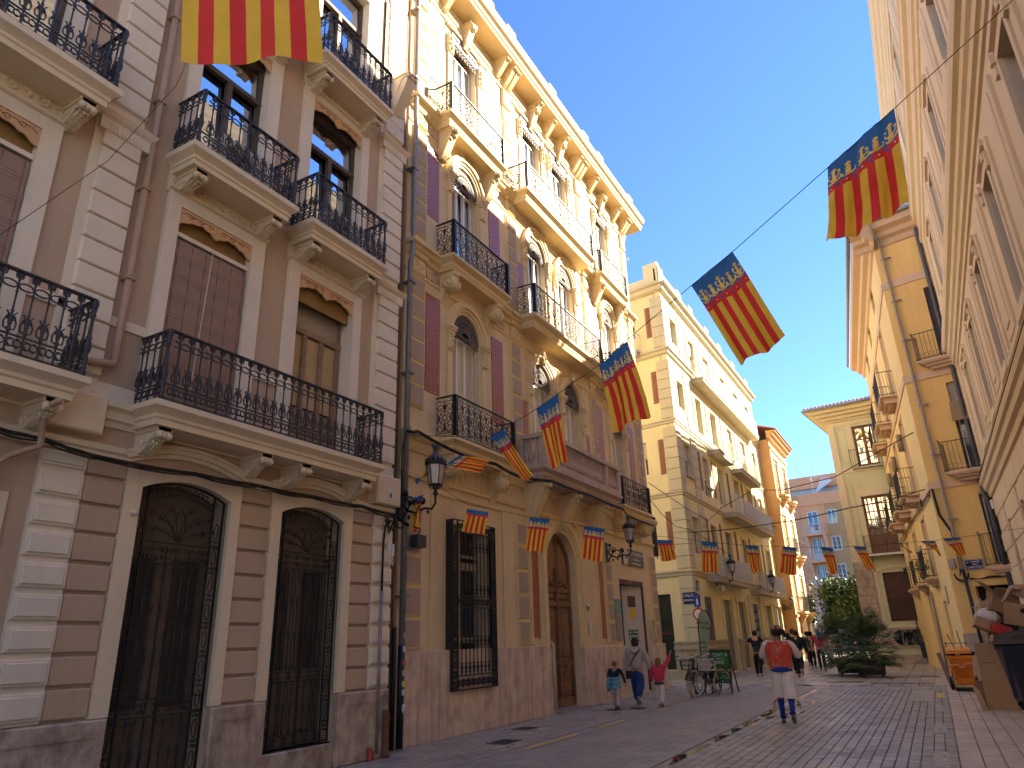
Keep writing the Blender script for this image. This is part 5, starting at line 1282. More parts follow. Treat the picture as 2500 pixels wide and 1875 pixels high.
for z in zf:
    for a, c, z0, z1 in ((1.2, 2.25, z, z+2.35), (3.15, 4.05, z+.95, z+2.35), (-.6, -.1, z+.7, z+2.2), (5.5, 6.6, z, z+2.35)):
        f = M(); t = .09; f.box(a, a+t, -.07, .1, z0, z1); f.box(c-t, c, -.07, .1, z0, z1); f.box(a, c, -.068, .1, z1-t, z1); f.box(a, c, -.068, .1, z0, z0+t); m_ = (a+c)/2; f.box(m_-.05, m_+.05, .0, .1, z0, z1)
        if z1-z0 > 2: f.box(a, c, .02, .1, z0, z0+.8)
        o = f.build('window', WHITEF, P); M().box(a+.02, c-.02, .11, .12, z0, z1).build('pane', mat('blue grey window glass', (.12, .18, .24), rough=.05, var=.1, metal=.4), o)
        if z < 10:
            g2 = M()
            for i in range(6): g2.bar((a+.1+(c-a-.2)*i/5, -.08, z0), (a+.1+(c-a-.2)*i/5, -.08, z1), .02)
            for k in range(4): g2.bar((a, -.08, z0+(z1-z0)*k/3), (c, -.08, z0+(z1-z0)*k/3), .015)
            g2.build('white_grille', WHITEIR, o)
    b = M().box(.7, 2.85, -1.0, 0, z-.2, z-.02); k_ = b.build('balcony', PINK, P); r = M()
    for i in range(22): r.bar((.75+i*.0976, -.95, z), (.75+i*.0976, -.95, z+1.0), .014)
    for zz in (0, 1.0): r.bar((.75, -.95, z+zz), (2.8, -.95, z+zz), .02); r.bar((.75, -.95, z+zz), (.75, 0, z+zz), .02); r.bar((2.8, -.95, z+zz), (2.8, 0, z+zz), .02)
    r.build('balcony_railing', WHITEIR, k_)
    for x in (.85, 2.6):
        q = M(); yz([(0, z-.2), (.9, z-.2), (.8, z-.5), (.25, z-1.1), (.12, z-2.2), (0, z-2.3)], x, x+.15, q); q.build('balcony_bracket', mat('pale pink trim', (.80, .62, .50), var=.05), k_)
    if z == zf[3]:
        for i in range(4): M().box(1.9+i*.11, 1.98+i*.11, -.93, -.9, z+.3, z+.85).build('laundry', mat('red cloth' if i < 2 else 'dark cloth', (.5, .03, .04) if i < 2 else (.05, .05, .05)), k_)
b = M(); b.box(-9, 12, -.25, 0, 2.35, 2.55); b.box(-9, 12, -.15, 0, 14.15, 14.3); b.box(-9, 12, -.02, .2, 14.3, 15.4); b.box(-9, 12, 2.0, 10, 14.2, 17.6); b.box(-9, 12, 1.6, 2.0, 16.2, 16.35); b.build('roof_terrace', PINK, P)
M().box(-9, 12, 1.9, 2.0, 15.0, 16.2).build('terrace_glazing', mat('pale terrace glass', (.45, .50, .55), rough=.2, var=.2, scale=1), P)
q = M(); q.add([(2.2, .4, 15.4), (2.9, 1.5, 17.1), (4.2, .6, 16.6)], [(0, 1, 2)]); q.bar((2.1, .4, 15.3), (2.1, .4, 17.2), .04); q.bar((2.1, .4, 17.2), (4.3, .6, 16.8), .04); q.build('sun_sail', WHITEF, P)
M().box(.6, 6.0, .1, .14, .1, 2.3).build('shop_front', mat('brown shop front', (.12, .06, .04), var=.3, scale=2), P); M().box(1.5, 4.8, .06, .1, .2, 1.9).build('shop_window', mat('pale shop window', (.30, .33, .30), rough=.2, var=.4, scale=2), P)
b = M(); b.bar((3.9, 5, 17.6), (3.9, 5, 20.4), .04)
for z, w_ in ((20.2, .5), (19.8, .8), (19.5, .7), (19.1, .9), (18.8, .6)): b.bar((3.9-w_, 5, z), (3.9+w_, 5, z+.05), .02)
for i in range(8): b.bar((3.3+i*.15, 4.8, 19.8+.05*(i % 2)), (3.3+i*.15, 5.2, 19.8), .012)
b.build('roof_aerial', GPIPE, P)
b = M(); b.tube([(.5, -.03, 15.4), (.5, -.03, 12)], .03, 5); b.build('rain_pipe', PINK, P)
# ================================================================== building G (pale green palace corner with red tiled eaves)
Gb = thing('palace_building', 'pale green painted mansion with red tiled eaves and an oval barred window', 'building', (44.3, 3.25, 0), math.atan2(-1, -.12))
GRN = mat('pale olive green render', (.70, .66, .42), rough=.85, var=.06, scale=.8, streak=.06)
GCR = mat('cream painted banding', (.78, .67, .44), rough=.85, var=.06, scale=1)
SAND = mat('weathered sandstone', (.56, .44, .32), rough=.95, var=.3, scale=5, col2=(.38, .29, .21), mix_scale=3, mix_lo=.45, mix_hi=.65, bump=.5, bscale=14, streak=.2)
wall(0, 6, 0, 13.4, [(1.25, 2.35, 10.45, 12.8), (1.02, 2.45, 5.6, 8.72), (1.30, 2.6, 2.05, 4.55), (1.25, 2.9, .85, 1.62)], 'rendered_wall', GRN, Gb, depth=.35)
M().box(.02, 6, .36, 12, 0, 13.4).build('building_body', DARKIN, Gb)
b = M(); b.box(0, .01, 0, 12, 0, 13.4); b.build('side_wall', GRN, Gb)
b = M(); b.box(-.05, .32, -.06, .4, 5.2, 13.4); b.box(.32, 6, -.04, 0, 10.15, 10.40); b.box(.32, 6, -.04, 0, 12.95, 13.4); b.box(1.02-.22, 1.02, -.04, 0, 5.5, 9.2); b.box(1.02, 6, -.04, 0, 8.74, 9.2); b.box(1.0, 1.22, -.04, 0, 10.4, 12.95)
b.box(.32, .36, -.02, 0, 5.3, 12.95); b.build('painted_banding', GCR, Gb)
b = M()
for x0, x1, z0, z1 in ((.45, .85, 10.7, 12.75), (.42, .70, 5.5, 9.6)):
    r = (x1-x0)/2; cx = (x0+x1)/2; pts = arc(cx, z1-r, r, 0, 180, 8)+arc(cx, z0+r, r, 180, 360, 8); pts.append(pts[0]); b.flat(pts, .025, -.006, .012)
b.build('painted_panel_line', OLV, Gb)
def glazed(x0, x1, z0, z1, nx, nz, par, zs=None):
    f = M(); f.box(x0, x0+.1, .12, .22, z0, z1); f.box(x1-.1, x1, .12, .22, z0, z1); f.box(x0, x1, .12, .22, z1-.1, z1); f.box(x0, x1, .12, .22, z0, z0+.12); m_ = (x0+x1)/2; f.box(m_-.07, m_+.07, .10, .22, z0, z1)
    zs = zs or z0
    for i in range(1, nx): f.box(x0+(x1-x0)*i/nx-.015, x0+(x1-x0)*i/nx+.015, .13, .2, zs, z1)
    for j in range(1, nz): f.box(x0, x1, .13, .2, zs+(z1-zs)*j/nz-.02, zs+(z1-zs)*j/nz+.02)
    if zs > z0: f.box(x0, x1, .13, .2, z0, zs)
    o = f.build('glazed_door', mat('reddish brown wood', (.20, .085, .045), rough=.5, var=.2, scale=8), par); M().box(x0, x1, .2, .21, z0, z1).build('pane', MIRROR, o); return o
glazed(1.25, 2.35, 10.45, 12.8, 2, 3, Gb); glazed(1.02, 2.45, 5.6, 8.72, 6, 5, Gb, 6.6)
M().box(1.30, 2.6, .15, .2, 2.05, 4.55).build('wooden_shutter_door', mat('dark red brown wood', (.10, .035, .02), rough=.5, var=.4, scale=6), Gb)
def barbal(par, x0, x1, z, dep, h=1.0, sl=True, mt=BLACK, sp=.12, y0=0):
    b = M(); b.box(x0, x1, -dep, 0, z-.1, z); o = b.build('balcony', CONC, par); r = M()
    for zz in (.04, h): r.bar((x0, -dep, z+zz), (x1, -dep, z+zz), .014); r.bar((x0, -dep, z+zz), (x0, 0, z+zz), .014); r.bar((x1, -dep, z+zz), (x1, 0, z+zz), .014)
    n = int((x1-x0)/sp)
    for i in range(n+1): r.bar((x0+(x1-x0)*i/n, -dep, z), (x0+(x1-x0)*i/n, -dep, z+h), .008)
    for x in (x0, x1):
        for i in range(int(dep/sp)): r.bar((x, -dep+i*sp, z), (x, -dep+i*sp, z+h), .008)
        r.ball((x, -dep, z+h+.04), .03, 6, 4)
    r.build('balcony_railing', mt, o); return o
barbal(Gb, .9, 3.0, 10.4, .25); o = barbal(Gb, .8, 3.2, 5.5, .6); M().box(.8, 3.2, -.62, -.58, 5.42, 5.52).build('balcony_tile_edge', WHITEF, o)
for x in (.98, 2.6): q = M(); q.bar((x, -.5, 5.4), (x, 0, 4.7), .015); q.bar((x, -.02, 5.4), (x, -.02, 4.5), .02); q.build('iron_strut', BLACK, o)
q = M(); 
for i in range(10): q.bar((1.33+i*.14, -.12, 2.05), (1.33+i*.14, -.12, 3.15), .009)
q.bar((1.3, -.12, 3.15), (2.7, -.12, 3.15), .014); q.bar((1.3, -.12, 2.1), (2.7, -.12, 2.1), .014); q.build('door_guard_rail', BLACK, Gb)
b = M(); c0 = curve_arch(1.05, 2.85, 4.6, .18); b.strip(c0, curve_arch(1.05, 2.85, 4.6, .18, .12), -.06, 0); b.box(.95, 1.08, -.05, 0, 1.9, 4.6); b.box(.88, 2.9, -.05, 0, 1.72, 1.86); b.build('door_surround', GCR, Gb)
# rough sandstone base in courses
for j in range(4):
    for i in range(8):
        x0 = -.05+i*.78-(.3 if j % 2 else 0); x1 = x0+.77; z0 = j*.42; z1 = z0+.41; x0 = max(x0, -.05)
        if z1 > .8 and z0 < 1.65 and x1 > 1.1 and x0 < 3.0: continue
        M().bev(x0, x1, -.09, 0, z0, z1, .01).build('sandstone_block', SAND, Gb)
for j in range(8):
    x0 = -.06; x1 = .86; z0 = 1.70+j*.43; M().bev(x0, x1-.02*(j % 2), -.10+.02*((j*7) % 3)/3, .3, z0, z0+.42, .02).build('sandstone_block', SAND, Gb)
b = M()
a = [(1.25+.385+.385*math.cos(math.radians(t)), 1.235+.385*math.sin(math.radians(t))) for t in range(90, 271, 15)]
b.strip([(x-.08*(1 if x < 1.64 else 0), 1.235+(z-1.235)*1.22) for x, z in a], a, -.11, .02); b.box(1.63, 3.0, -.11, .02, 1.62, 1.71); b.box(1.63, 3.0, -.11, .02, .76, .85); b.strip(a, [(1.24, z) for x, z in a], -.095, 0)
b.box(1.0, 1.26, -.09, 0, .0, .85) if False else None
b.box(.86, 3.0, -.089, 0, 1.70, 1.73); b.box(.72, 1.2, -.088, 0, .82, 1.66); b.build('oval_window_frame', SAND, Gb)
M().box(1.25, 2.9, .12, .14, .85, 1.62).build('oval_window_glass', MIRROR, Gb)
q = M()
for i in range(12): q.bar((1.3+i*.14, -.03, .85), (1.3+i*.14, -.03, 1.62), .012)
for z in (1.05, 1.25, 1.45): q.bar((1.25, -.03, z), (2.9, -.03, z), .010)
q.build('oval_window_bars', BLACK, Gb)
b = M()
for i, (d, z) in enumerate(((.15, 13.35), (.35, 13.5), (.6, 13.68), (.85, 13.86))): b.box(-d, 6, -d, 12, z-.17 if i else 13.2, z)
b.box(-1.02, 6, -1.02, 12, 13.86, 13.93); b.build('eaves_cornice', GCR, Gb)
b = M(); b.tube([(-1.05, 12, 13.93), (-1.05, -1.08, 13.93), (6, -1.08, 13.93)], .07, 7); b.build('gutter', GPIPE, Gb)
rf = M().add([(-1.0, -1.05, 14.0), (6, -1.05, 14.0), (6, 5, 15.6), (-1.0+3.5, 5, 15.6), (-1.0, 12, 14.0), (2.5, 8, 15.6)], [(0, 1, 2, 3), (0, 3, 5, 4)]).build('roof', TILER, Gb)
tm_ = []
def tile_mesh():
    q = M(); q.add([(.10*math.cos(a), y, .05+.075*math.sin(a)+.27*y) for y in (-.1, .5) for a in [PI*i/5 for i in range(6)]], [(i, i+1, i+7, i+6) for i in range(5)]+[(5, 4, 3, 2, 1, 0)]); return q.mesh('roof_tile', TILER)
tmm = tile_mesh()
for i in range(22): link('roof_tile', tmm, rf, loc=(-.9+i*.21, -1.05, 13.98+random.uniform(-.01, .01))); link('roof_tile', tmm, rf, loc=(-.9+i*.21, -.55, 14.13+random.uniform(-.01, .01)))
# ================================================================== building E (ochre corner building)
EA = math.atan2(-.97, -.25)
E = thing('apartment_building', 'ochre yellow apartment building with a navy street sign', 'building', (27.93, -.75, 0), EA)
OCH = mat('ochre yellow render', (.80, .53, .19), rough=.88, var=.08, scale=.9, bump=.1, streak=.14)
OCHB = mat('pinkish ochre band', (.68, .48, .33), rough=.88, var=.06, scale=1)
OPALE = mat('lower pinkish render', (.54, .40, .29), rough=.88, var=.12, scale=1.5, col2=(.42, .29, .20), mix_scale=2, mix_lo=.5, mix_hi=.7)
HE = 16.2
wall(0, 6, 0, HE, [(1.30, 2.5, 10.6, 13.34), (1.24, 2.5, 6.6, 9.65), (1.36, 2.5, 3.5, 5.72), (.62, 2.6, .6, 2.86)], 'rendered_wall', OCH, E, depth=.35)
b = M(); b.box(0.01, 6, .36, 8, 0, HE); b.build('building_body', DARKIN, E)
b = M()
b.box(-.02, 6, -.045, 0, 13.72, 14.0); b.box(-.02, 6, -.045, 0, 9.95, 10.23); b.box(-.02, 6, -.045, 0, 6.08, 6.34); b.build('storey_band', OCHB, E)
b = M().box(-.03, .6, -.03, .0, .0, 1.45); b.box(.60, 6, -.028, 0, 0, .58); b.build('plinth', mat('pale worn plinth', (.42, .34, .28), rough=.8, var=.2, scale=3), E)
b = M(); b.prof([(0, 15.45), (.08, 15.5), (.12, 15.7), (.3, 15.78), (.36, 15.95), (.62, 16.05), (.66, 16.3), (0, 16.3)], -.62, 6); b.build('eaves_cornice', mat('pinkish orange eaves', (.62, .43, .27), rough=.8, var=.06), E)
TILEP = mat('pale lichened roof tile', (.42, .30, .22), rough=.9, var=.35, scale=7)
rf = M().add([(-.7, -.72, 16.36), (6, -.72, 16.36), (6, 5, 18.2), (-.7, 5, 18.2)], [(0, 1, 2, 3)]).build('roof', TILEP, E)
q = M(); q.add([(.11*math.cos(a), y, .04+.085*math.sin(a)+.3*y) for y in (-.1, .6) for a in [PI*i/5 for i in range(6)]], [(i, i+1, i+7, i+6) for i in range(5)]+[(5, 4, 3, 2, 1, 0)]); tm2 = q.mesh('roof_tile', TILEP)
for i in range(22):
    for j in range(3): link('roof_tile', tm2, rf, loc=(-.6+i*.235, -.72+j*.5, 16.34+j*.15+random.uniform(-.012, .012)), rot=(0, 0, random.uniform(-.04, .04)))
b = M(); b.tube([(6, -.76, 16.36), (-.76, -.76, 16.36), (-.76, 9, 16.36)], .085, 8); b.build('gutter', GPIPE, E)
b = M(); b.tube([(.20, -.76, 16.3), (.20, -.76, 16.1), (.24, -.45, 15.75), (.26, -.10, 15.45), (.40, -.10, 5), (.42, -.10, 3.4)], .055, 8); b.build('rain_pipe', mat('beige zinc pipe', (.40, .33, .26), rough=.5, var=.15, scale=5), E)
b = M(); b.tube([(.42, -.10, 3.4), (.47, -.10, 0)], .05, 8); b.build('pipe_shoe', BLACK, E)
for z in (14.9, 13.1, 11.5, 9.0, 7.2, 5.0, 2.2): M().box(.18+ (15-z)*.015, .52+(15-z)*.012, -.16, -.06, z, z+.03).build('pipe_clip', GPIPE, E)
M().box(1.30, 2.5, .12, .16, 10.6, 13.34).build('dark_shutter', mat('plum brown shutter', (.09, .055, .05), rough=.6, var=.1), E)
q = M()
for i in range(26): q.box(1.24, 2.5, .10, .12, 8.35+i*.05, 8.35+i*.05+.044)
q.build('roller_blind', LBL, E)
q = M()
for i in range(16): q.box(1.2, 1.75, -.02-.012*i, .0-.012*i, 8.9-i*.045, 8.94-i*.045)
q.build('rolled_slat_blind', mat('straw blind', (.34, .24, .13), rough=.7, var=.15, scale=20), E)
cwin(1.3, 2.5, 6.6, 8.4, 0, E); cwin(1.4, 2.5, 3.5, 5.7, 0, E)
M().box(.62, 2.6, .30, .33, .6, 2.86).build('dark_opening', DARKIN, E)
def ebal(x0, x1, z, dep, par, h=1.0, scrolls=True, st=True):
    b = M(); m_ = .10 if st else .35
    for k_, (d_, a_, c_) in enumerate(((1, .0, .07), (.92, .07, .12), (.70, .12, .20), (.45, .20, .30))): b.box(x0+m_*k_*(1.0 if st else .6), x1-m_*k_*(1.0 if st else .6)*(0 if x1 > 2 else 1), -dep*d_, 0, z-c_, z-a_)
    o = b.build('balcony', OCHB, par); r = M()
    for zz in (.05, h): r.box(x0, x1, -dep-.012, -dep+.012, z+zz-.012, z+zz+.012); r.box(x0-.012, x0+.012, -dep, 0, z+zz-.012, z+zz+.012); r.box(x1-.012, x1+.012, -dep, 0, z+zz-.012, z+zz+.012)
    n = int((x1-x0)/.125)
    for i in range(n+1): r.bar((x0+(x1-x0)*i/n, -dep, z), (x0+(x1-x0)*i/n, -dep, z+h), .009)
    for x in (x0, x1):
        k = int(dep/.11)
        for i in range(k): r.bar((x, -dep*i/k, z), (x, -dep*i/k, z+h), .009)
    if scrolls:
        for i in range(n):
            c = x0+(x1-x0)*(i+.5)/n
            r.flat(spiral(c, z+.11, .045, .012, 90, 450, 10), .008, -dep, .01); r.flat(spiral(c, z+.22, .045, .012, 270, -90, 10), .008, -dep, .01)
    r.ball((x0, -dep, z+h+.05), .032, 7, 5); r.build('balcony_railing', BLACK, o); return o
ebal(.66, 2.9, 10.48, .55, E); ebal(.69, 2.9, 6.5, .55, E); ebal(1.12, 2.9, 3.42, .3, E)
q = M()
for i in range(9): q.bar((1.40+i*.12, -.10, 4.75), (1.40+i*.12, -.10, 5.75), .009)
q.bar((1.38, -.1, 5.75), (2.6, -.1, 5.75), .014); q.bar((1.38, -.1, 4.75), (2.6, -.1, 4.75), .014); q.build('window_bars', BLACK, E)
sg = M().box(.50, 1.02, -.03, 0, 3.36, 3.69).build('street_sign', BLUE, E)
M().box(.51, 1.01, -.034, -.03, 3.37, 3.38).box(.51, 1.01, -.034, -.03, 3.67, 3.68).box(.51, .52, -.034, -.03, 3.38, 3.67).box(1.0, 1.01, -.034, -.03, 3.38, 3.67).build('sign_border', wt, sg)
for s, z, sz in (('CARRER', 3.61, .075), ('DELS', 3.53, .07), ('SABATERS', 3.44, .095)): text(s, sz, 'sign_lettering', wt, sg, (.79 if sz < .09 else .77, -.034, z), ext=.002, xs=1.05)
q = M(); q.ball((.58, -.034, 3.60), .035, 6, 4, 1, .2, 1); q.build('sign_crest', mat('crest gold', (.4, .38, .3)), sg)
M().bev(.05, .23, -.10, 0, 3.46, 3.76, .02).build('meter_box', mat('grey beige box', (.40, .35, .28), rough=.5, var=.1), E)
random.seed(11)
b = M()
def cable(b, pts, r=.008, sag=.0, n=10, jit=.0):
    out = []
    for a, c in zip(pts[:-1], pts[1:]):
        for i in range(n):
            t = i/n; p = [a[k]+(c[k]-a[k])*t for k in range(3)]; p[2] -= sag*4*t*(1-t); p = [p[0]+random.uniform(-jit, jit), p[1], p[2]+random.uniform(-jit, jit)]; out.append(tuple(p))
    out.append(tuple(pts[-1])); b.tube(out, r, 5)
for k in range(4): cable(b, [(.55, -.05, 3.08+.015*k), (1.1, -.05, 3.14-.02*k), (2.6, -.05, 3.17+.01*k)], .009, .03, 6)
for k in range(5): b.tube([(.25+.16*math.cos(a)*(1+.05*k)+.02*a, -.08, 3.28+(.20+.02*k)*math.sin(a)) for a in [PI*1.0+i*.32 for i in range(11)]], .008, 5)
for k in range(3): cable(b, [(.06+.02*k, -.07, 6.1), (.10+.03*k, -.12, 5.2), (.34+.02*k, -.09, 4.6), (.36+.02*k, -.09, 3.5), (.3, -.09, 3.2)], .018, .0, 5)
b.build('cable_bundle', mat('black cable', (.015, .014, .014), rough=.6, var=0), E)
# --- street face
LR = math.atan2(-.0938, -.9956); XF[0], XF[1] = E, Matrix.Rotation(LR-EA, 4, 'Z')
lh = []
lc = [(-4.6, -3.5), (-8.9, -7.8), (-12.9, -11.8)]
for a, c in lc: lh += [(a, c, 14.6, 15.6), (a, c, 10.7, 13.6), (a, c, 6.7, 9.6), (a, c, 3.5, 5.6)]
lh += [(-3.5, -2.6, .05, 2.55), (-8.4, -7.0, .05, 3.3)]
M().box(-15.5, -.25, .31, 5, 0, HE).build('building_body', DARKIN, E)
wall(-15.5, 0, 0, HE, lh, 'rendered_wall', mat('pale ochre render', (.80, .60, .29), rough=.88, var=.07, scale=.9, bump=.1, streak=.1), E, depth=.3)
b = M()
for z0, z1 in ((13.72, 14.0), (9.95, 10.23), (6.08, 6.34)): b.box(-15.5, .02, -.04, 0, z0, z1)
b.build('storey_band', OCHB, E)
b = M(); b.prof([(0, 15.45), (.08, 15.5), (.12, 15.7), (.3, 15.78), (.36, 15.95), (.62, 16.05), (.66, 16.3), (0, 16.3)], -16, .6); b.build('eaves_cornice', MATS['pinkish orange eaves'], E)
b = M(); b.tube([(-16, -.76, 16.36), (.76, -.76, 16.36)], .085, 8); b.build('gutter', GPIPE, E)
for a, c in lc:
    for z0, z1 in ((10.7, 13.6), (6.7, 9.6), (3.5, 5.6)):
        cwin(a, c, z0, z1, .3 if z0 > 5 else 0, E)
        bb = M(); bb.box(a-.14, a, -.03, 0, z0, z1+.14); bb.box(c, c+.14, -.03, 0, z0, z1+.14); bb.box(a, c, -.03, 0, z1, z1+.14); bb.build('window_surround', OCHB, E)
    cwin(a, c, 14.6, 15.6, 0, E)
    for z in (10.5, 6.5):
        o = ebal(a-.5, c+.5, z, .62, E, st=False)
        q = M()
        for i in range(10): q.box(a-.5+i*.2, a-.5+i*.2+.185, -.63, -.02, z-.015+.0, z+.004)
        q.build('balcony_tile', WHITEF, o)
        q = M(); q.box(a-.35, a-.25, -.5, 0, z-.3, z-.06); q.box(c+.25, c+.35, -.5, 0, z-.3, z-.06); q.build('balcony_corbel', OCHB, o)
    o = ebal(a-.3, c+.3, 3.42, .35, E)
    # rolled esparto blind
    q = M(); q.tube([(a-.02, -.12, 9.2), (a+.02, -.14, 8.8), (a+.0, -.12, 8.5)], .11, 8); q.build('rolled_esparto_blind', MATS['straw blind'], E)
M().box(-3.5, -2.6, .2, .24, .05, 2.55).build('street_door', mat('ochre door', (.30, .20, .06), var=.1), E); M().box(-8.4, -7.0, .25, .28, .05, 3.3).build('street_door', mat('ochre door', (.3, .2, .06)), E)
b = M()
for k in range(4): cable(b, [(-15, -.05, 5.9), (-8, -.06, 6.02+.015*k), (-.3, -.06, 6.0-.02*k), (.03, -.03, 6.05)], .016, .10, 6)
for i in range(9): b.tube([(-2.6+.05*i+.1*math.cos(a), -.09, 6.02+.12*math.sin(a)) for a in [j*.7 for j in range(10)]], .006, 4)
b.build('cable_bundle', MATS['black cable'], E)
M().box(-1.9, -1.75, -.03, 0, 2.4, 3.0).build('wall_plaque', mat('grey plaque', (.25, .23, .2), rough=.4), E)
M().bev(-7.2, -6.6, -.05, 0, 4.2, 4.9, .01).build('wall_plaque', MATS['grey plaque'], E)
M().box(-12.6, -12.45, -.35, -.30, 1.3, 2.4).build('wall_pipe', BLACK, E)
q = M(); q.tube([(-6.3, -.06, 3.0), (-6.3, -.06, 0)], .05, 6); q.build('rain_pipe', GPIPE, E)
XF[0] = None
# ================================================================== building R (beige classical facade on the right)
R = thing('classical_building', 'tall beige classical building with deep mouldings and tall dark windows', 'building', (27.3, -2.4, 0), PI)
BEI = mat('beige stone render', (.74, .575, .37), rough=.8, var=.05, scale=1.0, bump=.08, streak=.05)
BEI2 = mat('grey beige window stone', (.66, .54, .40), rough=.75, var=.08, scale=2, bump=.08)
LR_ = 29.6; HR = 20.8
wc = [27.3-x for x in (24.4, 20.85, 17.25, 13.6, 9.9, 6.2, 2.5, -1.0)]   # local centres
ww = .42
hr = []
for c in wc: hr += [(c-ww, c+ww, 6.75, 9.2), (c-ww, c+ww, 11.55, 13.75), (c-ww+.05, c+ww-.05, 16.35, 18.5), (c-.35, c+.35, 2.2, 4.48)]
wall(0, LR_, 0, HR, hr, 'rendered_wall', BEI, R, depth=.45)
M().box(.01, LR_, .46, 12, 0, HR).build('building_body', DARKIN, R)
M().box(-.001, .01, .0, 12, 0, HR).build('side_wall', BEI, R); M().box(-.0, LR_, 0, 12, HR, HR+.05).build('roof', BEI, R)
def run(pr, nm='cornice', x0=-.05): M().prof(pr, x0, LR_).build(nm, BEI, R)
run([(0, 5.55), (.06, 5.55), (.08, 5.7), (.16, 5.76), (.18, 5.9), (.24, 5.95), (.26, 6.05), (0, 6.05)], 'string_course', -.2)
run([(0, 6.05), (.05, 6.05), (.06, 6.5), (.10, 6.55), (.10, 6.66), (0, 6.66)], 'string_course', -.08)
run([(0, 9.98), (.05, 10.0), (.06, 10.12), (.12, 10.16), (.14, 10.3), (.2, 10.36), (.22, 10.5), (.30, 10.56), (.33, 10.72), (.33, 10.82), (0, 10.9)], 'main_string_course', -.28)
run([(0, 14.82), (.05, 14.85), (.07, 15.0), (.13, 15.05), (.14, 15.2), (0, 15.25)], 'string_course', -.1)
run([(0, 15.55), (.08, 15.6), (.1, 15.75), (.2, 15.82), (.22, 16.0), (.26, 16.05), (.26, 16.12), (0, 16.15)], 'string_course', -.2)
run([(0, 19.1), (.05, 19.1), (.07, 19.25), (.12, 19.3), (.12, 19.5), (.16, 19.55), (0, 19.6)], 'cornice', -.1)
run([(0, 20.0), (.10, 20.05), (.12, 20.2), (.20, 20.28), (.22, 20.45), (.30, 20.52), (.32, 20.75), (.36, 20.8), (.36, 20.95), (0, 21.0)], 'eaves_cornice', -.3)
dkf = mat('dark green window frame', (.02, .04, .035), rough=.4, var=.1)
for c in wc:
    for (z0, z1, w_, nm) in ((6.75, 9.2, ww, 1), (11.55, 13.75, ww, 2), (16.35, 18.5, ww-.05, 3)):
        f = M(); f.box(c-w_, c-w_+.05, .22, .3, z0, z1); f.box(c+w_-.05, c+w_, .22, .3, z0, z1); f.box(c-w_, c+w_, .22, .3, z1-.05, z1); f.box(c-w_, c+w_, .22, .3, z0, z0+.05); f.box(c-w_, c+w_, .21, .3, z0+(z1-z0)*.62, z0+(z1-z0)*.62+.06)
        o = f.build('window', dkf, R); M().box(c-w_+.04, c+w_-.04, .26, .27, z0, z1).build('pane', mat('dark green glass', (.02, .035, .035), rough=.05, var=.1, spec=1), o)
        b = M(); b.box(c-w_-.001, c-w_+.002, -.001, .44, z0, z1); b.box(c+w_-.002, c+w_+.001, -.001, .44, z0, z1); b.build('window_reveal', BEI2, o)
        b = M(); s_ = .26
        for sx in (-1, 1):
            xa = c+sx*w_; xb = c+sx*(w_+.14); b.box(xa, xb, -.07, 0, z0, z1+.14); b.box(c+sx*(w_+.20), c+sx*(w_+.44), -.045, 0, z0+.05, z1+.34)
            if nm == 1: b.box(c+sx*(w_+.14), c+sx*(w_+.30), -.10, 0, z1-.16, z1+.14); b.box(c+sx*(w_+.10), c+sx*(w_+.22), -.13, 0, z1+.02, z1+.16)
        b.box(c-w_, c+w_, -.07, 0, z1, z1+.14)
        if nm == 1: b.box(c-w_-.22, c+w_+.22, -.10, 0, z1+.30, z1+.44); b.box(c-w_-.2, c+w_+.2, -.12, 0, 6.56, 6.74)
        if nm == 2: b.bev(c-w_-.35, c+w_+.35, -.26, 0, 11.02, 11.46, .015); b.box(c-w_-.2, c+w_+.2, -.14, 0, 10.9, 11.02); b.box(c-w_-.15, c+w_+.15, -.12, 0, z1+.26, z1+.4)
        if nm == 3: b.box(c-w_-.2, c+w_+.2, -.12, 0, 16.18, 16.34)
        b.build('window_surround', BEI, R)
    b = M(); b.box(c-.35, c+.35, .25, .3, 2.2, 4.48); b.build('ground_window', dkf, R)
# flat pilaster panels between bays
for i in range(7):
    c = (wc[i]+wc[i+1])/2
    b = M()
    for z0, z1 in ((6.8, 9.7), (11.3, 14.6), (16.4, 18.9)): b.bev(c-.45, c+.45, -.06, 0, z0, z1, .02); b.bev(c-.28, c+.28, -.085, -.06, z0+.2, z1-.2, .015)
    b.build('pilaster_panel', BEI, R)
b = M(); b.bev(.10, .75, -.07, 0, 6.7, 9.9, .02); b.bev(.10, .75, -.07, 0, 10.95, 14.8, .02); b.bev(.1, .75, -.07, 0, 16.2, 19, .02); b.build('pilaster_panel', BEI, R)
# channelled street storey
for j in range(9):
    z = .5+j*.55
    for i in range(16):
        x0 = i*2.3+(1.1 if j % 2 else 0)
        if x0 > 24: continue
        x1 = x0+2.28
        segs = [(x0, x1)]
        for c in wc:
            if z+.5 > 2.1 and z < 4.6:
                ns_ = []
                for a, e in segs:
                    if c-.45 > a and c-.45 < e: ns_.append((a, c-.45))
                    if c+.45 < e and c+.45 > a: ns_.append((c+.45, e))
                    if c+.45 <= a or c-.45 >= e: ns_.append((a, e))
                segs = ns_
        for a, e in segs:
            if e-a > .15: M().bev(a+.008, e-.008, -.035, 0, z+.012, z+.538, .012).build('wall_block', BEI, R)
b = M(); b.tube([(-.08, -.12, HR-1.3), (-.06, -.12, 16), (-.12, -.17, 15.6), (-.10, -.14, 6.4), (-.12, -.2, 5.8), (-.10, -.12, 5.2), (-.10, -.10, .0)], .07, 8); b.build('rain_pipe', mat('dark grey pipe', (.10, .095, .10), rough=.5, var=.15), R)
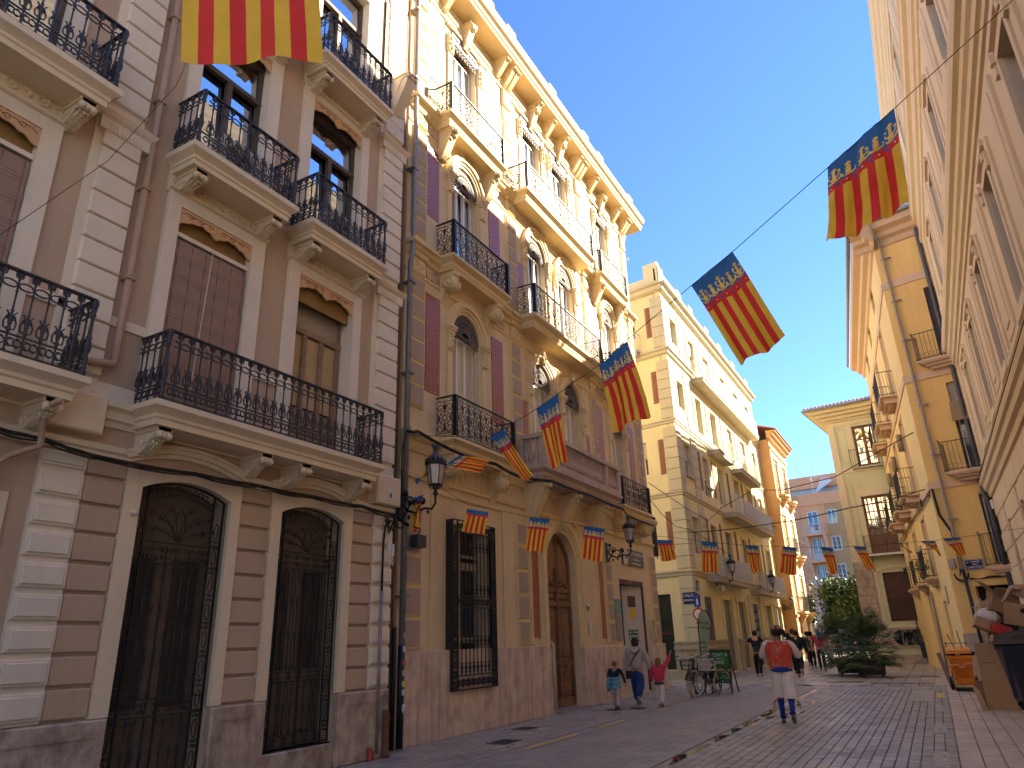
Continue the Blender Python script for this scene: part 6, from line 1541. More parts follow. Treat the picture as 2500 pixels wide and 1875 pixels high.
cb = M(); cb.bev(.3, .5, -.12, 0, 5.12, 5.4, .02); cb.box(.33, .47, -.13, -.12, 5.3, 5.36); cb.build('junction_box', WHITEF, R)
b = M(); random.seed(5)
for k in range(4): cable(b, [(.05, -.3, 6.1-.02*k), (1.5, -.27, 6.08+.02*k), (9, -.27, 6.10), (22, -.28, 6.08)], .01, .02, 5)
b.build('cable_bundle', MATS['black cable'], R)
# ================================================================== pale house added unseen behind the viewpoint to bounce sunlight into the street
K = thing('added_bounce_house', 'plain pale cream house, added out of view to bounce sunlight into the street', 'building', (-14, 14, 0), -PI/2)
KC = mat('pale cream bounce wall', (.78, .72, .60), rough=.85, var=.05, scale=1, streak=.05)
K.rotation_euler = (0, 0, PI/2); K.location = (-14, -4, 0)
kh = [(1.5+2.6*i, 2.5+2.6*i, z, z+1.9) for i in range(7) for z in (1.0, 4.6, 8.2, 11.8)]
wall(0, 20, 0, 15.5, kh, 'rendered_wall', KC, K, depth=.2)
M().box(0.01, 20, .21, 8, 0, 15.5).build('building_body', DARKIN, K)
for a, c, z0, z1 in kh: M().box(a, c, .14, .18, z0, z1).build('window', WHITEF, K)
M().prof([(0, 15.1), (.3, 15.3), (.5, 15.5), (0, 15.6)], 0, 20).build('eaves_cornice', KC, K)
# ================================================================== strings of striped flags
FY = mat('flag yellow cloth', (.85, .52, .04), rough=.7, var=.10, scale=5, sheen=0)
FR = mat('flag red cloth', (.72, .025, .018), rough=.7, var=.10, scale=5)
FB_ = mat('flag blue cloth', (.02, .14, .40), rough=.7, var=.10, scale=5)
FG = mat('flag gold print', (.85, .62, .14), rough=.6, var=.05)
FW = mat('flag white print', (.8, .7, .6), rough=.6, var=0)
STRG = mat('thin dark cord', (.03, .028, .026), rough=.8, var=0)
# one crown motif in (u,v) cell units; strokes (points, width)
def crown_strokes(small=False):
    S = []; n = 5; g = 1.9 if small else 1.25
    for k in range(n):
        c = (k+.5)/n; w_ = 1/n
        S.append(([(c-w_*.5+w_*i/8, .95-.11*(1-math.sin(PI*i/8))) for i in range(9)], .030*g))
        big = k % 2 == 0; top = .42 if big else .50
        S.append(([(c, .90), (c, .74), (c, top+.10)], .034*g)); S.append(([(c, .90), (c, .72)], .060*g))
        for dx, dz in ((-.024, .035), (.024, .035), (0, 0), (0, .07)): S.append(([(c+dx-.013*g, top+dz), (c+dx+.013*g, top+dz)], .040*g))
        for s in (-1, 1):
            if big: S.append(([(c+s*.008, .84), (c+s*.055, .76), (c+s*.088, .64), (c+s*.082, .54), (c+s*.062, .54), (c+s*.060, .60)], .018*g))
            elif not small: S.append(([(c, .82), (c+s*.03, .74), (c+s*.032, .66), (c, .60)], .013))
        S.append(([(c+w_*.5, .90), (c+w_*.5, .76)], .026*g)); S.append(([(c+w_*.5-.018, .79), (c+w_*.5+.018, .79)], .03*g))
    return S
def flag(corners, label, amp=.03, fold=0.0, vis0=0.0, group='striped flags on the long string', detail=True, fr=(2.0, .7), seed=0, bend=0.0):
    TL, TR, BL, BR = [Vector(c) for c in corners]
    org = (TL+TR)/2
    n0 = (TR-TL).cross(BL-TL).normalized(); h = ((BL-TL).length+(BR-TR).length)/2
    ph = seed*1.7
    def S(u, v):
        p = (TL*(1-u)+TR*u)*(1-v)+(BL*(1-u)+BR*u)*v
        a = amp*(.15+v)
        d = a*math.sin(fr[0]*2*PI*u+ph+1.3*v)+a*.5*math.sin(fr[0]*4.3*PI*u-ph*2+2.1*v)+a*.6*math.sin(fr[1]*2*PI*v+ph)*v+bend*h*math.sin(PI*v)*.2
        d += amp*.10*math.sin(37*u+11*v+ph)+amp*.08*math.sin(23*v+9*u)
        s = h*.018*math.sin(PI*2*u+ph)*v+.012*h*math.sin(5*v+ph)
        return p+n0*d+Vector((0, 0, s))-org
    us = [i/18 for i in range(19)] if detail else [i/9 for i in range(10)]
    # nine stripes: yellow at both edges
    VB, VR = .285, .36
    vsr = [0, VB*.5, VB, VR]+[VR+(1-VR)*(j+1)/12 for j in range(12)]
    if detail: vsr = [VB*i/5 for i in range(6)]+[VR]+[VR+(1-VR)*(j+1)/22 for j in range(22)]
    b = M(); nu = len(us)-1
    vv = [tuple(S(u, v)) for v in vsr for u in us]; b.v = vv
    for j in range(len(vsr)-1):
        vm = (vsr[j]+vsr[j+1])/2
        if vsr[j+1] <= vis0: continue
        for i in range(nu):
            um = (us[i]+us[i+1])/2; st = int(um*9)
            mi = 2 if vm < VB else (1 if vm < VR else (1 if st % 2 else 0))
            b.f.append((j*(nu+1)+i, j*(nu+1)+i+1, (j+1)*(nu+1)+i+1, (j+1)*(nu+1)+i)); b.mi.append(mi); b.smooth.append(True)
    o = b.build('flag', [FY, FR, FB_]); o.location = org
    o['label'] = label; o['category'] = 'flag'; o['group'] = group
    def surf(u, v, s):
        e = .004; p = S(u, v); n = (S(min(1, u+e), v)-S(max(0, u-e), v)).cross(S(u, min(1, v+e))-S(u, max(0, v-e)))
        n = n.normalized() if n.length > 0 else n0
        return tuple(p+n*s)
    cr = M(); asp = ((TR-TL).length)/(h*VB)
    if vis0 < .15:
        for pts, w_ in crown_strokes(not detail):
            pts = [(u, v*VB) for u, v in pts]; k = len(pts); a = []; c = []
            for i, p in enumerate(pts):
                q0 = pts[max(0, i-1)]; q1 = pts[min(k-1, i+1)]; du, dv = (q1[0]-q0[0])*asp, (q1[1]-q0[1])/VB; l = math.hypot(du, dv) or 1
                nx, nv = -dv/l*w_*.5, du/l*w_*.5*VB*asp*.55; a.append((p[0]-nx, p[1]-nv)); c.append((p[0]+nx, p[1]+nv))
            for s in (.0035, -.0035):
                V = [surf(min(.995, max(.005, u)), max(0.002, v), s) for u, v in a+c]; cr.add(V, [(i, i+1, k+i+1, k+i) for i in range(k-1)])
        cr.build('crown_print', FG, o)
    jw = M(); m = 5 if True else 4
    for k in range(9):
        u = (k+.5)/9; v = (VB+VR)/2; r = .030 if k % 2 else .013; jw.cur = 0 if k % 2 else 1
        for s in (.004, -.004):
            V = [surf(u+r*math.cos(t), v+r*1.0/max(.3, ((h)/((TR-TL).length)))*math.sin(t), s) for t in [i*PI/3 for i in range(6)]]; jw.add(V, [tuple(range(6))])
    jw.build('jewel_print', [FB_, FW], o)
    return o
def string(pts, label, r=.006, sag=.0, group=None, mt=None):
    b = M(); cable(b, pts, r, sag, 8); o = b.build('cord', mt or STRG, None, label=label, cat='cord', group=group); return o
FA = [[(10.361, 6.224, 5.029), (10.314, 5.932, 5.119), (10.251, 5.542, 4.129), (10.214, 5.31, 4.16)], [(10.195, 5.192, 5.327), (10.122, 4.743, 5.484), (10.157, 4.958, 4.238), (10.105, 4.635, 4.283)], [(9.988, 3.913, 5.787), (9.902, 3.383, 6.062), (9.96, 3.738, 4.611), (9.858, 3.112, 4.756)], [(9.715, 2.225, 6.609), (9.603, 1.534, 6.924), (9.625, 1.664, 5.154), (9.516, 0.994, 5.389)], [(9.366, 0.068, 7.674), (9.216, -0.866, 8.158), (9.398, 0.263, 6.49), (9.231, -0.771, 6.656)]]
FB = [[(11.232, 7.266, 4.079), (11.506, 6.969, 4.014), (11.145, 7.36, 3.578), (11.441, 7.04, 3.504)], [(12.046, 6.387, 3.858), (12.318, 6.093, 3.822), (11.964, 6.475, 3.231), (12.231, 6.187, 3.185)], [(12.795, 5.578, 3.693), (13.08, 5.27, 3.632), (12.711, 5.669, 3.076), (13.002, 5.355, 3.012)], [(13.802, 4.491, 3.501), (14.023, 4.252, 3.486), (13.842, 4.447, 2.999), (14.072, 4.2, 3.037)], [(14.468, 3.772, 3.406), (14.7, 3.522, 3.374), (14.419, 3.825, 2.805), (14.671, 3.553, 2.762)], [(15.134, 3.053, 3.326), (15.336, 2.835, 3.309), (15.164, 3.021, 2.788), (15.319, 2.854, 2.771)], [(15.722, 2.419, 3.301), (15.933, 2.19, 3.268), (15.586, 2.565, 2.776), (15.849, 2.282, 2.716)], [(16.327, 1.765, 3.293), (16.518, 1.559, 3.268), (16.394, 1.693, 2.733), (16.54, 1.535, 2.732)], [(16.864, 1.186, 3.31), (17.06, 0.973, 3.293), (17.011, 1.027, 2.81), (17.172, 0.853, 2.833)], [(17.548, 0.447, 3.372), (17.702, 0.28, 3.363), (17.847, 0.125, 3.215), (17.806, 0.169, 3.146)], [(18.033, -0.076, 3.408), (18.295, -0.36, 3.418), (18.312, -0.378, 3.162), (18.331, -0.399, 3.074)], [(18.445, -0.521, 3.471), (18.769, -0.871, 3.5), (18.666, -0.759, 3.064), (18.787, -0.891, 3.116)]]
FC = [[(10.495, 7.368, 4.683), (10.896, 7.235, 4.98), (11.38, 7.073, 4.707), (11.593, 7.002, 4.983)], [(9.983, 7.539, 4.266), (9.931, 7.556, 4.363), (10.163, 7.479, 4.62), (10.739, 7.287, 4.766)]]
la = ['narrow striped flag lowest on the rising string, beside the left end of the stone balustrade', 'striped flag hanging before the stone balustrade, second from the bottom of the rising string',
      'striped flag with a kinked lower edge, third from the bottom of the rising cord', 'large striped flag alone against the blue sky', 'crumpled striped flag highest on the cord, beside the beige classical building']
for i, c in enumerate(FA): flag(c, la[i], amp=(.02, .025, .05, .035, .07)[i], seed=i+1, group='striped flags on the rising string', fr=((1.5, .7), (1.6, .8), (1.3, .9), (1.7, .6), (2.2, 1.3))[i])
pts = [(10.3, 7.98, 5.35)]
for c in FA: pts += [c[0], c[1]]
pts += [(8.98, -2.40, 9.0)]
string(pts, 'thin dark cord rising over the street with five large flags')
lb = ['striped flag with its blue end folded over, in front of the tall barred window', 'striped flag between the barred window and the carved street door', 'striped flag between the carved street door and the second wall lamp', 'striped flag with its blue band hidden, at the corner before the red brick strip',
      'striped flag left of the wall lamp on the pale yellow building', 'narrow striped flag between the first two lamps of the pale yellow building', 'striped flag spreading downwards, left of the peach building balconies', 'narrow striped flag before the salmon pink block',
      'small slanting striped flag before the pale green mansion', 'flat-blown striped flag, a thin sliver at the edge of the ochre building', 'sharply blown striped flag in front of the plant-filled ochre balcony', 'blown striped flag nearest the navy street sign on the ochre building']
for i, c in enumerate(FB): flag(c, lb[i], amp=.018, seed=i+2, group='striped flags on the low string', detail=False, vis0=(.2 if i in (0,) else .22 if i == 3 else 0), fr=(1.3, .8))
pts = [(10.6, 7.5, 4.35)]
for c in FB: pts += [c[0], c[1]]
pts += [(20.2, -2.35, 3.75)]
string(pts, 'thin dark cord crossing the street low down, carrying twelve small flags', r=.004)
flag(FC[0], 'striped flag streaming flat between the first wall lamp and the carved bracket', amp=.02, seed=3, detail=False, group='flags tangled at the first lamp'); flag(FC[1], 'striped flag blown across the glass of the first wall lamp', amp=.02, seed=5, detail=False, group='flags tangled at the first lamp')
flag([(10.10, 7.45, 4.20), (10.25, 7.75, 4.22), (10.02, 7.55, 3.55), (10.22, 7.82, 3.52)], 'bunched striped flag caught behind the bracket of the first wall lamp', amp=.05, seed=4, detail=False, vis0=.2, group='flags tangled at the first lamp')
# the nearest flag, seen from below at the top of the picture
flag([(1.75, 3.15, 5.86), (2.13, 2.46, 5.82), (1.80, 3.045, 4.70), (2.185, 2.35, 4.66)], 'nearest and largest striped flag, hanging in front of the townhouse with its crown hidden above', amp=.018, seed=6, group='striped flags on the near string', fr=(1.2, .5))
string([(-.9, 7.8, 6.3), (1.75, 3.15, 5.87), (2.13, 2.46, 5.83), (4.9, -2.35, 6.2)], 'thin cord carrying the nearest striped flag high across the street')
string([(2.6, 7.3, 5.2), (3.6, 7.2, 6.9), (4.3, 7.3, 8.6), (4.75, 7.2, 11.2)], 'thin slanting cord in front of the townhouse pilaster', r=.004)
# ================================================================== wall lamps
LG = mat('frosted lamp glass', (.50, .44, .40), rough=.25, var=.1, spec=.7)
def lamp():
    r = thing('wall_lamp', '', 'street lamp', (0, 0, 0))
    b = M(); b.box(-.06, .06, -.03, 0, -.28, .30); y0 = -.03
    b.tube([(0, -.05, .05), (0, -.15, -.10), (0, -.35, -.16), (0, -.55, -.10), (0, -.70, -.13), (0, -.78, -.04), (0, -.78, .10)], .022, 7)
    b.tube([(0, -.05, -.25), (0, -.14, -.12), (0, -.24, .02), (0, -.36, .06), (0, -.44, -.02), (0, -.42, -.10), (0, -.36, -.09)], .018, 6)
    for cy, cz, rr in ((-.22, .05, .11), (-.50, .02, .075), (-.12, .20, .06)):
        b.tube([(0, cy+(rr*(1-i/16))*math.cos(i*.62), cz+(rr*(1-i/16))*math.sin(i*.62)) for i in range(14)], .016, 6); b.ball((0, cy, cz), .04, 7, 5)
    for y, z in ((-.35, -.20), (-.62, -.17), (-.20, -.22)): b.lathe([(.004, -.05), (.03, -.0), (.004, .04)], 0, y, 6, z)
    b.build('bracket', BLACK, r)
    g_ = M(); g_.lathe([(.03, .10), (.055, .13), (.03, .18), (.045, .22), (.06, .25)], 0, -.78, 10)
    for k in range(6):
        a = PI/3*k; g_.tube([(.05*math.cos(a), -.78+.05*math.sin(a), .22), (.115*math.cos(a), -.78+.115*math.sin(a), .25), (.115*math.cos(a), -.78+.115*math.sin(a), .29), (.175*math.cos(a), -.78+.175*math.sin(a), .66)], .010, 5)
    g_.lathe([(.118, .275), (.128, .285), (.118, .30)], 0, -.78, 12); g_.lathe([(.17, .64), (.195, .65), (.20, .69), (.18, .71)], 0, -.78, 18)
    for k in range(16): a = 2*PI*k/16; g_.add([(.19*math.cos(a-.16), -.78+.19*math.sin(a-.16), .70), (.19*math.cos(a+.16), -.78+.19*math.sin(a+.16), .70), (.215*math.cos(a), -.78+.215*math.sin(a), .765)], [(0, 1, 2)])
    g_.build('lantern_frame', BLACK, r)
    M().lathe([(.10, .285), (.165, .64)], 0, -.78, 6, smooth=False).build('lantern_glass', LG, r)
    c = M(); c.lathe([(.175, .71), (.165, .75), (.12, .81), (.06, .85), (.045, .88), (.05, .91), (.04, .92), (.055, .95), (.075, 1.0), (.02, 1.0)], 0, -.78, 14)
    for k in range(8): a = PI/4*k; c.ball((.07*math.cos(a), -.78+.07*math.sin(a), 1.01), .018, 5, 4)
    c.build('lamp_cap', mat('grey green lamp cap', (.07, .07, .065), rough=.5, var=.2), r)
    return r
L0 = lamp(); LAMPS = [((10.13, 8.02, 3.98), 'black wall lamp with crowned lantern, tangled in flags beside the downpipes'), ((20.07, 8.1, 4.02), 'black wall lamp with crowned lantern above the poster, left of the shop sign'),
 ((33.8, 8.35, 4.05), 'black wall lamp on the pale yellow building nearest its corner'), ((43.4, 8.35, 4.0), 'black wall lamp on the pale yellow building, between its two low balconies'), ((53.5, 7.6, 4.02), 'black wall lamp silhouetted against the salmon pink block')]
for i, (p, l) in enumerate(LAMPS):
    o = L0 if i == 0 else copy_tree(L0); o.location = p; o['label'] = l; o['group'] = 'black wall lamps along the left side'
    if i == 4: o.scale = (.95, .95, .95)
o = copy_tree(L0); o.location = (50.2, 8.3, 3.2); o.scale = (.7, .7, .7); o['label'] = 'small black wall lamp at the seam of the pale yellow and peach buildings'
b = M(); b.box(-.12, .14, -.18, 0, -.1, .12); b.tube([(0, -.1, .1), (.02, -.12, .25), (0, -.06, .4)], .012, 5); b.build('junction_box', mat('dark grey box', (.05, .05, .055), rough=.5), None, loc=(10.6, 8.05, 3.38), label='dark junction box below the first wall lamp', cat='junction box')
# ================================================================== cables
random.seed(3)
CB = MATS['black cable']
def bundle(pts, n, label, spread=.025, r=.009, sag=.03, group=None):
    b = M()
    for k in range(n):
        o1, o2 = random.uniform(-spread, spread), random.uniform(-spread, spread)
        cable(b, [(p[0], p[1]+o1*.5-.01*abs(o1)*20*0, p[2]+o2) for p in pts], r, sag*random.uniform(.2, 1.5), 5, .004)
    return b.build('cable_bundle', CB, None, label=label, cat='cables', group=group)
bundle([(3.2, 7.66, 3.74), (3.77, 7.66, 3.72), (4.4, 7.66, 3.65), (5.6, 7.66, 3.69), (6.6, 7.66, 3.71), (7.6, 7.66, 3.72), (8.7, 7.66, 3.73), (9.6, 7.66, 3.70), (10.05, 7.75, 3.60)], 7, 'sagging bundle of black cables running under the long balcony of the pinkish brown house')
bundle([(9.95, 7.85, 3.9), (9.93, 7.85, 5.0), (10.05, 7.85, 5.35), (10.4, 7.85, 5.42), (11.4, 7.62, 5.18), (12.6, 7.45, 5.16), (13.9, 7.62, 5.15), (15.0, 7.32, 5.20), (17.3, 7.30, 5.20), (19.7, 7.32, 5.18), (20.8, 7.6, 5.16), (23.3, 7.6, 5.15), (24.3, 8.0, 5.1), (24.55, 8.0, 4.2)], 4, 'black cables following the underside of the balconies of the ornate building', r=.010)
b = M()
for k in range(5): cable(b, [(9.35+.03*k, 7.72, 3.66), (9.42, 7.70, 3.5-.03*k), (9.55, 7.70, 3.62), (9.9, 7.78, 3.55)], .008, .06, 8, .01)
b.tube([(9.55, 7.74, 3.62), (9.38, 7.73, 3.5), (9.34, 7.73, 3.2), (9.34, 7.73, 2.45)], .018, 6)
b.build('cable_drop', CB, None, label='loose black cables dropping to a grey conduit at the corner of the pinkish brown house', cat='cables')
b = M(); b.tube([(9.34, 7.73, 2.45), (9.34, 7.73, .08)], .028, 8); b.build('conduit', GPIPE, None, label='grey steel conduit with stickers beside the pinkish brown house corner', cat='pipe')
for z, c in ((1.55, (.75, .7, .12)), (1.75, (.5, .5, .5)), (1.9, (.4, .1, .08))): pass
for dx in (0, .09):
    q = M(); q.bev(-.03, .03, -.05, 0, 0, .2, .01); q.tube([(0, -.03, 0), (.01, -.04, -.1), (.0, -.03, -.16)], .008, 5); q.build('meter_box', WHITEF, None, loc=(9.50+dx, 7.76, 3.02), label='small white connection box on the corner quoins, '+('beside the conduit' if dx == 0 else 'beside the downpipe'), cat='box', group='white connection boxes')
string([(24.45, 8.05, 6.3), (26.5, 8.3, 6.05), (28.7, 8.42, 5.85), (30.3, 8.28, 5.9), (36, 8.2, 5.4)], 'black cable from the ornate building to the pale yellow building', r=.014, mt=CB)
string([(24.5, 8.05, 6.9), (29.9, 8.2, 6.7), (33.0, 8.2, 6.6), (34.5, 7.9, 7.3)], 'upper black cable crossing the side street', r=.014, mt=CB)
string([(29.97, 8.28, 5.75), (29.5, 5, 5.7), (28.9, 2, 5.9), (27.9, -.6, 6.12)], 'thick black cable crossing the street to the ochre building, lower one', r=.02, sag=.05, mt=CB)
string([(34.5, 7.9, 7.35), (37.5, 6.8, 8.6), (36, 5.2, 8.15), (33, 2.5, 7.9), (29, -.3, 8.25), (27.7, -1.9, 8.6)], 'wavy black cable crossing the street to the ochre building, upper one', r=.02, sag=.0, mt=CB)
string([(56, 7.0, 13.4), (70, 7.4, 14.6), (84, 8.2, 20.2)], 'thin cable rising to the roof aerial of the salmon pink block', r=.02, mt=CB)
# ================================================================== people
SKIN = mat('skin', (.50, .28, .19), rough=.6, var=.05, scale=9)
SKIN2 = mat('tanned skin', (.33, .17, .11), rough=.6, var=.05, scale=9)
def skin_mesh(nm, V, Ed, Rr, mats, root=0, sub=2, post=None):
    me = bpy.data.meshes.new(nm+'_src'); me.from_pydata([tuple(v) for v in V], Ed, []); o = bpy.data.objects.new(nm+'_src', me); COL.objects.link(o)
    sk = o.modifiers.new('s', 'SKIN'); sk.use_smooth_shade = True
    ss = o.modifiers.new('u', 'SUBSURF'); ss.levels = sub; ss.render_levels = sub
    for i, sv in enumerate(me.skin_vertices[0].data):
        r = Rr[i]; sv.radius = (r, r) if not isinstance(r, tuple) else r; sv.use_root = (i == root)
    dg = bpy.context.evaluated_depsgraph_get(); ev = o.evaluated_get(dg); m2 = bpy.data.meshes.new_from_object(ev); m2.name = nm
    bpy.data.objects.remove(o)
    if post:
        for v in m2.vertices: v.co = post(v.co)
    m2.materials.clear()
    for x in mats: m2.materials.append(x)
    for p in m2.polygons: p.use_smooth = True
    return m2
def rotx(v, a, piv):  # swing in the y-z plane: positive a swings forward (+y)
    y, z = v[1]-piv[1], v[2]-piv[2]; c, s = math.cos(a), math.sin(a); return Vector((v[0], piv[1]+y*c-z*s*-1*-1 if False else piv[1]+y*c - z*s, piv[2]+y*s+z*c))
def person(label, loc, head, H, legs=((20, 5), (-15, 30)), arms=((10, 8, 20), (-10, 8, 20)), top=(.1, .1, .1), bot=(.03, .03, .035), shoe=(.6, .6, .6), hair=(.02, .015, .012), skin=SKIN, hairlen=0, tilt=0, sleeves=1, wide=1.0, topname='shirt', baggy=1.0, skirt=None, build=1.0, lean=3, group=None, toprad=1.0, headturn=0, nohair=False, legskin=False, detail=True):
    """faces +y; leg = (swing forward deg, knee bend); arm = (swing forward, outward, elbow bend)"""
    T = thing('person', label, 'person', loc, math.radians(head-90), group)
    R_ = math.radians; ln = R_(lean)
    sh, hp = .130*H*build**.5, .055*H
    pel = Vector((0, 0, .515*H)); ch = pel+Vector((0, math.sin(ln)*.21*H, .215*H)); nk = pel+Vector((0, math.sin(ln)*.31*H, .315*H)); hb = nk+Vector((0, .012*H, .036*H)); hc = hb+Vector((math.sin(R_(tilt))*.03*H, .008*H, .055*H)); ht = hc+Vector((0, 0, .035*H))
    V = [pel, (pel+ch)/2, ch, nk, hb, hc, ht]; Ed = [(0, 1), (1, 2), (2, 3), (3, 4), (4, 5), (5, 6)]; Rr = [.074*H*build, .070*H*build, .084*H*build, .034*H, .036*H, .053*H, .038*H]
    J = {}
    for s, (sw, kb) in zip((-1, 1), legs):
        hip = Vector((s*hp, 0, .49*H)); a = R_(sw); kn = hip+Vector((0, math.sin(a)*.235*H, -math.cos(a)*.235*H)); a2 = R_(sw-kb); an = kn+Vector((0, math.sin(a2)*.22*H, -math.cos(a2)*.22*H)); 
        ft = R_(0 if kb < 22 else -kb*.8); toe = an+Vector((s*.008*H, .095*H*math.cos(ft), .095*H*math.sin(ft)-.02*H)); 
        b0 = len(V); V += [hip, kn, an, toe]; Ed += [(0, b0), (b0, b0+1), (b0+1, b0+2), (b0+2, b0+3)]; Rr += [.055*H*build, .034*H, .022*H, .018*H]; J['L', s] = (hip, kn, an, toe)
    for s, (sw, ab, eb) in zip((-1, 1), arms):
        so = ch+Vector((s*sh, 0, .075*H)); a, b_ = R_(sw), R_(ab); d = Vector((s*math.sin(b_), math.sin(a)*math.cos(b_), -math.cos(a)*math.cos(b_))); el = so+d*.165*H
        a2 = R_(sw+eb); d2 = Vector((s*math.sin(b_)*.6-s*.25*math.sin(R_(min(eb, 90)))*(1 if eb < 100 else .6), math.sin(a2)*math.cos(b_*.6), -math.cos(a2)*math.cos(b_*.6))).normalized(); wr = el+d2*.145*H; hd = wr+d2*.05*H
        b0 = len(V); V += [so, el, wr, hd]; Ed += [(2, b0), (b0, b0+1), (b0+1, b0+2), (b0+2, b0+3)]; Rr += [.036*H, .024*H, .016*H, .017*H]; J['A', s] = (so, el, wr, hd, d2)
    low = min(J['L', s][k][2] for s in (-1, 1) for k in (2, 3)); dz = .024*H-low
    sq = lambda co: Vector((co[0], co[1] if abs(co[0]) > .10*H or co[2] < .5*H or co[2] > .84*H else pel[1]+(co[1]-pel[1])*.82, co[2]+dz))
    body_ = link('body', skin_mesh('body', V, Ed, Rr, [skin], sub=2, post=sq), T)
    off = Vector((0, 0, dz)); S_ = lambda v: v+off
    # hands: five fingers rooted in the palm; face
    f = M()
    for s in (-1, 1):
        so, el, wr, hd, d2 = J['A', s]; side = d2.cross(Vector((1, 0, 0)) if abs(d2.x) < .8 else Vector((0, 0, 1))).normalized(); up_ = side.cross(d2)
        for k in range(4):
            base = S_(hd)+side*(k-1.5)*.011*H; l = (.036, .042, .040, .031)[k]*H; f.tube([base-d2*.01*H, base+d2*l*.5, base+d2*l*.8+up_*l*.35*s], .0055*H, 5)
        base = S_(hd)-side*.018*H-d2*.02*H; f.tube([base, base-side*.016*H+d2*.014*H, base-side*.018*H+d2*.03*H], .006*H, 5)
    hcS = S_(hc)
    f.ball((hcS.x, hcS.y+.052*H, hcS.z-.005*H), .010*H, 6, 4, 1, 1.2, 1.5)
    for s in (-1, 1): f.ball((hcS.x+s*.049*H, hcS.y-.002*H, hcS.z-.002*H), .012*H, 6, 4, .5, .8, 1.3)
    f.build('hands_and_features', skin, body_)
    ey = M()
    for s in (-1, 1): ey.ball((hcS.x+s*.018*H, hcS.y+.046*H, hcS.z+.006*H), .006*H, 6, 4)
    ey.box(hcS.x-.014*H, hcS.x+.014*H, hcS.y+.044*H, hcS.y+.049*H, hcS.z-.026*H, hcS.z-.022*H); ey.build('eyes_and_mouth', mat('eye dark', (.03, .02, .02), var=0), body_)
    hm = mat('hair %02d%02d' % (int(hair[0]*99), int(hair[2]*99)), hair, rough=.75, var=.35, scale=40)
    if not nohair:
        h = M(); cx, cy, cz = hcS
        def hs(u, v):
            a = 2*PI*u; p = PI*.72*v; r = .064*H*(1+.05*math.sin(7*a)+.04*math.sin(13*a+5*v))
            if math.cos(a-PI/2) > .1 and v > .52: p = PI*.72*.52
            return (cx+r*math.sin(p)*math.cos(a)*.93, cy-.005*H+r*math.sin(p)*math.sin(a)*1.06, cz+.005*H+r*1.08*math.cos(p))
        h.grid(hs, 20, 8)
        if hairlen > 0:
            for k in range(9):
                a = PI+PI*(k+.5)/9*1.0; x0 = cx+.045*H*math.cos(a); y0 = cy+.045*H*math.sin(a)-.005*H; h.tube([(x0, y0, cz), (x0*1.02+.0, y0-.012*H, cz-hairlen*.5*H), (x0*.9+cx*.1, y0-.016*H, cz-hairlen*H*(.9+.1*math.sin(k*2)))], .018*H, 6)
        if hairlen < 0:
            for k in range(46): a = k*2.4; q = .3+.7*(k/46); h.ball((cx+.062*H*math.sin(q*2.1)*math.cos(a), cy-.012*H+.062*H*math.sin(q*2.1)*math.sin(a), cz+.012*H+.065*H*math.cos(q*2.1)), .026*H, 6, 4)
        h.build('hair', hm, T)
    # top
    c = mat('cloth %d %d %d' % tuple(int(x*255) for x in top), top, rough=.9, var=.12, scale=14, bump=.2, bscale=90)
    Vt = [pel+Vector((0, 0, -.02*H)), (pel+ch)/2, ch, nk+Vector((0, 0, .004*H))]; Et = [(0, 1), (1, 2), (2, 3)]; Rt = [.088*H*build*wide*toprad, .086*H*build*wide*toprad, .096*H*build*toprad, .044*H]
    for s in (-1, 1):
        so, el, wr, hd, d2 = J['A', s]; b0 = len(Vt)
        if sleeves == 0: Vt += [so*.92+ch*.08]; Et += [(2, b0)]; Rt += [.042*H]
        elif sleeves < 1: Vt += [so, so*.45+el*.55]; Et += [(2, b0), (b0, b0+1)]; Rt += [.044*H, .034*H*toprad]
        else: Vt += [so, el, wr]; Et += [(2, b0), (b0, b0+1), (b0+1, b0+2)]; Rt += [.050*H, .039*H*toprad, .029*H*toprad]
    tp = link(topname, skin_mesh(topname, Vt, Et, Rt, [c], post=sq), T)
    # trousers
    if bot is not None:
        cb_ = mat('cloth %d %d %d' % tuple(int(x*255) for x in bot), bot, rough=.9, var=.15, scale=10, bump=.25, bscale=70)
        Vb = [pel+Vector((0, 0, .02*H)), pel-Vector((0, 0, .03*H))]; Eb = [(0, 1)]; Rb = [.076*H*build, .074*H*build]
        for s in (-1, 1):
            hip, kn, an, toe = J['L', s]; b0 = len(Vb); Vb += [hip-Vector((0, 0, .02*H)), kn, an+Vector((0, 0, .01*H))]; Eb += [(1, b0), (b0, b0+1), (b0+1, b0+2)]; Rb += [.062*H*build*baggy**.5, .042*H*baggy, .033*H*baggy]
        link('trousers', skin_mesh('trousers', Vb, Eb, Rb, [cb_], post=sq), T)
    # shoes with soles
    for s in (-1, 1):
        hip, kn, an, toe = J['L', s]; d = (toe-an); d.normalize(); heel = an-Vector((0, d.y, 0))*.0-d*.022*H-Vector((0, 0, .014*H)); 
        e = link('shoe', skin_mesh('shoe', [S_(an-Vector((0, 0, .008*H))), S_(an*.45+toe*.55), S_(toe)], [(0, 1), (1, 2)], [.027*H, .024*H, .020*H], [mat('shoe %d' % int(shoe[0]*99), shoe, rough=.6, var=.1)], sub=1), T)
        so_ = M(); nrm = Vector((0, -d.z, d.y)); n = 10; a0 = S_(an)-nrm*.030*H-d*.028*H; L_ = .15*H
        ring = [(math.cos(t), math.sin(t)) for t in [2*PI*i/n for i in range(n)]]
        vv = [tuple(a0+d*(L_*.5*(1+q[0]))+Vector((q[1]*.024*H, 0, 0))+nrm*k) for k in (0, .012*H) for q in ring]
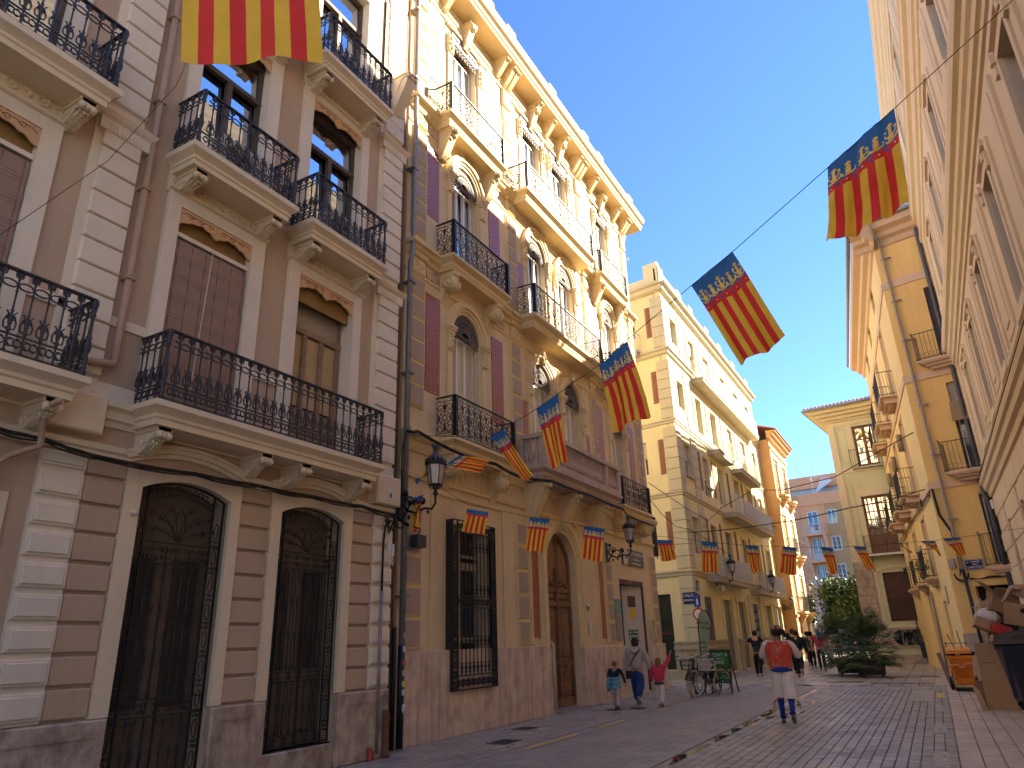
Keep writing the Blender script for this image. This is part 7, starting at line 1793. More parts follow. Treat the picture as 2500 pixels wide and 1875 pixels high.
        so_.add(vv, [(i, (i+1) % n, n+(i+1) % n, n+i) for i in range(n)]+[tuple(range(n-1, -1, -1)), tuple(range(n, 2*n))]); so_.build('sole', mat('sole %d' % int(shoe[1]*99), (shoe[0]*.25+.05,)*3, rough=.7, var=0), e)
    T['_H'] = H; del T['_H']
    return T, J, dz, hcS
GW = 'people walking away down the street'
# the man in the festive costume
VEST = mat('red brocade', (.62, .07, .035), rough=.65, var=.1, col2=(.62, .30, .24), mix_scale=17, mix_lo=.54, mix_hi=.60)
WHT = mat('white cotton', (.78, .73, .68), rough=.9, var=.08, scale=12, bump=.3, bscale=40)
COB = mat('cobalt blue sash', (.012, .05, .36), rough=.8, var=.15, scale=12)
T, J, dz, hc_ = person('man in a red brocade waistcoat, blue sash and white knee breeches', (15.35, 2.75, .005), 8, 1.78, legs=((14, 2), (-12, 34)), arms=((28, 20, 75), (24, 22, 80)), top=(.76, .71, .66), bot=None, shoe=(.62, .55, .48), hair=(.02, .016, .014), skin=SKIN2, topname='shirt', toprad=1.02, lean=4, tilt=10)
H = 1.78; z = lambda k: k*H+dz
b = M()
def vs_(u, v):
    a = 2*PI*u; zz = z(.545)+v*(z(.825)-z(.545)); w_ = (.118+.024*v+(.012 if v > .5 else 0))*H*(1-.25*max(0, v-.82)/.18); d = (.096+.016*v)*H; return (w_*math.cos(a), .012*H*v*2+d*math.sin(a)+.0, zz)
b.grid(vs_, 24, 12); 
v_ = b.build('waistcoat', VEST, T)
q = M(); em = mat('silver embroidery', (.60, .42, .38), rough=.5, var=.1)
for s in (-1, 1):
    for cx, cz, r, a0 in ((.045, .70, .04, 0), (.06, .62, .03, 60), (.03, .765, .025, 20), (.055, .575, .02, 90)):
        pts = spiral(s*cx*H, z(cz), r*H, .006*H, a0 if s > 0 else 180-a0, (a0+400) if s > 0 else (180-a0-400), 12)
        q.tube([(x, -.001-(.088+.018*((zz-z(.545))/(z(.8)-z(.545))))*H*math.sqrt(max(.1, 1-(x/(.118*H))**2))+.02, zz) for x, zz in pts], .004, 4)
q.tube([(x, -(.100)*H*math.sqrt(max(.1, 1-(x/(.118*H))**2))+.02, zz) for x, zz in [(.0, z(.60)), (.05*H, z(.64)), (.065*H, z(.70)), (.03*H, z(.735)), (0, z(.71)), (-.03*H, z(.735)), (-.065*H, z(.70)), (-.05*H, z(.64)), (0, z(.60))]], .005, 4)
q.build('embroidery', em, v_)
b = M(); b.lathe([(.108*H, 0), (.113*H, .01*H), (.113*H, .045*H), (.106*H, .055*H)], 0, 0, 20, z(.515)); sash = b.build('sash', COB, T); sash.scale = (1, .88, 1)
br = M()
for s in (-1, 1):
    hip, kn, an, toe = J['L', s]; h0 = Vector((s*.048*H, 0, .52*H+dz)); k0 = kn+Vector((s*.01, 0, .015*H+dz))
    def leg(u, v, h0=h0, k0=k0, s=s):
        a = 2*PI*u; c = h0*(1-v)+k0*v; r = (.062+.012*v+.006*math.sin(7*a+s)*v)*H; r2 = (.088+.004*v+.007*math.sin(6*a)*v)*H
        return (c.x+r*math.cos(a), c.y+r2*.85*math.sin(a), c.z-(.02*H if v > .95 else 0))
    br.grid(leg, 24, 10)
br.build('knee_breeches', WHT, T)
for s in (-1, 1):
    hip, kn, an, toe = J['L', s]; off = Vector((0, 0, dz))
    st_ = M(); st_.tube([kn*.88+an*.12+off, kn*.6+an*.4+off, an+off], lambda t: (.036-.012*t)*H, 10); st_.build('stocking', COB, T)
    rb = M(); p = kn*.86+an*.14+off
    for k in range(3): rb.tube([(p.x+s*.04*H, p.y, p.z), (p.x+s*(.06+.01*k)*H, p.y-.01, p.z-.02*H), (p.x+s*(.055+.012*k)*H, p.y-.01, p.z-(.05+.02*k)*H)], .006, 5)
    rb.tube([(p.x+.038*H*math.cos(a), p.y+.038*H*math.sin(a), p.z) for a in [i*PI/6 for i in range(13)]], .007, 5); rb.build('garter_ribbon', mat('dark red ribbon', (.25, .02, .02), var=0), T)
    an_ = an+off; lc_ = M()
    for k in range(3): lc_.tube([(an_.x+.032*H*math.cos(a), an_.y+.01*H+.034*H*math.sin(a), an_.z+.012*H*k) for a in [i*PI/5 for i in range(11)]], .006, 4)
    lc_.build('ankle_tie', mat('navy tie', (.01, .015, .07), var=0), T)
b = M(); b.ball((hc_.x, hc_.y-.004*H, hc_.z+.026*H), .062*H, 14, 8, 1, 1.08, .70)
sc_ = b.build('head_scarf', mat('patterned red scarf', (.22, .02, .02), rough=.7, var=.1, col2=(.45, .33, .22), mix_scale=26, mix_lo=.52, mix_hi=.56), T)
b = M()
for k in range(6): b.ball((hc_.x+(.05+.016*k)*H, hc_.y-.05*H, hc_.z+(.0-.012*k+.012*math.sin(k*2))*H), (.030-.002*k)*H, 7, 5)
b.build('scarf_knot', mat('black scarf tail', (.02, .016, .02), rough=.8, var=.1), T)
# woman and two children
T, J, dz, hc_ = person('woman in a pale grey hoodie and wide blue jeans, between two children', (18.65, 6.92, .005), 3, 1.63, legs=((12, 2), (-14, 36)), arms=((-2, 16, 8), (0, 18, 8)), top=(.50, .44, .38), bot=(.02, .06, .18), shoe=(.7, .66, .62), hair=(.035, .015, .01), hairlen=.055, baggy=1.55, wide=1.12, toprad=1.15, topname='hoodie')
H = 1.63
b = M(); b.tube([(.09*H, -.09*H, .80*H+dz), (0, -.105*H, .70*H+dz), (-.10*H, -.07*H, .57*H+dz), (-.13*H, 0, .50*H+dz)], .012, 5); b.tube([(.09*H, -.09*H, .80*H+dz), (.07*H, .0, .83*H+dz), (0, .10*H, .72*H+dz)], .012, 5); b.build('bag_strap', BLACK, T)
b = M(); b.bev(-.17*H, -.07*H, -.07*H, .06*H, .38*H+dz, .50*H+dz, .02); b.build('shoulder_bag', mat('black leather bag', (.02, .018, .018), rough=.5, var=.1), T)
b = M(); b.tube([(.05*H*math.cos(a), -.05*H+.03*H*math.sin(a)-.01*H, .80*H+dz+.02*H*math.sin(a)) for a in [i*2*PI/12 for i in range(13)]], .028*H, 7); b.build('hood', mat('cloth 127 112 96', (.5, .44, .38)), T)
T, J, dz, hc_ = person('small boy with a pale blue padded jacket slipping off over a dark hoodie', (17.6, 7.12, .005), 2, 1.09, legs=((10, 3), (-8, 12)), arms=((0, 10, 10), (6, 22, 10)), top=(.02, .025, .04), bot=(.50, .42, .36), shoe=(.12, .12, .13), hair=(.20, .11, .06), topname='hoodie', baggy=1.25, group=None)
H = 1.09; b = M()
def jk(u, v):
    a = PI*.92+PI*1.16*u; zz = (.44+.24*v)*H+dz; r = (.135+.012*math.sin(v*PI*5)+.008*math.sin(u*15))*H; return (-.01+r*math.cos(a), r*.82*math.sin(a), zz-.03*H*math.sin(u*PI))
b.grid(jk, 20, 14); b.tube([(-.13*H, -.03*H, .64*H+dz), (-.16*H, -.03*H, .5*H+dz), (-.15*H, -.02*H, .36*H+dz)], .045*H, 8); b.build('padded_jacket', mat('pale blue quilted nylon', (.14, .36, .45), rough=.5, var=.12, scale=9), T)
T, J, dz, hc_ = person('little girl in a pink padded jacket and white trousers, pointing up with one raised arm', (18.1, 6.16, .005), 5, 1.13, legs=((8, 2), (-12, 30)), arms=((4, 16, 10), (150, 30, 5)), top=(.62, .05, .09), bot=(.68, .60, .56), shoe=(.35, .3, .3), hair=(.22, .11, .055), hairlen=.13, topname='padded_jacket', baggy=1.4, wide=1.15, toprad=1.25)
H = 1.13; b = M(); b.box(-.09*H, .09*H, -.085*H, .06*H, .455*H+dz, .50*H+dz); b.build('dark_hem', mat('dark hem', (.02, .02, .02)), T)
b = M(); w0 = J['A', 1]; p = w0[3]+Vector((0, 0, dz)); b.tube([p, p+w0[4]*.05*H], .006*H, 5); b.build('pointing_finger', SKIN, T)
# the others, further on
T, J, dz, hc_ = person('man all in black with a bent left arm, walking beside the shop fronts', (31.5, 6.5, .005), 2, 1.78, legs=((12, 2), (-10, 18)), arms=((18, 26, 60), (0, 10, 10)), top=(.014, .014, .018), bot=(.012, .012, .015), shoe=(.7, .7, .7), hair=(.012, .01, .01), sleeves=.5, group=GW, baggy=1.1)
b = M(); b.bev(-.10, .10, -.16, -.05, .95, 1.14, .02); b.build('hip_bag', BLACK, T)
person('broad man in black just behind the costumed man, one red sole showing', (31.1, 4.86, .005), 4, 1.72, legs=((8, 2), (-16, 45)), arms=((0, 12, 15), (5, 12, 15)), top=(.016, .016, .02), bot=(.015, .02, .035), shoe=(.5, .06, .05), hair=(.02, .015, .012), build=1.15, group=GW)
person('tall dark-haired man half hidden behind the costumed man', (33.5, 5.35, .005), 4, 1.83, top=(.03, .03, .035), bot=(.02, .02, .025), shoe=(.2, .2, .2), hair=(.02, .015, .012), group=GW)
person('person with short dark hair in a grey top, half hidden in the group', (43, 6.15, .005), 0, 1.72, top=(.20, .19, .20), bot=(.03, .03, .04), shoe=(.5, .5, .5), hair=(.015, .012, .012), group=GW)
person('woman with curly black hair, dark grey jacket and slim black trousers', (38.8, 5.42, .005), 0, 1.66, legs=((12, 2), (-10, 15)), top=(.07, .07, .075), bot=(.012, .012, .014), shoe=(.6, .55, .5), hair=(.01, .008, .008), hairlen=-1, group=GW, topname='jacket')
T, J, dz, hc_ = person('man in a raspberry pink shirt with a blue headscarf hanging down his back', (36.6, 4.75, .005), 3, 1.80, legs=((8, 2), (-6, 8)), arms=((-6, 14, 15), (4, 20, 35)), top=(.50, .07, .11), bot=(.012, .012, .02), shoe=(.35, .22, .18), hair=(.25, .18, .15), sleeves=.5, build=1.15, group=GW)
b = M(); b.tube([(.02, -.04, 1.70), (.05, -.10, 1.60), (.06, -.18, 1.45), (.07, -.17, 1.28)], lambda t: .05+.045*math.sin(PI*t), 8); b.build('blue_headscarf', COB, T)
person('person in an olive green top at the far end of the walking group', (47.8, 5.75, .005), 0, 1.70, top=(.14, .13, .08), bot=(.10, .09, .08), shoe=(.2, .2, .2), hair=(.03, .02, .015), group=GW)
person('person in pale grey trousers and white top, beyond the pink shirt', (45.9, 5.45, .005), 0, 1.60, top=(.55, .52, .50), bot=(.40, .38, .38), shoe=(.2, .2, .2), hair=(.15, .10, .08), group=GW, baggy=1.4)
person('person in a dark green top left of the potted palm', (51.1, 5.5, .005), 0, 1.76, top=(.02, .06, .05), bot=(.03, .03, .035), shoe=(.1, .1, .1), hair=(.015, .012, .012), group=GW)
person('person in black right behind the potted palm, only the head showing', (54, 4.9, .005), 0, 1.74, top=(.03, .03, .03), bot=(.03, .03, .035), shoe=(.1, .1, .1), hair=(.015, .012, .012), group=GW)
person('fair person in a beige top at the far end of the walking group', (56, 6.2, .005), 0, 1.70, top=(.42, .33, .26), bot=(.05, .05, .07), shoe=(.1, .1, .1), hair=(.05, .03, .02), group=GW)
# ================================================================== bicycles, signs, planters, bins
TYRE = mat('tyre rubber', (.02, .019, .018), rough=.8, var=.1); TYREC = mat('cream tyre', (.48, .39, .26), rough=.7, var=.1)
CHR = mat('chrome', (.6, .6, .6), rough=.2, metal=1, var=0)
BIKEF = mat('dark bicycle frame', (.02, .02, .022), rough=.35, var=0)
def bike(label, loc, head, tyre, basket, steer=0, extra=True):
    T = thing('bicycle', label, 'bicycle', loc, math.radians(head))
    R_ = .34; wb = 1.08
    fr = M(); B = (0, 0, R_); Fx = wb
    bb = (.46, 0, .28); st = (.30, 0, .78); hd = (.90, 0, .86); hd2 = (.94, 0, .68)
    for a, c, r in ((B, bb, .014), (B, st, .012), (bb, st, .018), (bb, hd2, .02), (st, (.5, 0, .55), .016), ((.5, 0, .55), hd2, .016), (hd, hd2, .024)): fr.bar(a, c, r, 7)
    fr.tube([st, (.27, 0, .92)], .015, 6); f_ = fr.build('frame', BIKEF, T)
    def wheel(c, ang):
        w_ = M(); n = 26
        w_.tube([(R_*math.cos(2*PI*i/n), 0, R_*math.sin(2*PI*i/n)) for i in range(n+1)], .022, 7, cap=False); o = w_.build('wheel', tyre, T); o.location = c; o.rotation_euler = (0, 0, ang)
        s = M(); s.tube([((R_-.025)*math.cos(2*PI*i/n), 0, (R_-.025)*math.sin(2*PI*i/n)) for i in range(n+1)], .010, 5, cap=False)
        for i in range(18): a = 2*PI*i/18; s.bar((.015*math.cos(a+1), .02*(-1)**i, .015*math.sin(a+1)), ((R_-.03)*math.cos(a), 0, (R_-.03)*math.sin(a)), .0022, 3)
        s.tube([(0, -.04, 0), (0, .04, 0)], .022, 8); s.build('rim', CHR, o)
        m = M(); m.strip(arc(0, 0, R_+.045, 15, 165, 14), arc(0, 0, R_+.035, 15, 165, 14), -.03, .03); m.build('mudguard', BIKEF, o); return o
    wheel(B, 0); wheel((Fx, 0, R_), steer)
    k = M(); k.bar((Fx, -.05, R_), (.95, -.05, .68), .010, 5); k.bar((Fx, .05, R_), (.95, .05, .68), .010, 5); k.bar((.95, -.05, .68), (.95, .05, .68), .014, 5); k.build('fork', CHR, T)
    h = M(); h.tube([(.90, 0, .86), (.885, 0, 1.02)], .014, 6); c, s = math.cos(steer), math.sin(steer)
    hp_ = [(-.18, .33, 1.07), (-.08, .25, 1.08), (.04, .10, 1.03), (.04, -.10, 1.03), (-.08, -.25, 1.08), (-.18, -.33, 1.07)]
    h.tube([(.885+x*c-y*s, x*s+y*c, z_) for x, y, z_ in hp_], .012, 6); hb = h.build('handlebar', CHR, T)
    g_ = M()
    for sg in (-1, 1): g_.tube([(.885+x*c-y*s, x*s+y*c, 1.07) for x, y in ((-.22, .345*sg), (-.10, .29*sg))], .018, 6)
    g_.build('grip', BLACK, hb)
    q = M(); q.ball((.25, 0, .96), .13, 10, 6, 1.05, .72, .36); q.ball((.38, 0, .955), .05, 8, 5, 1.6, .7, .5); q.build('saddle', mat('black saddle', (.02, .018, .018), rough=.4, var=.1), T)
    q = M(); q.tube([(.46, -.06, .28), (.46, .06, .28)], .03, 8); q.tube([(.46, .05, .28), (.54, .07, .15)], .01, 5); q.tube([(.46, -.05, .28), (.38, -.07, .41)], .01, 5); q.box(.50, .60, .06, .14, .14, .165); q.box(.32, .42, -.14, -.06, .40, .425); q.tube([(.46+.08*math.cos(a), -.045, .28+.08*math.sin(a)) for a in [i*PI/8 for i in range(17)]], .008, 4); q.build('crank', CHR, T)
    if basket:
        q = M(); x0, x1, y0, y1, z0, z1 = 1.0, 1.30, -.19, .19, .72, .96
        for i in range(8):
            t = i/7
            for y in (y0, y1): q.bar((x0+(x1-x0)*t, y*.85, z0), (x0+(x1-x0)*t, y, z1), .004, 4)
            for x in (x0, x1): q.bar((x, (y0+(y1-y0)*t)*.85, z0), (x, y0+(y1-y0)*t, z1), .004, 4)
            q.bar((x0, (y0+(y1-y0)*t)*.85, z0), (x1, (y0+(y1-y0)*t)*.85, z0), .004, 4)
        for z_ in (z0, (z0+z1)/2, z1):
            for a, b_ in (((x0, y0), (x1, y0)), ((x1, y0), (x1, y1)), ((x1, y1), (x0, y1)), ((x0, y1), (x0, y0))): q.bar((*a, z_), (*b_, z_), .007, 5)
        q.build('basket', BLACK, T)
    q = M(); q.bar((.02, -.1, .72), (-.25, -.1, .72), .007, 4); q.bar((.02, .1, .72), (-.25, .1, .72), .007, 4); q.bar((-.25, -.1, .72), (-.25, .1, .72), .007, 4); q.bar((0, -.09, R_), (-.1, -.1, .72), .006, 4); q.bar((0, .09, R_), (-.1, .1, .72), .006, 4); q.tube([(.40, .10, .25), (.36, .20, .01)], .009, 5); q.build('carrier', BLACK, T)
    return T
bike('dark city bicycle with a wire basket on its handlebar', (22.35, 6.5, 0), 188, TYREC, True, .25)
bike('dark city bicycle carrying the white crate, its cream-tyred front wheel turned out', (22.5, 5.75, 0), 150, TYREC, False, .1)
bike('black-tyred bicycle standing close against the green board', (23.4, 6.15, 0), 168, TYRE, False, -.1)
b = M(); b.bev(-.17, .17, -.14, .14, 0, .34, .03)
for i in range(6):
    for j in range(4): b.add([(-.14+i*.05, -.143, .05+j*.07), (-.11+i*.05, -.143, .05+j*.07), (-.125+i*.05, -.143, .10+j*.07)], [(0, 1, 2)])
crate = M()
for i in range(7): crate.box(-.2+i*.062, -.17+i*.062, -.15, -.135, 0, .30); crate.box(-.2+i*.062, -.17+i*.062, .135, .15, 0, .30)
for z_ in (0, .14, .29): crate.box(-.2, .2, -.152, .152, z_, z_+.025)
crate.build('plastic_crate', mat('white plastic crate', (.68, .66, .64), rough=.5, var=.1), None, loc=(22.15, 6.05, .66), rot=(0, 0, 1.3), label='white plastic crate carried on the middle bicycle', cat='crate')
# street sign pole with two traffic signs
SP = thing('sign_post', 'slim black post with a blue direction plate and a round red-rimmed restriction sign', 'traffic sign', (29.4, 8.1, 0), math.radians(-98))
M().tube([(0, 0, 0), (0, 0, 3.25)], .035, 8).build('pole', BLACK, SP)
o = M().box(-.14, .14, -.05, -.035, 2.72, 3.18).build('direction_plate', mat('road sign blue', (.01, .07, .32), rough=.35, var=.02), SP); M().poly([(-.03, 2.78), (.03, 2.78), (.03, 3.0), (.0, 3.12), (-.03, 3.0)], -.054, -.05).build('sign_symbol', wt, o); M().box(-.04, .04, -.058, -.054, 3.02, 3.08).build('sign_symbol_red', mat('road sign red', (.45, .02, .02), rough=.35), o)
dsk = lambda r, y0, y1, zc_: M().poly([(r*math.cos(a), zc_+r*math.sin(a)) for a in [2*PI*i/24 for i in range(24)]], y0, y1)
o = dsk(.24, -.05, -.035, 2.44).build('round_sign', MATS['road sign red'], SP); dsk(.175, -.054, -.05, 2.44).build('sign_face', wt, o)
text('1,4', .16, 'sign_digits', BLACK, o, (0, -.058, 2.44)); text('m', .07, 'sign_digits', BLACK, o, (0, -.058, 2.33))
# feather flag
FF = thing('feather_banner', 'tall pale green feather banner for rental and tours, standing behind the bicycles', 'banner', (22.55, 6.28, 0), math.radians(-98))
b = M(); pl_ = [(0, 0, 0), (-.02, 0, 1.0), (-.01, 0, 1.8), (.06, 0, 2.2), (.18, 0, 2.36), (.30, 0, 2.33), (.40, 0, 2.16), (.44, 0, 1.98)]; b.tube(pl_, .016, 6); b.build('curved_pole', BLACK, FF)
Lp = [(-.02, .55), (-.02, .9), (-.02, 1.3), (-.01, 1.75), (.04, 2.1), (.12, 2.27), (.2, 2.33)]; Rp = [(.02, .55), (.12, .9), (.22, 1.3), (.33, 1.75), (.42, 1.98), (.38, 2.16), (.28, 2.31)]
b = M()
def fb(u, v):
    k = v*6; i = min(5, int(k)); t = k-i; l = [Lp[i][j]*(1-t)+Lp[i+1][j]*t for j in (0, 1)]; r = [Rp[i][j]*(1-t)+Rp[i+1][j]*t for j in (0, 1)]; return (l[0]*(1-u)+r[0]*u, .012*math.sin(u*19+v*5)*(1-v*.6), l[1]*(1-u)+r[1]*u)
b.grid(fb, 14, 18); fo = b.build('banner_cloth', mat('pale sage cloth', (.38, .46, .27), rough=.8, var=.08, scale=5), FF)
dg_ = mat('dark green lettering', (.06, .10, .06), var=0)
for s, z_, sz in (('RENTAL', 1.98, .115), ('& TOURS', 1.84, .10), ('BIKE', 1.42, .10), ('SCOOTER', 1.29, .06), ('TOUR', 1.17, .07)): text(s, sz, 'banner_lettering', dg_, fo, (.17 if z_ > 1.5 else .09, -.022, z_), rot=(PI/2, 0 if z_ < 1.5 else .12, 0))
# A-board
AB = thing('a_board', 'green rent-a-bike pavement board in a dark wooden frame', 'pavement sign', (22.9, 5.82, 0), math.radians(-99))
WB = mat('dark brown frame wood', (.045, .025, .018), rough=.5, var=.2)
b = M()
for s in (-1, 1): b.add([(s*.30-.022, -.16, 0), (s*.30+.022, -.16, 0), (s*.30+.022, -.02, 1.20), (s*.30-.022, -.02, 1.20), (s*.30-.022, -.125, 0), (s*.30+.022, -.125, 0), (s*.30+.022, .01, 1.2), (s*.30-.022, .01, 1.2)], [(0, 1, 2, 3), (7, 6, 5, 4), (0, 3, 7, 4), (1, 5, 6, 2), (0, 4, 5, 1)])
b.box(-.32, .32, -.03, .01, 1.16, 1.20); b.box(-.30, .30, -.14, -.11, .28, .32); b.build('front_frame', WB, AB)
b = M()
for s in (-1, 1): b.tube([(s*.28, .42, 0), (s*.28, .02, 1.15)], .022, 5)
b.build('back_leg', mat('reddish leg wood', (.12, .04, .025), var=.2), AB)
GB = mat('green board print', (.03, .20, .035), rough=.45, var=.15, scale=2)
pn = M().box(-.28, .28, -.01, .0, 0, .85).build('board_panel', GB, AB, loc=(0, -.112, .32), rot=(-.117, 0, 0))
for s, z_, sz, x, al in (('RENT A', .74, .145, 0, 'CENTER'), ('FROM 3€', .635, .055, 0, 'CENTER'), ('BIKE', .53, .145, 0, 'CENTER'), ('E - SCOOTER', .31, .075, .10, 'CENTER'), ('FROM 5€', .25, .04, .12, 'CENTER'), ('TOURS', .155, .038, .10, 'CENTER'), ('SEGWAY · BIKE · WALKING', .105, .026, .09, 'CENTER')): text(s, sz, 'board_lettering', wt, pn, (x, -.014, z_), align=al)
b = M(); b.add([(-.17, -.013, .615), (-.13, -.013, .635), (-.17, -.013, .655)], [(0, 1, 2)]); b.add([(.17, -.013, .615), (.13, -.013, .635), (.17, -.013, .655)], [(0, 2, 1)]); b.build('board_arrow', wt, pn)
b = M(); b.tube([(-.20, -.016, .06), (-.20, -.016, .30), (-.16, -.016, .32)], .006, 4); b.tube([(-.20, -.016, .08), (-.06, -.016, .08)], .008, 4); b.ball((-.13, -.016, .36), .022, 6, 4, 1, .2, 1); b.tube([(-.13, -.016, .34), (-.13, -.016, .22), (-.16, -.016, .10)], .014, 4); b.tube([(-.13, -.016, .22), (-.09, -.016, .10)], .011, 4); b.tube([(-.13, -.016, .31), (-.19, -.016, .28)], .008, 4); b.build('scooter_picture', mat('pale print', (.5, .55, .45), var=0), pn)
# palms in planters
LEAF = mat('palm leaf', (.10, .15, .055), rough=.55, var=.4, scale=3); LEAFD = mat('dark palm leaf', (.06, .095, .04), rough=.6, var=.3, scale=4)
def palm(label, loc, s, n=60, seed=1, box=True):
    random.seed(seed); T = thing('potted_palm', label, 'potted palm', loc, .05); b = M()
    if box:
        b.add([(-.42, -.42, .08), (.42, -.42, .08), (.42, .42, .08), (-.42, .42, .08), (-.48, -.48, .60), (.48, -.48, .60), (.48, .48, .60), (-.48, .48, .60)], [(0, 1, 5, 4), (1, 2, 6, 5), (2, 3, 7, 6), (3, 0, 4, 7), (0, 3, 2, 1)]); b.box(-.5, .5, -.5, .5, .58, .62)
        for x in (-.36, .28):
            for y in (-.36, .28): b.box(x, x+.08, y, y+.08, 0, .09)
        b.build('planter_box', mat('dark metal planter', (.05, .038, .032), rough=.5, var=.3, scale=5), T)
    f = [M(), M()]; st = M()
    for i in range(n):
        a = random.uniform(0, 2*PI); el = random.uniform(-.45, 1.3); L_ = random.uniform(.45, .85)*s; base = Vector((random.uniform(-.28, .28), random.uniform(-.28, .28), .62+random.uniform(0, .3)*s+max(0, el)*.3*s))
        d = Vector((math.cos(a)*math.cos(el), math.sin(a)*math.cos(el), math.sin(el))); tip = base+d*L_+Vector((0, 0, -.08*L_)); st.tube([base, base+d*L_*.6, tip], .008, 3)
        u = d.cross(Vector((0, 0, 1))).normalized(); w_ = u.cross(d); q = f[i % 2]; k = 15; fr = random.uniform(.34, .5)*s
        for j in range(k):
            t = (j/(k-1)-.5)*2.5; dr = (d*math.cos(t)+u*math.sin(t)); drp = Vector((0, 0, -.16*fr)); l = fr*(1-.25*abs(t)/1.25); p1 = tip+dr*l*.5+w_*random.uniform(-.02, .02); p2 = tip+dr*l+drp+w_*random.uniform(-.03, .03); wd = (dr.cross(w_)).normalized()*.014*s
            q.add([tuple(tip), tuple(p1+wd), tuple(p2), tuple(p1-wd)], [(0, 1, 2, 3)])
    st.build('stems', LEAFD, T); f[0].build('palm_fronds', LEAF, T, kind='stuff'); f[1].build('palm_fronds', LEAFD, T, kind='stuff')
    return T
palm('bushy fan palm in a square dark planter, the nearer of two', (31.3, 2.35, .005), 1.15, 170, 2); palm('smaller fan palm in a dark planter, behind the bushy one', (32.7, 3.25, .005), 1.2, 130, 5)
# trees on the square
BARK = mat('tree bark', (.10, .07, .05), rough=.9, var=.3, scale=12); LG1 = mat('orange tree leaf', (.04, .08, .02), rough=.5, var=.35, scale=2); LG2 = mat('young leaf', (.075, .125, .035), rough=.5, var=.3, scale=2)
def tree(label, loc, H, R_, n, seed, lf=.16):
    random.seed(seed); T = thing('tree', label, 'tree', loc, 0); b = M(); th = H*.42
    b.tube([(0, 0, 0), (.05, .03, th*.5), (0, .08, th)], .13, 8, r2=.09); tips = []
    for k in range(9):
        a = 2*PI*k/9+random.uniform(-.3, .3); e = Vector((math.cos(a)*R_*random.uniform(.4, .75), math.sin(a)*R_*random.uniform(.4, .75), th+(H-th)*random.uniform(.25, .85))); b.tube([(0, .08, th*.92), ((e.x)*.5, e.y*.5, (th+e.z)/2+.1), tuple(e)], .05, 5, r2=.015); tips.append(e)
    b.build('trunk', BARK, T); c = [M(), M()]
    cl = tips+[Vector((random.uniform(-.8, .8)*R_*.8, random.uniform(-.8, .8)*R_*.8, th+(H-th)*random.uniform(.15, .9))) for _ in range(26)]
    for i in range(n):
        q = random.choice(cl); rr = R_*.30; v = Vector((random.gauss(0, rr*.5), random.gauss(0, rr*.5), random.gauss(0, rr*.42))); p = q+v
        n_ = Vector((random.uniform(-1, 1), random.uniform(-1, 1), random.uniform(-.2, 1))).normalized(); u = n_.orthogonal().normalized()*lf*random.uniform(.6, 1.2); w_ = n_.cross(u)*.5
        c[i % 3 == 0].add([tuple(p-u), tuple(p-w_), tuple(p+u), tuple(p+w_)], [(0, 1, 2, 3)])
    c[0].build('crown', LG1, T, kind='stuff'); c[1].build('crown_tips', LG2, T, kind='stuff')
tree('dense round orange tree at the end of the street before the salmon pink block', (57.5, 4.6, 0), 5.2, 2.5, 15000, 4); tree('slim small tree peeping out beside the peach building', (58.5, 8.3, 0), 4.6, .9, 2200, 9); tree('leafy tree beyond, behind the orange tree', (66, 4.2, 0), 5.2, 2.0, 4000, 14)
q = M(); random.seed(8)
for i in range(60):
    a = random.uniform(0, 2*PI); e = random.uniform(.1, 1.3); q.tube([(0, 0, 1.6), (.5*math.cos(a)*math.cos(e), .5*math.sin(a)*math.cos(e), 1.6+.5*math.sin(e)), (.9*math.cos(a)*math.cos(e), .9*math.sin(a)*math.cos(e), 1.6+.6*math.sin(e)-.1)], .02, 3)
q.tube([(0, 0, 0), (0, 0, 1.6)], .08, 6); q.build('small_palm', LEAFD, None, loc=(60, 7.0, .6), label='small spiky palm far off above the heads of the group', cat='palm')
q = M(); q.tube([(0, 0, 0), (0, 0, 3.0)], .04, 6); q.ball((0, 0, 3.15), .2, 10, 7); q.build('globe_lamp', WHITEF, None, loc=(62, 8.1, 0), label='white globe lamp on a post, far off by the small tree', cat='street lamp')
# orange cleaning cart
ORP = mat('orange plastic', (.72, .22, .01), rough=.45, var=.12, scale=4); ORL = mat('pale orange plastic', (.80, .36, .08), rough=.5, var=.1)
OC = thing('bin_trolley', 'orange wheeled bin on a black trolley with a knotted strap and brooms', 'cleaning cart', (23.7, -.40, .04), math.radians(-88))
b = M(); b.add([(-.21, -.20, .14), (.21, -.20, .14), (.21, .20, .14), (-.21, .20, .14), (-.27, -.25, .86), (.27, -.25, .86), (.27, .25, .86), (-.27, .25, .86)], [(0, 1, 5, 4), (1, 2, 6, 5), (2, 3, 7, 6), (3, 0, 4, 7), (0, 3, 2, 1)]); b.box(-.30, .30, -.28, .28, .80, .88)
for i in range(9): b.box(-.24, .24, -.235-.004*i*.5, -.22, .34+i*.042, .352+i*.042)
b.bev(-.17, .17, -.225, -.20, .18, .32, .01); o = b.build('bin_body', ORP, OC)
b = M(); b.bev(-.29, .29, -.26, .26, .92, 1.02, .02); b.add([(-.28, -.25, 1.02), (.28, -.25, 1.02), (.25, .2, 1.10), (-.25, .2, 1.10), (.28, .25, 1.02), (-.28, .25, 1.02)], [(0, 1, 2, 3), (3, 2, 4, 5), (0, 3, 5), (1, 4, 2)]); b.build('bin_lid', ORL, OC)
b = M(); b.ball((.2, .05, .92), .16, 9, 6, 1.3, 1, .5); b.ball((-.2, .05, .90), .12, 8, 6, 1.2, 1, .4); b.build('black_bag', mat('black bin liner', (.015, .015, .015), rough=.35, var=.2, bump=.6, bscale=20), OC)
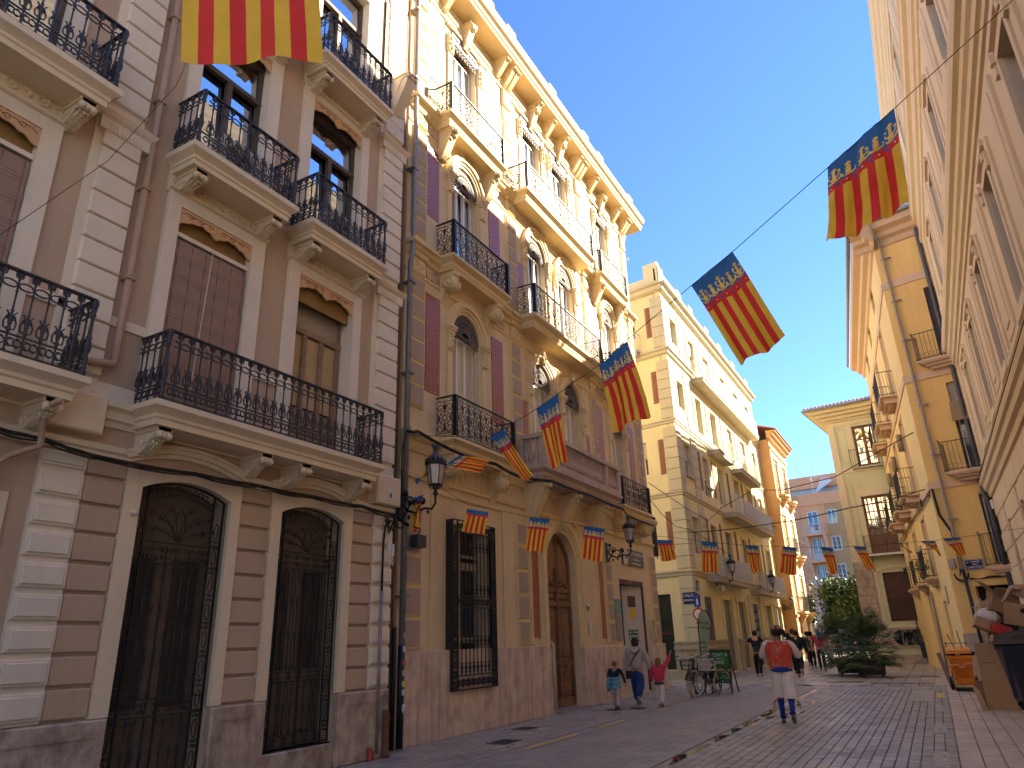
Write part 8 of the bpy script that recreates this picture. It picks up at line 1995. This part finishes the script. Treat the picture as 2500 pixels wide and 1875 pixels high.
b = M(); b.tube([(-.32, -.26, .66), (-.2, -.29, .63), (-.08, -.30, .66), (-.05, -.31, .60), (.02, -.33, .57), (.08, -.31, .62), (.04, -.31, .68), (.12, -.30, .67), (.28, -.27, .68)], .022, 7); b.build('knotted_strap', mat('pale orange rubber', (.75, .38, .20), rough=.6), OC)
b = M()
for x in (-.24, .24): b.tube([(x, .30, .05), (x, .30, 1.22)], .014, 5)
for z_ in (.3, .7, 1.18): b.bar((-.24, .30, z_), (.24, .30, z_), .012)
b.box(-.24, .24, -.28, .28, .04, .075)
for i in range(6): b.box(-.26+i*.10, -.24+i*.10, -.36, .30, .02, .04)
for y in (-.34, -.2): b.box(-.26, .26, y, y+.02, .0, .03)
b.build('trolley', BLACK, OC)
for x in (-.30, .30): q = M(); q.tube([(x-.03, .25, .17), (x+.03, .25, .17)], .17, 14); q.build('wheel', TYRE, OC)
b = M(); b.tube([(-.02, -.18, .85), (-.16, .1, 1.42)], .013, 5); b.tube([(.12, -.15, .85), (.08, .1, 1.5)], .013, 5); b.build('broom_handle', mat('brown broom handle', (.16, .06, .03), rough=.5), OC)
CARD = mat('brown cardboard', (.40, .26, .15), rough=.9, var=.1, scale=3); CARDD = mat('dark cardboard', (.28, .17, .10), rough=.9, var=.12, scale=3); CARDL = mat('pale cardboard', (.52, .37, .23), rough=.9, var=.08, scale=4)
def sheet3(pts, t=.006):
    P = [Vector(p) for p in pts]; n = (P[1]-P[0]).cross(P[2]-P[1]).normalized()*t; k = len(P); b = M(); b.add([tuple(p) for p in P]+[tuple(p+n) for p in P], [tuple(range(k)), tuple(range(2*k-1, k-1, -1))]+[(i, (i+1) % k, k+(i+1) % k, k+i) for i in range(k)]); return b
# big dark wheeled container with boxes heaped on it
NAVY = mat('navy plastic', (.016, .022, .05), rough=.4, var=.2, scale=6); LIDP = mat('grey brown lid plastic', (.10, .085, .085), rough=.35, var=.15, scale=6)
WC = thing('waste_container', 'large dark navy wheeled waste container with a greyish lid', 'waste container', (18.55, -1.58, .04), 0)
def cz(z0, x0, x1, y0, y1, z1, X0, X1, Y0, Y1, b): b.add([(x0, y0, z0), (x1, y0, z0), (x1, y1, z0), (x0, y1, z0), (X0, Y0, z1), (X1, Y0, z1), (X1, Y1, z1), (X0, Y1, z1)], [(0, 1, 5, 4), (1, 2, 6, 5), (2, 3, 7, 6), (3, 0, 4, 7), (0, 3, 2, 1), (4, 5, 6, 7)])
b = M(); cz(.16, -.28, .75, -.40, .44, 1.16, -.38, .85, -.55, .56, b)
for y in (-.46, -.15, .17, .44):
    cz(.22, -.33, -.28, y-.02, y+.05, 1.14, -.43, -.36, y-.03, y+.06, b)
b.box(-.42, .88, -.60, .62, 1.14, 1.20); b.box(-.44, .90, -.62, .64, 1.24, 1.29); b.build('container_body', NAVY, WC)
b = M(); cz(.16, -.31, -.27, .34, .46, 1.14, -.42, -.36, .44, .60, b); b.build('corner_rib', LIDP, WC)
b = M(); n = 8
for i in range(n):
    a0, a1 = PI*i/n, PI*(i+1)/n
    b.add([(-.46, -.62*math.cos(a0), 1.29+.20*math.sin(a0)**.6), (.90, -.62*math.cos(a0), 1.29+.20*math.sin(a0)**.6), (.90, -.62*math.cos(a1), 1.29+.20*math.sin(a1)**.6), (-.46, -.62*math.cos(a1), 1.29+.20*math.sin(a1)**.6)], [(0, 1, 2, 3)])
b.add([(-.455, -.62*math.cos(PI*i/12), 1.28+.20*max(0, math.sin(PI*i/12))**.6) for i in range(13)], [tuple(range(13))]); b.box(-.50, -.44, -.64, .64, 1.24, 1.30); b.tube([(-.55, -.3, 1.36), (-.60, -.25, 1.42), (-.60, .25, 1.42), (-.55, .3, 1.36)], .02, 6); b.build('container_lid', LIDP, WC)
for x in (-.2, .7):
    for y in (-.36, .38): q = M(); q.tube([(x, y-.03, .09), (x, y+.03, .09)], .09, 12); q.box(x-.03, x+.03, y-.04, y+.04, .09, .18); q.build('wheel', TYRE, WC)
o = sheet3([(18.18, -.60, .04), (18.24, -1.14, .04), (18.20, -.96, 1.30), (18.16, -.62, 1.31)]).build('cardboard_sheet', CARD, None, label='tall flat sheet of brown cardboard leaning against the navy container', cat='cardboard')
sheet3([(18.15, -.615, .92), (18.21, -.965, .93), (18.205, -.965, .94), (18.145, -.615, .93)], .003).build('fold_line', CARDD, o)
sheet3([(18.05, -.40, .55), (18.08, -.50, .04), (18.1, -.60, .04), (18.1, -.52, .42)]).build('cardboard_flap', CARDL, None, label='small crumpled cardboard flap at the foot of the tall cardboard sheet', cat='cardboard')
sheet3([(18.3, -.48, .60), (18.32, -.62, .58), (18.3, -.64, .06), (18.28, -.5, .06)]).build('cardboard_flap', CARDD, None, label='dark folded cardboard scrap tucked behind the tall cardboard sheet', cat='cardboard')
def box3(nm, label, c, dims, rot, mt, openf=None, extra=None, cat='cardboard box'):
    x, y, z_ = [d/2 for d in dims]; b = M(); t = .006
    T = thing(nm, label, cat, c, rot=rot, group='cardboard boxes heaped on the container')
    if openf:
        b.box(-x, x, -y, y, -z_, -z_+t); b.box(-x, -x+t, -y, y, -z_, z_); b.box(x-t, x, -y, y, -z_, z_); b.box(-x, x, -y, -y+t, -z_, z_); b.box(-x, x, y-t, y, -z_, z_)
        b.build('box_body', mt, T); f = M()
        f.add([(-x, -y, z_), (x, -y, z_), (x, -y-y*.9, z_+y*.35), (-x, -y-y*.9, z_+y*.35)], [(0, 1, 2, 3)]); f.add([(-x, y, z_), (x, y, z_), (x, y+y*.8, z_+y*.6), (-x, y+y*.8, z_+y*.6)], [(0, 1, 2, 3)])
        f.add([(-x, -y, z_), (-x, y, z_), (-x-x*.6, y, z_+x*.3), (-x-x*.6, -y, z_+x*.3)], [(0, 1, 2, 3)]); f.build('box_flap', CARDL, T)
    else:
        b.box(-x, x, -y, y, -z_, z_); b.build('box_body', mt, T)
        q = M(); q.box(-x-.001, x+.001, -.02, .02, z_, z_+.002); q.box(-x-.002, -x, -.02, .02, z_-.1, z_); q.build('packing_tape', mat('brown tape', (.34, .22, .13), rough=.3, var=0), T)
    return T
rb_ = box3('cardboard_box', 'tilted white and red printed box lying on the lid rim of the navy container', (18.55, -1.02, 1.60), (.42, .62, .20), (.45, .1, .1), CARD)
M().box(-.212, -.2105, -.30, .05, -.10, .10).box(-.212, .212, -.312, -.3105, -.1, .1).build('red_print', mat('red box print', (.45, .03, .02), rough=.6), rb_); q = M(); q.poly([(0, 0), (.01, 0), (.01, .01)], 0, .001)
box3('cardboard_box', 'largest plain cardboard box of the heap, with a hand hole', (18.75, -1.62, 1.82), (.5, .62, .44), (.22, .0, -.1), CARD)
b = M(); b.ball((18.49, -1.66, 1.90), .05, 8, 5, .3, 1.6, 1); b.build('hand_hole', DARKIN, None, label='dark hand hole in the side of the largest cardboard box', cat='box hole')
box3('cardboard_box', 'dark cardboard box in the middle of the heap, turned corner first', (18.72, -1.20, 1.98), (.36, .36, .32), (.5, .25, .5), CARDD)
box3('cardboard_box', 'open cardboard box on top of the heap, with its flaps spread', (18.95, -1.38, 2.22), (.42, .48, .24), (.15, -.1, .25), CARDD, True)
box3('cardboard_box', 'pale narrow cardboard box standing behind the white bag', (18.95, -1.0, 1.98), (.2, .18, .32), (.1, .05, .1), CARDL)
sheet3([(18.6, -1.30, 2.08), (18.6, -1.52, 2.40), (18.66, -1.60, 2.42), (18.68, -1.34, 2.06)], .012).build('white_board', WHITEF, None, label='white board edge sticking up through the open box', cat='board')
sheet3([(18.5, -1.72, 2.12), (18.7, -1.9, 2.42), (19.0, -1.62, 2.45), (18.8, -1.45, 2.3)]).build('cardboard_flap', CARDD, None, label='dark cardboard flap sticking out at the top of the heap', cat='cardboard')
sheet3([(18.6, -.98, 2.10), (18.6, -1.05, 2.15), (18.6, -1.14, 2.02), (18.6, -1.03, 2.03)]).build('cardboard_flap', CARDL, None, label='torn cardboard corner above the white bag', cat='cardboard')
random.seed(2); b = M()
def bg_(u, v):
    a = 2*PI*u; p = PI*v; r = .185*(1+.10*math.sin(5*a+3*v)+.08*math.sin(9*a-7*v)+.05*math.sin(17*a+13*v)); return (18.62+r*.8*math.sin(p)*math.cos(a), -1.0+r*1.15*math.sin(p)*math.sin(a), 1.80+r*.95*math.cos(p))
b.grid(bg_, 30, 18); bo = b.build('plastic_bag', mat('white plastic bag', (.62, .60, .60), rough=.4, var=.1, scale=8), None, label='crumpled white plastic bag printed PARK, wedged under the cardboard boxes', cat='plastic bag')
text('PARK', .075, 'bag_lettering', mat('grey bag print', (.22, .21, .2), var=0), bo, (18.445, -1.0, 1.74), rot=(PI/2, 0, -PI/2), ext=.004)
b = M(); b.tube([(18.55, -.80, 2.0), (18.55, -.86, 2.10), (18.6, -.96, 2.18)], .01, 5); b.tube([(18.55, -.80, 2.0), (18.56, -.80, 1.8)], .01, 5); b.build('white_strap', WHITEF, None, label='thin white packing strap hanging beside the white bag', cat='strap')
sheet3([(24.2, .12, .97), (24.25, .02, .99), (24.3, -.16, .05), (24.25, -.05, .04)], .02).build('plank', mat('grey weathered board', (.30, .25, .20), rough=.8, var=.2, scale=8), None, label='grey weathered plank leaning beside the orange bin', cat='plank')
sheet3([(23.5, -.72, .62), (23.55, -.95, .55), (23.5, -.9, .38), (23.45, -.70, .40)]).build('cardboard_flap', CARDL, None, label='pale cardboard piece behind the orange bin', cat='cardboard')
# litter bin on a post by the ochre wall
LB = thing('litter_bin', 'dark blue grey litter bin with a domed hood by the ochre wall', 'litter bin', (42.6, .62, 0), math.radians(-90))
b = M(); cz(.28, -.20, .20, -.16, .16, 1.02, -.25, .25, -.2, .2, b); LBM = mat('blue grey bin', (.025, .035, .06), rough=.4, var=.1); b.build('bin_body', LBM, LB)
b = M(); b.box(-.24, -.18, -.18, .18, 1.02, 1.26); b.box(.18, .24, -.18, .18, 1.02, 1.26); b.strip(arc(0, 1.20, .27, 180, 0, 10, .12), arc(0, 1.20, .24, 180, 0, 10, .08), -.22, .22); b.box(-.06, .06, .18, .26, 0, 1.3); b.build('bin_hood', LBM, LB)
# left foreground details
b = M(); b.lathe([(.075, 0), (.075, .05), (.062, .08), (.062, .50), (.075, .53), (.075, .58), (.05, .62), (.05, .66), (.03, .67)], 0, 0, 12); b.build('bollard', mat('rusty cast bollard', (.16, .07, .035), rough=.8, var=.35, scale=14), None, loc=(9.52, 7.72, 0), label='short rusty round bollard at the foot of the downpipes', cat='bollard')
b = M(); b.lathe([(.035, 0), (.04, .02), (.035, .16), (.04, .18)], 0, 0, 8); b.lathe([(.03, 0), (.03, .13)], .07, .02, 8); b.build('pipe_stub', mat('red pipe plug', (.42, .09, .05), rough=.6, var=.2), None, loc=(9.16, 7.70, 0), label='pair of small red pipe stubs at the foot of the plinth', cat='pipe stub')
def ac(label, loc, w_=.80):
    T = thing('air_conditioner', label, 'air conditioner', loc, 0, 'air conditioners on the balconies'); b = M(); b.bev(-w_/2, w_/2, -.14, .14, 0, .56, .02); b.build('casing', mat('beige ac casing', (.52, .46, .38), rough=.5, var=.08), T)
    g_ = M(); c = -.12
    for k in range(6): g_.tube([(c+(.04+.035*k)*math.cos(a), -.145, .28+(.04+.035*k)*math.sin(a)) for a in [i*2*PI/16 for i in range(17)]], .005, 4)
    for k in range(3): g_.add([(c, -.142, .28)]+[(c+.2*math.cos(2*PI*k/3+t), -.142, .28+.2*math.sin(2*PI*k/3+t)) for t in (0, .4, .8)], [(0, 1, 2, 3)])
    g_.build('fan_grille', BLACK, T)
    for k in range(9): pass
ac('beige air conditioner on the balcony over the brown roller blind', (5.62, 7.60, 8.0)); ac('beige air conditioner on the balcony over the curtained wooden door', (7.75, 7.60, 8.0)); ac('small beige air conditioner on the top balcony behind the nearest flag', (7.7, 7.60, 11.44), .7)
# plants on the ochre building's balconies
def potplant(label, loc, n, r, seed, flower=None):
    random.seed(seed); T = thing('potted_plant', label, 'plant', loc, 0); M().lathe([(.10, 0), (.14, .22), (.15, .24)], 0, 0, 10).build('pot', mat('terracotta', (.35, .13, .07), rough=.8, var=.1), T); b = M()
    for i in range(n):
        p = Vector((random.gauss(0, r*.45), random.gauss(0, r*.35), .3+abs(random.gauss(0, r*.5))-(.35 if random.random() < .25 else 0))); u = Vector((random.uniform(-1, 1), random.uniform(-1, 1), random.uniform(-1, 1))).normalized()*.05; w_ = u.orthogonal().normalized()*.025; b.add([tuple(p-u), tuple(p-w_), tuple(p+u), tuple(p+w_)], [(0, 1, 2, 3)])
    b.build('leaves', LG1, T, kind='stuff')
    if flower:
        b = M()
        for i in range(14): b.ball((random.gauss(0, r*.4), random.gauss(0, r*.3), .35+abs(random.gauss(0, r*.4))), .03, 5, 3)
        b.build('blossom', flower, T)
potplant('trailing plant on the low balcony of the ochre street front, nearest one', (32.2, .02, 3.45), 260, .38, 3, mat('pink blossom', (.55, .12, .16), var=0)); potplant('bushy plant hanging from the middle balcony of the ochre street front', (36.6, .30, 6.5), 300, .42, 4)
potplant('plant on the small balcony close to the beige building', (27.75, -2.45, 3.47), 90, .2, 5); potplant('red flowering plant at the end of the long concrete balcony', (46.6, 7.75, 7.5), 240, .35, 6, mat('red blossom', (.6, .03, .02), var=0))
q = M()
for i in range(5):
    for s in (-1, 1): q.bar((0, -1.0+.5*i, 0), (0, -1.0+.5*i, .01), .01)
q = M(); q.bar((0, 0, 0), (0, 0, 2.2), .03)
for z_ in (2.1, 1.9, 1.7, 1.5): q.bar((0, -.4, z_), (0, .4, z_), .012)
for y in (-.35, -.2, 0, .2, .35): q.bar((-.15, y, 1.8), (.15, y, 1.8), .01)
q.build('roof_aerial', GPIPE, None, loc=(30.8, 10.4, 18.1), label='television aerial on the roof corner of the pale yellow building', cat='aerial')
